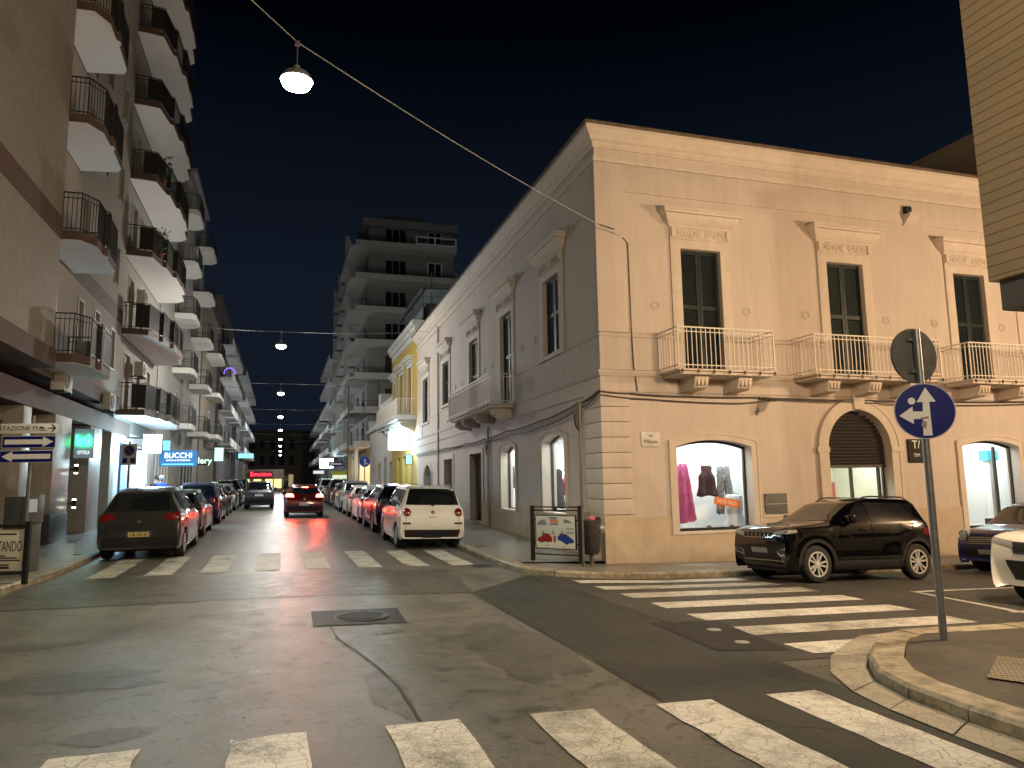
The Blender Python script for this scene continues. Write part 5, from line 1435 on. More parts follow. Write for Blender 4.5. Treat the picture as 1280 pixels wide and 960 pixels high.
# two far blue signs
fs = thing("sign_post", "far blue disc sign on a thin post before the yellow-lit wall", "road sign", (6.0, 64, .5))
c = MB(); c.tube([(6.9, 64, .5), (6.9, 64, 3.9)], .04, 6); c.build("pole", GREYP, fs)
T = frame_at((6.9, 63.9, 3.55), (1, 0, 0)); disc(T, .45, 0, .01, "disc_face", mat("sign_blue_bright", (.02, .07, .45), .4), fs); c = MB(T); c.prism([(-.05, -.28), (.05, -.28), (.05, .05), (.12, .05), (0, .28), (-.12, .05), (-.05, .05)], .012, .014, 2); c.box(.05, .25, -.2, -.1, .012, .014); c.build("white_arrow", SIGNW, fs)
fs = thing("sign_post", "tall thin post with a far blue and white arrow plate by the white house", "road sign", (5.3, 64, .5))
c = MB(); c.tube([(5.55, 65, .5), (5.55, 65, 10.2)], .06, 8); c.box(5.2, 5.55, 64.95, 65.05, 2.9, 4.1); c.tube([(5.55, 65, 10.1), (4.4, 65, 10.2)], .03, 6); c.build("pole", GREYP, fs)
c = MB(); c.box(3.9, 5.15, 64.9, 64.93, 3.2, 3.62); o = c.build("arrow_plate", BLUE, fs)
c = MB(); c.box(4.0, 5.05, 64.88, 64.898, 3.33, 3.49); build_sub(c, "white_arrow", SIGNW, o, fs)
# advertising frame at the palazzo corner
ad = thing("advert_frame", "black metal pavement frame holding a poster of a red and a blue car", "advert board", (5.65, 14.9, .0))
T = frame_at((5.29, 15.35, .005), (.60, -.80, 0))
Wd = 1.20
c = MB(T)
for x in (0, Wd): c.box(x - .035, x + .035, -.03, 1.16, -.035, .035)
for z in (1.06, 1.13, .13): c.box(.035, Wd - .035, z - .014, z + .014, -.016, .016)
c.lathe([(0, -.02), (.035, -.02), (.035, .02), (0, .02)], (.6, 1.095, 0), n=12)
c.build("frame", IRON, ad)
c = MB(T); c.box(.09, Wd - .09, .24, .96, -.02, .02); c.box(.035, .09, .34, .37, -.012, .012); c.box(.035, .09, .84, .87, -.012, .012); c.box(Wd - .09, Wd - .035, .34, .37, -.012, .012); c.box(Wd - .09, Wd - .035, .84, .87, -.012, .012); pf = c.build("poster_case", IRON, ad)
o = plate(T, .11, Wd - .11, .26, .94, mat("poster_paper", (.50, .53, .52), .5, var=.1, scale=8), "poster", ad, .021, .024)
def pm(n, col): return mat("poster_" + n, col, .5)
def flat(poly, m, name, z=.025):
    c = MB(T); c.prism(poly, z, z + .0008, 2); build_sub(c, name, m, o, ad)
flat([(.12, .28), (1.08, .28), (1.08, .42), (.12, .42)], pm("pale_ground", (.58, .58, .50)), "printed_ground")
flat([(.13, .75), (.22, .86), (.28, .84), (.32, .88), (.40, .75)], pm("mountain", (.17, .20, .18)), "printed_hill", .026)
flat([(.80, .80), (.84, .88), (.93, .86), (1.03, .80)], pm("mountain", (.17, .20, .18)), "printed_hill", .026)
for x in (.24, .50, .72): flat([(x, .56), (x + .05, .66), (x + .1, .56)], pm("grey_fir", (.26, .28, .27)), "printed_tree", .026)
flat([(.47, .80), (.68, .80), (.68, .87), (.47, .87)], pm("orange", (.55, .20, .10)), "printed_block", .026)
flat([(.46, .885), (.64, .885), (.64, .91), (.46, .91)], pm("ink", (.05, .06, .07)), "printed_bar", .026)
flat([(.46, .755), (.68, .755), (.68, .785), (.46, .785)], pm("ink2", (.20, .15, .16)), "printed_bar", .026)
flat([(.88, .66), (1.06, .66), (1.06, .69), (.88, .69)], pm("ink3", (.25, .28, .32)), "printed_bar", .026)
flat([(.88, .58), (1.06, .58), (1.06, .62), (.88, .62)], pm("ink3", (.25, .28, .32)), "printed_bar", .0265)
flat([(.15, .40), (.15, .47), (.24, .50), (.29, .57), (.44, .57), (.50, .50), (.52, .48), (.52, .40), (.40, .38), (.36, .40), (.24, .37), (.2, .39)], pm("red_car", (.22, .015, .015)), "printed_car", .0272)
flat([(.56, .52), (.61, .53), (.61, .40), (.58, .37), (.56, .42)], pm("red_car", (.22, .015, .015)), "printed_pump", .0272)
flat([(.66, .50), (.72, .57), (.86, .57), (.97, .50), (1.06, .44), (1.05, .39), (.92, .37), (.88, .34), (.84, .37), (.74, .42), (.67, .44)], pm("blue_car", (.012, .04, .26)), "printed_car", .0274)
flat([(.71, .54), (.75, .57), (.86, .57), (.93, .52)], pm("ink", (.05, .06, .07)), "printed_window", .0284)
flat([(.34, .31), (.46, .31), (.46, .33), (.34, .33)], pm("ink4", (.30, .30, .28)), "printed_bar", .027)
flat([(.78, .29), (.86, .29), (.86, .31), (.78, .31)], pm("orange", (.55, .20, .10)), "printed_bar", .027)
# litter bin
bn = thing("litter_bin", "dark grey litter bin at the palazzo corner with bags poking out of its top", "litter bin", (6.42, 14.95, 0))
gz = zg(6.42, 14.9) + .15
c = MB(); c.lathe([(.14, gz + .22), (.20, gz + .3), (.225, gz + .75), (.235, gz + .95), (.20, gz + .95), (.19, gz + .8)], (6.42, 14.78, 0), n=18); c.build("bin_body", mat("bin_grey", (.045, .047, .045), .5, var=.3, scale=9), bn, smooth=True, sharp=50)
c = MB(); c.box(6.36, 6.52, 14.98, 15.0, gz + .9, gz + 1.1); c.tube([(6.42, 14.78, gz - .1), (6.42, 14.78, gz + .25)], .05, 8); c.build("bin_post", GREYP, bn)
BAGW = mat("white_bag", (.55, .55, .52), .5, var=.3, scale=30); BAGP = mat("pink_wrapper", (.55, .12, .18), .5)
def lump(name, m, label, cx, cy_, cz, r, sd, grp):
    rr = random.Random(sd); bm = bmesh.new(); bmesh.ops.create_icosphere(bm, subdivisions=2, radius=r)
    for v in bm.verts: v.co = Vector((v.co.x * rr.uniform(.7, 1.2), v.co.y * rr.uniform(.7, 1.2), v.co.z * rr.uniform(.5, 1.1)))
    me = bpy.data.meshes.new(name); bm.to_mesh(me); bm.free(); me.materials.append(m); me.shade_smooth()
    ob = bpy.data.objects.new(name, me); COL.objects.link(ob); ob.location = (cx, cy_, cz); tag(ob, label, "rubbish", grp)
lump("rubbish_bag", BAGP, "crumpled pink wrapper on top of the litter bin", 6.42, 14.72, gz + .97, .09, 1, "rubbish in the litter bin")
lump("rubbish_bag", BLACK, "black crumpled bag on the litter bin's rim", 6.55, 14.72, gz + .95, .085, 2, "rubbish in the litter bin")
lump("rubbish_bag", BAGW, "white plastic bag hanging at the litter bin's side", 6.60, 14.66, gz + .78, .085, 3, "rubbish in the litter bin")

# ------------------------------------------------------------------ cars
TYRE = mat("tyre_rubber", (.018, .018, .018), .8, bump=.3, bscale=80)
RIMS = mat("alloy_rim", (.52, .52, .51), .35, metal=.15)
RIMD = mat("rim_black", (.02, .02, .02), .4)
CARGL = mat("car_glass", (.008, .010, .012), .05, spec=.55, coat=.3)
TRIM = mat("car_black_trim", (.016, .016, .017), .5)
CHROME = mat("chrome_trim", (.60, .60, .60), .15, metal=1.0)
REDL = mat("tail_lamp_red", (.13, .006, .006), .18, coat=.5)
REDLIT = emat("tail_lamp_lit", (1.0, .05, .025), 80.0)
HEADL = mat("headlamp_glass", (.30, .31, .32), .12, metal=.1, coat=.6)
HEADD = mat("headlamp_dark", (.05, .055, .06), .08, coat=.6)
PLATEM = mat("number_plate", (.62, .62, .58), .4)
PLATEY = mat("old_number_plate", (.40, .33, .12), .4)
def paint(name, col, metal=.3, rough=.28):
    return mat(name, col, rough, metal=metal, coat=.8)
P_BASE = paint("car_paint", (.06, .06, .06))
CAR_ROWS = {
 # x, top z, shoulder z, half width at shoulder, half width at top, low z
 'hatch': [(.10, .36, .34, .66, .58, .24), (.02, .48, .46, .74, .62, .22), (.0, .62, .60, .77, .64, .20), (.05, .76, .73, .79, .66, .19), (.22, .83, .79, .83, .70, .19), (.98, .98, .90, .87, .70, .19),
           (1.72, 1.40, .93, .875, .58, .19), (2.25, 1.475, .94, .88, .59, .19), (3.0, 1.46, .96, .87, .58, .20), (3.62, 1.38, .97, .85, .56, .22), (3.86, 1.04, .97, .84, .66, .24), (3.96, .90, .87, .82, .70, .26), (4.0, .72, .70, .81, .72, .28), (4.02, .50, .48, .80, .70, .30), (3.94, .32, .30, .74, .64, .26)],
 'mpv': [(.12, .36, .34, .68, .60, .24), (.02, .50, .48, .78, .66, .22), (.0, .66, .64, .81, .68, .20), (.08, .84, .80, .83, .68, .19), (.30, .94, .88, .87, .72, .19), (.92, 1.12, .98, .905, .72, .19),
         (1.78, 1.58, 1.01, .915, .62, .19), (2.4, 1.66, 1.02, .915, .63, .19), (3.4, 1.64, 1.04, .91, .62, .20), (4.02, 1.56, 1.05, .89, .60, .22), (4.34, 1.10, 1.04, .87, .70, .24), (4.42, .98, .95, .855, .74, .26), (4.46, .74, .72, .845, .76, .28), (4.48, .52, .50, .83, .74, .30), (4.38, .32, .30, .76, .66, .26)],
 'boxy': [(.12, .36, .34, .66, .60, .26), (.02, .50, .48, .76, .66, .24), (.0, .68, .66, .80, .68, .22), (.06, .86, .82, .82, .68, .21), (.26, .98, .92, .85, .70, .21), (.80, 1.10, .98, .885, .72, .21),
          (1.55, 1.58, 1.01, .89, .66, .21), (2.1, 1.66, 1.02, .89, .67, .21), (3.2, 1.66, 1.03, .89, .66, .22), (3.86, 1.60, 1.04, .875, .64, .24), (4.04, 1.14, 1.06, .865, .74, .26), (4.10, 1.02, .99, .86, .77, .28), (4.14, .76, .74, .855, .79, .30), (4.16, .56, .54, .85, .78, .32), (4.06, .34, .32, .78, .70, .28)],
 'suv': [(.14, .42, .40, .70, .62, .30), (.04, .56, .54, .80, .68, .27), (.0, .80, .78, .82, .72, .25), (.02, 1.00, .96, .83, .74, .24), (.16, 1.07, 1.03, .88, .76, .24), (1.28, 1.16, 1.07, .905, .76, .24),
         (1.98, 1.55, 1.09, .91, .64, .24), (2.5, 1.64, 1.10, .91, .65, .24), (3.5, 1.63, 1.12, .905, .64, .25), (4.14, 1.57, 1.14, .885, .62, .27), (4.33, 1.18, 1.13, .87, .72, .29), (4.37, 1.04, 1.01, .865, .77, .30), (4.39, .80, .78, .855, .78, .32), (4.38, .58, .56, .84, .76, .34), (4.28, .40, .38, .76, .66, .30)],
 'city': [(.10, .36, .34, .62, .56, .24), (.02, .48, .46, .70, .60, .22), (.0, .64, .62, .74, .62, .20), (.06, .82, .78, .76, .64, .19), (.22, .92, .86, .79, .66, .19), (.78, 1.02, .93, .81, .66, .19),
          (1.40, 1.46, .96, .82, .60, .19), (1.9, 1.55, .97, .82, .61, .19), (2.8, 1.55, .99, .815, .60, .20), (3.36, 1.50, 1.00, .80, .58, .22), (3.54, 1.06, 1.01, .795, .68, .24), (3.61, .94, .91, .79, .70, .26), (3.65, .74, .72, .785, .72, .28), (3.65, .52, .50, .77, .70, .30), (3.56, .32, .30, .72, .64, .26)],
}
CAR_ROWS['jeep'] = [((.86 - (.86 - r[0]) * .86) if r[0] < .86 else (3.49 + (r[0] - 3.49) * .45 if r[0] > 3.49 else r[0]),) + r[1:] for r in CAR_ROWS['suv']]
CAR_WH = {'jeep': (.86, 3.49, .355), 'hatch': (.80, 3.32, .31), 'mpv': (.90, 3.63, .325), 'boxy': (.80, 3.41, .325), 'suv': (.86, 3.49, .355), 'city': (.68, 2.98, .29)}
def car_shell(kind):
    rows = CAR_ROWS[kind]; xf, xr, wr = CAR_WH[kind]; Ra = wr + .055
    st = []
    for a, b in zip(rows, rows[1:]):
        L = math.hypot(b[0] - a[0], b[1] - a[1]); n = max(1, int(L / .045))
        for i in range(n): st.append((a, b, i / n))
    st.append((rows[-2], rows[-1], 1.0))
    def ev(a, b, t): return [a[k] + (b[k] - a[k]) * t for k in range(6)]
    raw = [ev(*s) for s in st]
    # soften the corners of the profile
    for _ in range(5):
        sm_ = [raw[0]] + [[(raw[i - 1][k] + 2 * raw[i][k] + raw[i + 1][k]) / 4 for k in range(6)] for i in range(1, len(raw) - 1)] + [raw[-1]]
        raw = sm_
    vs = []; fs = []
    G = (.04, .25, .5, .75, .93)
    for x, zt, zb, w, wt, zl in raw:
        zb = min(zb, zt - .012)
        lo = zl
        for xw in (xf, xr):
            d = abs(x - xw)
            if d < Ra: lo = max(lo, wr + math.sqrt(Ra * Ra - d * d))
        lo = min(lo, zb - .02)
        half = [(w * .93 if lo == zl else w * .985, lo), (w * .985, lo + .12 * (zb - lo)), (w, lo + .40 * (zb - lo)), (w * .998, lo + .66 * (zb - lo)), (w * .985, lo + .86 * (zb - lo)), (w * .955, zb)]
        e = min(.06, .3 * (zt - zb)); ws = w * .955
        for g in G:
            half.append((ws + (wt - ws) * (g ** 1.15), zb + (zt - e - zb) * g))
        half += [(wt * .95, zt - e * .45), (wt * .8, zt - e * .14), (wt * .5, zt - e * .02), (0, zt)]
        ring = [(x, y, z) for y, z in half] + [(x, -y, z) for y, z in half[-2::-1]]
        vs += ring
    n = len(vs) // len(raw)
    for i in range(len(raw) - 1):
        for j in range(n - 1):
            fs.append((i * n + j, i * n + j + 1, (i + 1) * n + j + 1, (i + 1) * n + j))
    fs.append(tuple(range(n))); fs.append(tuple(range((len(raw) - 1) * n, len(raw) * n))[::-1])
    return vs, fs
def make_car(kind, name, label, cat, lit=False, opt=None):
    """car built about its middle, nose towards -x; decals are laid on the shell by casting rays at it"""
    opt = opt or {}
    vs, fs = car_shell(kind); L = CAR_ROWS[kind][-3][0]
    xf, xr, wr = CAR_WH[kind]; hx = L / 2
    vs = [(x - hx, y, z) for x, y, z in vs]
    bvh = BVHTree.FromPolygons([Vector(v) for v in vs], fs)
    t = thing(name, label, cat)
    mb = MB(); mb.add(vs, fs); body = mb.build("body", P_BASE, t, smooth=True, sharp=38)
    W_ = max(r[3] for r in CAR_ROWS[kind])
    def cast(side, a, b):
        if side == 'rear': o, d = Vector((6, a, b)), Vector((-1, 0, 0))
        elif side == 'front': o, d = Vector((-6, a, b)), Vector((1, 0, 0))
        elif side == 'top': o, d = Vector((a, b, 5)), Vector((0, 0, -1))
        elif side == 'l': o, d = Vector((a, 5, b)), Vector((0, -1, 0))
        else: o, d = Vector((a, -5, b)), Vector((0, 1, 0))
        h, nrm, _, _ = bvh.ray_cast(o, d)
        if h is None: return None
        if nrm.dot(d) > 0: nrm = -nrm
        return h, nrm
    def decal(name, side, q, m, off=.006, n=8, k=6, root=t, part=None, both=False, mbx=None):
        """q: four corners (a,b) in the plane seen from that side"""
        c = mbx or MB(); vid = {}; V = []; F = []
        for j in range(k + 1):
            for i in range(n + 1):
                s, u = i / n, j / k
                a = (1 - u) * ((1 - s) * q[0][0] + s * q[1][0]) + u * ((1 - s) * q[3][0] + s * q[2][0])
                b = (1 - u) * ((1 - s) * q[0][1] + s * q[1][1]) + u * ((1 - s) * q[3][1] + s * q[2][1])
                h = cast(side, a, b)
                if h: vid[(i, j)] = len(V); V.append(tuple(h[0] + h[1] * off))
        for j in range(k):
            for i in range(n):
                ks = [(i, j), (i + 1, j), (i + 1, j + 1), (i, j + 1)]
                if all(x in vid for x in ks): F.append(tuple(vid[x] for x in ks))
        c.add(V, F)
        if mbx is not None: return None
        o = c.build(name, m, t, smooth=True)
        if part: o.parent = part
        return o
    X = lambda x: x - hx
    rows = CAR_ROWS[kind]
    xc, zc = rows[5][0], rows[5][1]; xa, za = rows[6][0], rows[6][1]; xrr, zrr = rows[9][0], rows[9][1]; zsh = rows[7][2]
    wtop = rows[7][4]
    # windscreen and rear window
    decal("windscreen", 'front', [(-.70 * W_ / .9, zc + .02), (.70 * W_ / .9, zc + .02), (wtop * .93, za - .04), (-wtop * .93, za - .04)], CARGL, n=12, k=8)
    zr0 = rows[10][1]; wx = 1.10 if kind in ('boxy', 'city') else 1.0
    decal("rear_window", 'rear', [(-rows[10][4] * wx, zr0 + .02), (rows[10][4] * wx, zr0 + .02), (rows[9][4] * (wx + .01) * .97, zrr - (.02 if kind == 'boxy' else .05)), (-rows[9][4] * (wx + .01) * .97, zrr - (.02 if kind == 'boxy' else .05))], CARGL, n=16, k=8)
    # side windows
    xm = (xf + xr) / 2 + .12; top = rows[7][1] - .10
    for sd in ('l', 'r'):
        decal("side_window", sd, [(X(xc + .38), zsh + .05), (X(xm - .04), zsh + .05), (X(xm - .04), top), (X(xa + .16), top - .02)], CARGL)
        decal("side_window", sd, [(X(xm + .04), zsh + .05), (X(xr - .02), zsh + .07), (X(xr + .16), top - .02), (X(xm + .04), top)], CARGL)
        if kind not in ('city', 'jeep'):
            decal("quarter_window", sd, [(X(xr + .06), zsh + .09), (X(xrr - .10), zsh + .13), (X(xrr - .14), top - .07), (X(xr + .22), top - .025)], CARGL)
    # seams, handles, sills
    sm_ = MB()
    for sd in ('l', 'r'):
        for x0, x1 in ((xc + .20, xc + .16), (xm, xm), (xr - .08, xr - .30)):
            decal("", sd, [(X(x0), zsh + .02), (X(x0) + .009, zsh + .02), (X(x1) + .009, .34), (X(x1), .34)], TRIM, .003, 1, 14, mbx=sm_)
        decal("", sd, [(X(xc + .18), .33), (X(xr - .3), .33), (X(xr - .3), .338), (X(xc + .18), .338)], TRIM, .003, 14, 1, mbx=sm_)
    yb = rows[10][4]
    for y in (-yb + .02, yb - .03): decal("", 'rear', [(y, .48), (y + .008, .48), (y + .008, zr0), (y, zr0)], TRIM, .003, 1, 10, mbx=sm_)
    decal("", 'rear', [(-yb, .50), (yb, .50), (yb, .508), (-yb, .508)], TRIM, .003, 10, 1, mbx=sm_)
    sm_.build("panel_gap", mat("gap_black", (.002, .002, .002), .9, spec=.1), t)
    for y in (1, -1):
        for x in (xm - .22, xr - .22):
            h = cast('l' if y > 0 else 'r', X(x), zsh - .10)
            if h:
                c = MB(); p = h[0]; c.box(p.x - .09, p.x + .09, min(p.y, p.y + y * .03), max(p.y, p.y + y * .03), p.z - .014, p.z + .014); c.build("door_handle", P_BASE if opt.get('paint_handle', 1) else CHROME, t, bevel=.008)
        h = cast('l' if y > 0 else 'r', X(xc + .42), zsh + .06)
        yy = (h[0].y if h else y * W_ * .9)
        c = MB(); a, b = sorted((yy + y * .02, yy + y * .20)); c.box(X(xc + .36), X(xc + .50), a, b, zsh + .03, zsh + .19); c.build("door_mirror", TRIM if opt.get('black_mirror') else P_BASE, t, bevel=.03)
    # bumpers, cladding
    lowz = rows[2][5] + .02
    decal("rear_bumper_insert", 'rear', [(-.72 * W_ / .9, lowz + .08), (.72 * W_ / .9, lowz + .08), (.76 * W_ / .9, .46 if not opt.get('big_insert') else .52), (-.76 * W_ / .9, .46 if not opt.get('big_insert') else .52)], TRIM, .006)
    if opt.get('side_inserts'):
        for y in (1, -1):
            decal("bumper_insert", 'rear', [(y * .58, .66), (y * .80, .66), (y * .80, .71), (y * .58, .71)], TRIM, .008, 4, 2)
            decal("rear_reflector", 'rear', [(y * .55, .43), (y * .66, .43), (y * .66, .46), (y * .55, .46)], REDL, .012, 3, 1)
        decal("badge_bar", 'rear', [(-.10, .84), (.10, .84), (.10, .86), (-.10, .86)], CHROME, .012, 3, 1)
    decal("lower_grille", 'front', [(-.55, lowz + .12), (.55, lowz + .12), (.60, rows[2][1] - .12), (-.60, rows[2][1] - .12)], TRIM, .006)
    if opt.get('cladding'):
        cl = MB(); Ra = wr + .05
        for sd in ('l', 'r'):
            for xw in (xf, xr):
                for i in range(18):
                    a0, a1 = PI * i / 18, PI * (i + 1) / 18
                    Q = [(X(xw) + r * math.cos(a), wr + r * math.sin(a)) for r, a in ((Ra + .006, a0), (Ra + .006, a1), (Ra + .075, a1), (Ra + .075, a0))]
                    decal("", sd, Q, TRIM, .012, 1, 1, mbx=cl)
            decal("", sd, [(X(xf + Ra + .01), lowz + .015), (X(xr - Ra - .01), lowz + .015), (X(xr - Ra - .01), lowz + .15), (X(xf + Ra + .01), lowz + .15)], TRIM, .012, 14, 3, mbx=cl)
        cl.build("wheel_arch_cladding", TRIM, t, smooth=True)
    # underbody
    c = MB(); c.box(X(.3), X(L - .3), -W_ + .26, W_ - .26, .20 if kind != 'suv' else .26, .80); c.box(X(xf + .42), X(xr - .42), -W_ + .06, W_ - .06, rows[2][5] + .015, .6); c.build("underbody", BLACK, t)
    # lamps
    lampm = REDLIT if lit else REDL
    tl = opt.get('tail', [(.50, .86), (.84, .86), (.80, 1.04), (.56, 1.02)])
    for y in (1, -1):
        if opt.get('round_tail'):
            yc, zcc, rr = opt['round_tail']
            for nme, r2, mm, of in (("tail_light", rr, lampm, .010), ):
                c = MB()
                ring = [cast('rear', y * yc + r2 * math.cos(i * PI / 10), zcc + r2 * math.sin(i * PI / 10)) for i in range(20)]
                cc = cast('rear', y * yc, zcc)
                pts = [tuple(h[0] + h[1] * of) for h in ring if h]; pts.append(tuple(cc[0] + cc[1] * (of + .03)))
                m_ = len(pts) - 1; c.add(pts, [(i, (i + 1) % m_, m_) for i in range(m_)]); tlm = c.build(nme, mm, t, smooth=True)
                c = MB(); ri = []
                for i in range(21):
                    h = cast('rear', y * yc + (r2 + .012) * math.cos(i * PI / 10), zcc + (r2 + .012) * math.sin(i * PI / 10)); ri.append(h[0] + h[1] * .012)
                c.tube(ri, .014, 5); o = c.build("lamp_rim", P_BASE, t, smooth=True); o.parent = tlm
        else:
            c = decal("tail_light", 'rear', [(y * a, b) for a, b in tl], lampm, .010)
            x1 = rows[11][0]
            q = opt.get('tail_side', None)
            zs_ = [p[1] for p in tl]
            decal("tail_light_side", 'l' if y > 0 else 'r', [(X(x1 - .24), min(zs_) + .06), (X(x1 - .02), min(zs_)), (X(x1 - .06), max(zs_)), (X(x1 - .20), max(zs_) - .02)], lampm, .008)
        hl = opt.get('head', [(.46, rows[3][1] - .13), (.80, rows[3][1] - .07), (.80, rows[3][1] + .0), (.48, rows[3][1] - .04)])
        if opt.get('round_head'):
            yc, zcc, rr = opt['round_head']
            c = MB(); rg = []
            for i in range(20):
                h = cast('front', y * yc + rr * math.cos(i * PI / 10), zcc + rr * math.sin(i * PI / 10)); rg.append(h)
            cc = cast('front', y * yc, zcc)
            xs_ = min(h[0].x for h in rg if h)
            pts = [(xs_ - .01, y * yc + rr * math.cos(i * PI / 10), zcc + rr * math.sin(i * PI / 10)) for i in range(20)]
            pts.append((xs_ - .05, y * yc, zcc)); bk = [(p[0] + .15, p[1], p[2]) for p in pts[:20]]
            c.add(pts + bk, [(i, (i + 1) % 20, 20) for i in range(20)] + [(i, (i + 1) % 20, 21 + (i + 1) % 20, 21 + i) for i in range(20)])
            ho = c.build("headlight", HEADL, t, smooth=True)
            c = MB(); c.tube([(xs_ - .012, y * yc + (rr + .008) * math.cos(i * PI / 10), zcc + (rr + .008) * math.sin(i * PI / 10)) for i in range(21)], .016, 5); o = c.build("lamp_rim", CHROME, t, smooth=True); o.parent = ho
        else:
            ho = decal("headlight", 'front', [(y * a, b) for a, b in hl], opt.get('headm', HEADL), .010)
            zz = [p[1] for p in hl]
            decal("headlight_side", 'l' if y > 0 else 'r', [(X(.06), min(zz) + .04), (X(.42), max(zz) - .045), (X(.40), max(zz) + .01), (X(.07), max(zz) - .01)], opt.get('headm', HEADL), .008)
        if opt.get('fog'):
            o = decal("fog_lamp_surround", 'front', [(y * .52, .60), (y * .82, .66), (y * .80, .54), (y * .58, .50)], CHROME, .010)
            decal("fog_lamp", 'front', [(y * .56, .595), (y * .79, .635), (y * .775, .555), (y * .60, .52)], HEADD, .015, part=o)
    # grille
    if opt.get('slots'):
        decal("grille", 'front', [(-.50, rows[3][1] - .16), (.50, rows[3][1] - .16), (.50, rows[3][1] - .02), (-.50, rows[3][1] - .02)], TRIM, .008)
        for i in range(7):
            yc = (i - 3) * .135
            o = decal("grille_slot", 'front', [(yc - .052, rows[3][1] - .15), (yc + .052, rows[3][1] - .15), (yc + .052, rows[3][1] - .03), (yc - .052, rows[3][1] - .03)], CHROME, .014, 2, 2)
            decal("slot_opening", 'front', [(yc - .038, rows[3][1] - .14), (yc + .038, rows[3][1] - .14), (yc + .038, rows[3][1] - .04), (yc - .038, rows[3][1] - .04)], BLACK, .019, 2, 2, part=o)
        decal("chrome_lip", 'front', [(-.62, .40), (.62, .40), (.64, .425), (-.64, .425)], CHROME, .016, 12, 1)
    elif opt.get('grille'):
        o = decal("grille", 'front', [(-.46, rows[3][1] - .22), (.46, rows[3][1] - .22), (.50, rows[3][1] - .05), (-.50, rows[3][1] - .05)], TRIM, .009)
        for i in range(4):
            z = rows[3][1] - .20 + i * .04; decal("grille_bar", 'front', [(-.45, z), (.45, z), (.45, z + .008), (-.45, z + .008)], CHROME, .013, 10, 1, part=o)
    # plates, badges, wiper
    pz = opt.get('plate', .66)
    if opt.get('plate_recess'): decal("plate_recess", 'rear', [(-.42, pz - .09), (.42, pz - .09), (.36, pz + .09), (-.36, pz + .09)], TRIM, .006)
    po = decal("number_plate", 'rear', [(-.26, pz - .055), (.26, pz - .055), (.26, pz + .055), (-.26, pz + .055)], opt.get('platem', PLATEM), .012, 4, 2)
    decal("plate_band", 'rear', [(-.26, pz - .05), (-.22, pz - .05), (-.22, pz + .05), (-.26, pz + .05)], BLUE, .014, 1, 1, part=po)
    decal("plate_band", 'rear', [(.22, pz - .05), (.26, pz - .05), (.26, pz + .05), (.22, pz + .05)], BLUE, .014, 1, 1, part=po)
    gm = MB()
    for i in range(7):
        y = -.17 + i * .055 + (.02 if i > 1 else 0) ; decal("", 'rear', [(y, pz - .03), (y + .03, pz - .03), (y + .03, pz + .03), (y, pz + .03)] if i % 2 else [(y, pz - .03), (y + .012, pz - .03), (y + .034, pz + .03), (y + .02, pz + .03)], INK, .015, 1, 1, mbx=gm)
    g = gm.build("plate_characters", INK, t); g.parent = po
    decal("number_plate", 'front', [(-.25, rows[2][1] - .24), (.25, rows[2][1] - .24), (.25, rows[2][1] - .14), (-.25, rows[2][1] - .14)], mat('shaded_plate', (.30, .30, .30), .45), .016, 4, 2)  # greyer than the rear plate: its shade is put into the colour
    bz = opt.get('badge', rows[11][1] - .06)
    h = cast('rear', 0, bz)
    c = MB(); c.lathe([(.055, 0), (.05, .012), (0, .016)], tuple(h[0]), 'x', 16); c.build("badge", CHROME, t, smooth=True)
    if lit:
        decal("high_brake_light", 'rear', [(-.14, zrr - .045), (.14, zrr - .045), (.14, zrr - .02), (-.14, zrr - .02)], REDLIT, .012, 4, 1)
    h1, h2 = cast('rear', 0, zr0 + .02), cast('rear', -.42, zr0 + .06)
    c = MB(); c.tube([tuple(h1[0] + h1[1] * .015), tuple(h2[0] + h2[1] * .02)], .011, 5); c.lathe([(.03, 0), (.03, .03), (0, .035)], tuple(h1[0]), 'x', 10); c.build("rear_wiper", BLACK, t)
    ha = cast('top', X(rows[9][0] - .3), 0)
    c = MB(); p = ha[0]; c.tube([(p.x, 0, p.z - .01), (p.x + .05, 0, p.z + .05), (p.x + .17, 0, p.z + .13)], .008, 5); c.build("aerial", BLACK, t)
    if opt.get('rails'):
        for y in (1, -1):
            pts = []
            for i in range(9):
                x = X(xa + .25 + (xrr - xa - .4) * i / 8); hh = cast('top', x, y * (wtop - .05)); pts.append((x, y * (wtop - .05), hh[0].z + (.045 if 0 < i < 8 else .0)))
            c = MB(); c.tube(pts, .016, 6); c.build("roof_rail", opt['rails'], t, smooth=True)
    # wheels
    tyre = MB(); tyre.lathe([(wr * .66, -.10), (wr * .88, -.112), (wr * .97, -.09), (wr, -.06), (wr, .06), (wr * .97, .09), (wr * .88, .112), (wr * .66, .10)], (0, 0, 0), 'y', 32, cap=False)
    first = None
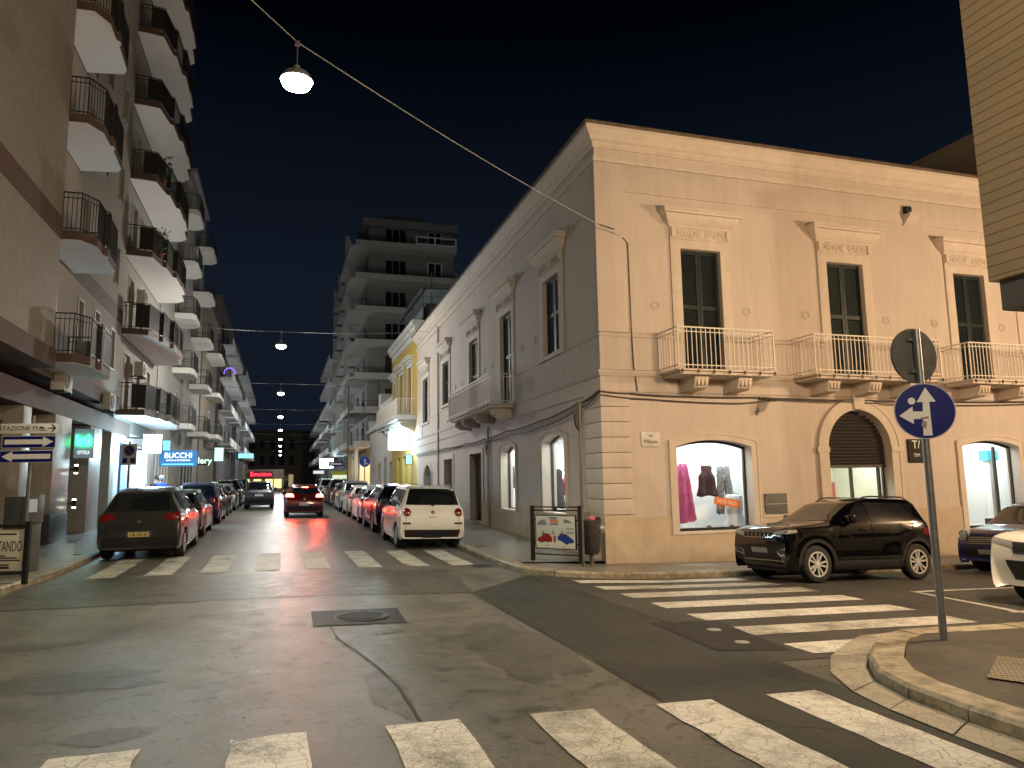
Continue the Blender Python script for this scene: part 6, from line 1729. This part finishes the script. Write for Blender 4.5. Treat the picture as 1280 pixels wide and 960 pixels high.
    for xw in (xf, xr):
        for y in (1, -1):
            yc = y * (W_ - .135)
            if first is None:
                o = tyre.build("wheel", TYRE, None, smooth=True, sharp=50)
                c = MB(); c.lathe([(wr * .67, .075), (wr * .67, .098), (wr * .61, .104), (wr * .60, .07), (wr * .60, .0), (0, .0)], (0, 0, 0), 'y', 32, cap=False); rim = c.build("rim", RIMD, None, smooth=True, sharp=35); rim.parent = o
                c = MB(); ns = opt.get('spokes', 5)
                c.lathe([(wr * .675, .095), (wr * .675, .106), (wr * .60, .106), (wr * .60, .095)], (0, 0, 0), 'y', 32, cap=False); c.lathe([(wr * .17, .06), (wr * .17, .095), (0, .10)], (0, 0, 0), 'y', 12, cap=False)
                for k in range(ns):
                    a = 2 * PI * k / ns
                    for da, w0, w1 in ((-.17, .030, .038), (.17, .030, .038)) if ns == 5 else ((0, .03, .035),):
                        def pt(r, s, dy, aa=a): return (r * math.cos(aa) - s * math.sin(aa), dy, r * math.sin(aa) + s * math.cos(aa))
                        r0_, r1_ = wr * .12, wr * .63; s0, s1 = da * wr * .25, da * wr * 1.55
                        P = [pt(r0_, s0 - w0 / 2, .09), pt(r0_, s0 + w0 / 2, .09), pt(r1_, s1 + w1 / 2, .102), pt(r1_, s1 - w1 / 2, .102)]
                        P += [(p[0], p[1] - .035, p[2]) for p in P]
                        c.add(P, [(0, 1, 2, 3), (0, 1, 5, 4), (1, 2, 6, 5), (2, 3, 7, 6), (3, 0, 4, 7)])
                sp_ = c.build("rim_spokes", RIMS, None); sp_.parent = o
                first = o; wo = o
            else:
                wo = first.copy(); COL.objects.link(wo)
                for ch in first.children:
                    d = ch.copy(); COL.objects.link(d); d.parent = wo
            wo.parent = t; wo.location = (X(xw), yc, wr); wo.rotation_euler = (0, .35 * (xw > 1), 0 if y > 0 else PI)
    return t
CARS = {}
def put(root, x, y, heading, z=None):
    """heading: world angle of the nose; the built car points to -x"""
    rz = heading - PI
    def gnd(dx, dy): return zg(x + dx, y + dy)
    c, s = math.cos(heading), math.sin(heading)
    fz = gnd(1.25 * c, 1.25 * s); bz_ = gnd(-1.25 * c, -1.25 * s); lz = gnd(-.7 * s, .7 * c); rz2 = gnd(.7 * s, -.7 * c)
    pitch = math.atan2(fz - bz_, 2.5); roll = math.atan2(lz - rz2, 1.4)
    fw = Vector((c * math.cos(pitch), s * math.cos(pitch), math.sin(pitch))); lf = Vector((-s * math.cos(roll), c * math.cos(roll), math.sin(roll)))
    lf = (lf - fw * lf.dot(fw)).normalized(); up = fw.cross(lf)
    M = Matrix((( -fw.x, -lf.x, up.x), (-fw.y, -lf.y, up.y), (-fw.z, -lf.z, up.z)))
    root.rotation_euler = M.to_euler(); root.location = (x, y, (fz + bz_) / 2 + .004 if z is None else z)
UP = PI / 2
grp = "cars parked along the kerbs"
def painted(root, p):
    for ch in root.children:
        for o in [ch] + list(ch.children):
            if o.type == 'MESH':
                for sl in o.material_slots:
                    if sl.material is P_BASE: sl.link = 'OBJECT'; sl.material = p
def copy_car(src, label, p, x, y, heading, swap=None):
    r = dup(src, (0, 0, 0), 0, label, grp, swap); 
    for ch in r.children:
        for o in [ch] + list(ch.children):
            if o.type == 'MESH':
                for sl in o.material_slots:
                    if sl.material and (sl.material is P_BASE or sl.material.name.startswith("paint_")): sl.link = 'OBJECT'; sl.material = p
    put(r, x, y, heading); return r
PG = paint("paint_dark_grey", (.026, .025, .024)); PGR = paint("paint_mid_grey", (.12, .12, .125)); PBL = paint("paint_navy", (.012, .018, .055)); PBK = paint("paint_black", (.002, .002, .0025), 0.0, .10)
PSI = paint("paint_silver", (.36, .37, .38), .6); PWH = paint("paint_white", (.72, .70, .64), 0.0, .3); PRD = paint("paint_dark_red", (.10, .008, .008)); PBU = paint("paint_blue", (.010, .016, .10)); PSG = paint("paint_slate", (.028, .034, .044))
# left row, seen from behind
mpv = make_car('mpv', "parked_car", "dark grey people carrier with a yellowish plate, first under the balconies by the crossing", "car",
               opt=dict(tail=[(.48, .93), (.86, .90), (.84, 1.07), (.54, 1.05)], plate=.60, plate_recess=1, platem=PLATEY, badge=.90, grille=1))
mpv['group'] = grp; painted(mpv, PG)
put(mpv, -3.05, 18.75 + 2.24, UP)
hatch = make_car('hatch', "parked_car", "dark grey hatchback directly in front of the dark grey people carrier", "car", opt=dict(plate=.62, grille=1))
hatch['group'] = grp; painted(hatch, PGR); put(hatch, -3.12, 25.0 + 2.0, UP)
copy_car(mpv, "navy blue people carrier, third in the row under the balconies", PBL, -3.15, 31.3 + 2.24, UP)
copy_car(hatch, "dark hatchback, fourth in the row under the balconies", PG, -3.15, 36.9 + 2.0, UP)
copy_car(hatch, "silver hatchback, fifth in the row under the balconies", PSI, -3.1, 42.2 + 2.0, UP)
copy_car(mpv, "black people carrier, sixth in the row under the balconies, beyond the silver hatchback", PBK, -3.1, 47.6 + 2.24, UP)
copy_car(hatch, "slate hatchback, seventh in the row under the balconies", PSG, -3.1, 53.6 + 2.0, UP)
copy_car(mpv, "dark people carrier, last in the row under the balconies", PG, -3.1, 59.5 + 2.24, UP)
city = make_car('city', "city_car", "small upright slate city car standing in the road beside the red-lit car", "car", opt=dict(plate=.78, tail=[(.62, .62), (.77, .62), (.76, .80), (.64, .80)], big_insert=1, black_mirror=1, grille=1))
painted(city, PSG); put(city, -1.12, 44.3 + 1.8, UP)
# the moving car with brake lights on
mov = make_car('hatch', "driving_car", "dark red hatchback in the middle of the road with its brake lights glowing", "car", lit=True, opt=dict(plate=.60, tail=[(.48, .92), (.82, .92), (.79, 1.06), (.52, 1.04)], big_insert=1, grille=1))
painted(mov, paint("paint_deep_red", (.13, .006, .008))); put(mov, 1.06, 34.6 + 2.0, UP)
for y in (.62, -.62):
    L_ = bpy.data.lights.new("brake_glow", 'SPOT'); L_.energy = 160; L_.color = (1, .06, .03); L_.shadow_soft_size = .08; L_.spot_size = R(150); L_.spot_blend = 1
    o = bpy.data.objects.new("brake_glow", L_); COL.objects.link(o); o.parent = mov; o.location = (2.10, y, .88); o.rotation_euler = (0, -R(80), 0)
# right row
boxy = make_car('boxy', "parked_car", "white boxy car with round red tail lamps, first in the row by the palazzo", "car",
                opt=dict(side_inserts=1, round_tail=(.69, .97, .105), plate=.36, badge=.97, big_insert=1, black_mirror=1, rails=STEEL, platem=BLACK))
boxy['group'] = grp; painted(boxy, PWH); put(boxy, 3.86, 19.35 + 2.08, UP)
suv = make_car('suv', "parked_car", "black sport utility car parked just ahead of the white boxy car", "car", opt=dict(grille=1, cladding=1, rails=IRON, badge=.98))
suv['group'] = grp; painted(suv, PBL); put(suv, 3.92, 24.9 + 2.2, UP)
copy_car(hatch, "white hatchback, third in the row by the palazzo", PWH, 3.9, 30.0 + 2.0, UP)
copy_car(hatch, "white hatchback, fourth in the palazzo-side row beyond another white one", PWH, 3.88, 34.8 + 2.0, UP)
copy_car(mpv, "silver people carrier, fifth in the palazzo-side row", PSI, 3.88, 39.6 + 2.24, UP)
copy_car(hatch, "dark red hatchback, sixth in the palazzo-side row", PRD, 3.88, 44.8 + 2.0, UP)
copy_car(boxy, "dark boxy car, seventh in the palazzo-side row", PG, 3.88, 49.6 + 2.08, UP)
copy_car(boxy, "tall white boxy car standing farther out than the rest of its row", PWH, 3.5, 55 + 2.08, UP)
copy_car(hatch, "silver hatchback, last but one in the palazzo-side row", PSI, 3.88, 60.5 + 2.0, UP)
copy_car(mpv, "black people carrier, last in the palazzo-side row", PBK, 3.88, 66 + 2.2, UP)
# side street
jeep = make_car('jeep', "parked_car", "black compact sport utility car parked beside the arched shop door", "car",
               opt=dict(slots=1, fog=1, cladding=1, rails=IRON, badge=.98, paint_handle=1))
jeep['group'] = grp; painted(jeep, PBK)
put(jeep, 10.52, 12.34, PI); jeep.scale = (.90, .965, .965)
mini = make_car('city', "parked_car", "navy blue small car with round chrome-ringed headlamps behind the black one", "car", opt=dict(round_head=(.56, .80, .10), grille=1))
mini['group'] = grp; painted(mini, PBU); put(mini, 16.35, 12.2, PI)
small = make_car('suv', "parked_car", "white crossover nosing into view on the near side of the side street", "car", opt=dict(grille=1, cladding=1, badge=.98))
small['group'] = grp; painted(small, PWH); put(small, 12.62, 8.05, PI + .08)

# ------------------------------------------------------------------ people far down the street
SKIN = mat("skin", (.45, .28, .20), .6)
def person(label, x, y, z, rz, cloth, legs, hair, stride=.25):
    t = thing("person", label, "person", (x, y, z))
    J = [((0, 0, .93), .13), ((0, 0, 1.15), .125), ((0, 0, 1.38), .14), ((0, 0, 1.50), .055), ((0, .01, 1.60), .075), ((0, .015, 1.70), .085)]
    E = [(0, 1), (1, 2), (2, 3), (3, 4), (4, 5)]
    def limb(parent, pts):
        a = parent
        for p, r in pts: J.append((p, r)); E.append((a, len(J) - 1)); a = len(J) - 1
    for s in (1, -1):
        f = stride * s
        limb(0, [((s * .10, 0, .86), .10), ((s * .10, f * .6, .48), .065), ((s * .10, f * .5 - .10 * (s < 0), .09), .042), ((s * .10, f * .5 + .14 - .10 * (s < 0), .035), .035)])
        limb(2, [((s * .17, 0, 1.42), .065), ((s * .22, -f * .3, 1.13), .048), ((s * .22, -f * .3 + .10, .90), .034), ((s * .22, -f * .3 + .14, .80), .032)])
    me = bpy.data.meshes.new("body"); me.from_pydata([p for p, r in J], E, []); o = bpy.data.objects.new("body", me); COL.objects.link(o)
    sk = o.modifiers.new("skin", 'SKIN'); su = o.modifiers.new("smooth", 'SUBSURF'); su.levels = su.render_levels = 2
    lay = me.skin_vertices[0].data
    for i, (p, r) in enumerate(J): lay[i].radius = (r * 1.15 if i in (0, 1, 2) else r, r)
    lay[0].use_root = True
    dg = bpy.context.evaluated_depsgraph_get(); nm = bpy.data.meshes.new_from_object(o.evaluated_get(dg)); bpy.data.objects.remove(o)
    for m in (cloth, legs, SKIN): nm.materials.append(m)
    for p in nm.polygons:
        c_ = p.center; p.material_index = 2 if c_.z > 1.49 or (abs(c_.x) > .17 and c_.z < .86 and c_.z > .7) else (1 if c_.z < .92 and abs(c_.x) < .2 else 0)
    nm.shade_smooth(); b = bpy.data.objects.new("body", nm); COL.objects.link(b); b.parent = t
    c = MB(); c.lathe([(.095, 1.66), (.105, 1.72), (.09, 1.78), (.05, 1.81), (0, 1.815)], (0, -.005, 0), n=14); h = c.build("hair", hair, None, smooth=True); h.parent = t
    t.rotation_euler = (0, 0, rz); return t
person("grey-haired pedestrian in a bright blue jacket on the pavement under the balconies", -4.62, 33.0, .36, .2, mat("blue_jacket", (.03, .10, .55), .7), mat("dark_trousers", (.03, .03, .04), .8), mat("grey_hair", (.5, .5, .48), .8))
person("pedestrian in a dark coat walking just ahead of the one in blue", -4.95, 34.0, .36, .1, mat("charcoal_coat", (.05, .05, .055), .8), mat("dark_trousers", (.03, .03, .04), .8), mat("dark_hair", (.03, .02, .015), .7))
person("dark-dressed pedestrian crossing far ahead between the city car and the red-lit car", .45, 58.0, .545, 1.3, mat("black_coat", (.02, .02, .022), .8), mat("dark_trousers", (.03, .03, .04), .8), mat("dark_hair", (.03, .02, .015), .7))

# ------------------------------------------------------------------ clothes in the shop windows
def garment(label, T, rows, m, cat="garment", seed=0, folds=5, amp=.02, hang=True, name="hanging_garment", grp=None, ext=None, more=()):
    """rows: (height, left, right, depth) from the top down; wavy closed cloth"""
    rr = random.Random(seed); n = 26
    z0 = rows[0][0]; cx0 = (rows[0][1] + rows[0][2]) / 2
    t = thing(name, label, cat, T(cx0, z0, 0), grp); cx = cx0
    for rws in (rows,) + tuple(more):
        ph = rr.uniform(0, 6); V = []; F = []; R_ = []
        for p, q_ in zip(rws, rws[1:]):
            for i in range(4): R_.append(tuple(p[k] + (q_[k] - p[k]) * i / 4 for k in range(4)))
        R_.append(rws[-1])
        for i, (z, a, b, d) in enumerate(R_):
            c_ = (a + b) / 2; w = (b - a) / 2; tt = i / (len(R_) - 1); dr = rr.uniform(-.006, .006)
            for k in range(n):
                an = 2 * PI * k / n
                wv = amp * (.25 + .75 * tt) * math.sin(folds * an + ph + .9 * math.sin(tt * 3 + ph))
                V.append((c_ + dr + (w + wv * .6) * math.cos(an), z + (.03 * math.sin(2 * an + ph) + .014 * math.sin(5 * an) if tt > .9 else 0), (d + wv) * math.sin(an)))
        m_ = len(R_)
        for i in range(m_ - 1):
            for k in range(n): F.append((i * n + k, i * n + (k + 1) % n, (i + 1) * n + (k + 1) % n, (i + 1) * n + k))
        F.append(tuple(range(n))); F.append(tuple(range((m_ - 1) * n, m_ * n)))
        c = MB(T); c.add(V, F); c.build("cloth", m, t, smooth=True)
    if hang:
        w = (rows[1][2] - rows[1][1]) / 2
        c = MB(); c.tube([T(cx - w * .95, rows[1][0] + .01, 0), T(cx, z0 + .06, 0), T(cx + w * .95, rows[1][0] + .01, 0)], .008, 5)
        c.tube([T(cx, z0 + .06, 0), T(cx, z0 + .13, 0), T(cx + .03, z0 + .16, 0), T(cx + .01, z0 + .19, 0)], .004, 5)
        if ext: c.tube([T(cx + .01, z0 + .19, 0), T(cx + .01, ext, 0)], .003, 4)
        c.build("hanger", CHROME, t)
    return t
def TS(n0):          # things behind the glass, laid out as seen through the window and set back by -n0
    k = (15 - n0) / 15
    return lambda u, v, n: TR(u * k, 1.7 + (v - 1.7) * k if v < 2.8 else v, n0 + n)
G1 = "clothes hanging in the side-street shop window"
garment("long pink and magenta patterned dress hanging at the edge of the bright shop window", TS(-.85), [(2.04, 8.80, 8.92, .03), (1.98, 8.70, 8.98, .06), (1.75, 8.66, 9.02, .08), (1.45, 8.64, 9.06, .09), (1.1, 8.62, 9.10, .11), (.72, 8.60, 9.14, .13)], mat("pink_print", (.36, .05, .10), .8, col2=(.38, .09, .28), scale=7, var=.3), seed=1, amp=.045, folds=8, grp=G1, ext=2.84)
garment("dark maroon sleeveless top on a hanger in the bright shop window", TS(-.9), [(1.99, 9.36, 9.60, .02), (1.95, 9.33, 9.63, .04), (1.84, 9.35, 9.61, .06), (1.74, 9.27, 9.68, .08), (1.5, 9.26, 9.70, .08), (1.3, 9.20, 9.76, .10)], mat("maroon_cloth", (.055, .018, .022), .85, var=.4, scale=12), seed=2, amp=.03, folds=7, grp=G1, ext=2.84)
garment("grey pinstriped trousers beside the maroon top in the shop window", TS(-1.0), [(1.97, 9.78, 10.10, .03), (1.92, 9.77, 10.11, .05), (1.68, 9.77, 10.12, .06)], mat("grey_pinstripe", (.08, .085, .095), .8, col2=(.30, .31, .33), scale=18, var=.4), seed=3, folds=9, amp=.035, more=([(1.70, 9.78, 9.95, .06), (1.3, 9.75, 9.93, .06), (.88, 9.73, 9.90, .06)], [(1.70, 9.95, 10.12, .06), (1.3, 9.98, 10.16, .06), (.95, 10.00, 10.17, .06)]), grp=G1, ext=2.84)
sh = garment("white shirt and long pale skirt on a stand behind the orange sale strip", TS(-.8), [(1.32, 10.02, 10.3, .03), (1.27, 9.93, 10.42, .08), (1.0, 9.95, 10.42, .10), (.9, 9.98, 10.38, .08), (.55, 9.86, 10.5, .12)], mat("white_cloth", (.60, .62, .64), .8, var=.1, scale=5), seed=4, amp=.02, grp=G1)
t = thing("sale_strip", "orange sale strip with white letters stuck slanting on the shop window", "sticker", TR(10.2, 1.12, -.25))
Tq = lambda x, y, z: TR(10.17 + x * .99 - y * -.17, 1.12 + y - x * .17, -.245 + z)
c = MB(Tq); c.box(-.36, .36, -.085, .085, 0, .003); c.build("strip", mat("orange_sticker", (.75, .20, .05), .5), t)
text_mb("SALDI SALDI", .12, lambda x, y, z: Tq(x, y, z + .004), .001, squeeze=.85).build("lettering", WHITEP, t)
c = MB(Tq); text = text_mb("50%", .10, lambda x, y, z: Tq(x - .2, y - .15, z + .004), .001); text.build("lettering", mat("orange_sticker", (.75, .20, .05), .5), t)
for i, (u, z) in enumerate(((9.55, .5), (10.15, .5))):
    t = thing("shoe", "small dark shoe on the shop window floor below the %s" % ("maroon top" if i == 0 else "white skirt"), "shoe", TR(u, z, -.7), "shoes in the shop window")
    c = MB(TS(-.7)); c.prism([(u - .1, z + .005), (u + .12, z + .005), (u + .12, z + .03), (u + .02, z + .06), (u - .06, z + .12), (u - .1, z + .10)], -.04, .04, 2); c.build("shoe_body", mat("dark_leather", (.04, .03, .03), .4), t, bevel=.012)
# street-side windows
def TSL(n0):
    k = (6.95 - n0) / 6.95
    return lambda u, v, n: TL((u + 15) * k - 15, 1.7 + (v - 1.7) * k if v < 2.9 else v, n0 + n)
G2 = "clothes in the street-side shop windows"
garment("black dress on a stand in the taller street-side window next to the corner", TSL(-.8), [(2.0, 2.95, 3.15, .03), (1.94, 2.86, 3.24, .08), (1.6, 2.9, 3.2, .09), (1.2, 2.8, 3.3, .12), (1.0, 2.76, 3.34, .13)], mat("black_cloth", (.02, .02, .024), .85), seed=6, grp=G2, ext=3.04)
garment("pale grey coat hanging deeper in the street-side window next to the corner", TSL(-1.1), [(2.25, 3.5, 3.7, .03), (2.2, 3.38, 3.82, .08), (1.8, 3.4, 3.8, .1), (1.2, 3.36, 3.84, .12)], mat("pale_grey_cloth", (.38, .42, .42), .85, var=.3, scale=9), seed=7, grp=G2, ext=3.04)
garment("pink top in the street-side window next to the corner", TSL(-1.0), [(1.75, 2.55, 2.7, .03), (1.7, 2.48, 2.8, .07), (1.35, 2.5, 2.8, .08)], mat("pink_cloth", (.55, .12, .2), .85), seed=8, grp=G2, ext=3.04)
garment("dark jacket hanging in the street-side window next to the wooden door", TSL(-.7), [(2.2, 7.3, 7.5, .03), (2.15, 7.2, 7.6, .08), (1.5, 7.2, 7.6, .1)], mat("black_cloth", (.02, .02, .024), .85), seed=9, grp=G2, ext=2.98)
garment("aqua patterned skirt in the street-side window next to the wooden door", TSL(-.9), [(1.9, 7.9, 8.1, .04), (1.85, 7.84, 8.16, .07), (1.2, 7.72, 8.28, .12)], mat("aqua_print", (.15, .40, .42), .85, col2=(.5, .3, .35), scale=9, var=.3), seed=10, grp=G2, ext=2.98)
# third window: stand with a blue printed band, and the arch shop's shelves
t = thing("display_stand", "white shop pillar with a blue banded notice in the last bright side-street window", "display stand", TR(18.2, .3, -.9))
c = MB(TS(-.9)); c.box(18.1, 18.35, .28, 2.8, -.1, .1); c.build("pillar", SHOPW, t, bevel=.01)
c = MB(TS(-.9)); c.box(18.02, 18.43, 2.05, 2.32, -.13, .13); c.build("blue_notice", mat("cyan_notice", (.10, .55, .75), .5), t)
for i, (u, col, z0, z1) in enumerate(((13.25, (.6, .12, .10), 1.0, 1.55), (13.6, (.12, .22, .42), 1.1, 1.7), (14.25, (.15, .38, .70), 1.35, 1.65), (14.5, (.70, .68, .20), .9, 1.3), (13.4, (.65, .62, .10), 1.62, 1.8))):
    t = thing("shop_poster", "%s poster glimpsed through the half-shuttered arched shop door" % ("red", "navy", "light blue", "yellow", "lime")[i], "poster", TR(u, z0, -1.9))
    c = MB(TS(-2.36)); c.box(u - .22, u + .22, z0, z1, 0, .02); c.build("poster_sheet", mat("poster_col_%d" % i, col, .6), t)

# ------------------------------------------------------------------ pieces that stand apart become parts of their own
def split_pieces(names):
    for o in [x for x in S.objects if x.type == 'MESH' and x.name.split('.')[0] in names]:
        me = o.data; n = len(me.vertices)
        if me.users > 1: continue
        par = list(range(n))
        def find(a):
            while par[a] != a: par[a] = par[par[a]]; a = par[a]
            return a
        for e in me.edges:
            a, b = find(e.vertices[0]), find(e.vertices[1])
            if a != b: par[a] = b
        roots = sorted({find(i) for i in range(n)})
        if len(roots) < 2: continue
        for r in roots[1:]:
            c = o.copy(); c.data = me.copy(); COL.objects.link(c)
            bm = bmesh.new(); bm.from_mesh(c.data); bm.verts.ensure_lookup_table()
            bmesh.ops.delete(bm, geom=[v for v in bm.verts if find(v.index) != r], context='VERTS'); bm.to_mesh(c.data); bm.free()
        bm = bmesh.new(); bm.from_mesh(me); bm.verts.ensure_lookup_table()
        bmesh.ops.delete(bm, geom=[v for v in bm.verts if find(v.index) != roots[0]], context='VERTS'); bm.to_mesh(me); bm.free()
split_pieces({"marble_pillar", "pillar_base", "plinth", "brown_band", "drain_pipe", "window_sill", "keystone", "shop_pillar", "rail_clamp", "column", "wheel_arch_cladding", "wall_bracket", "mounting_bracket", "dark_entrance", "posters", "mezzanine_vents"})
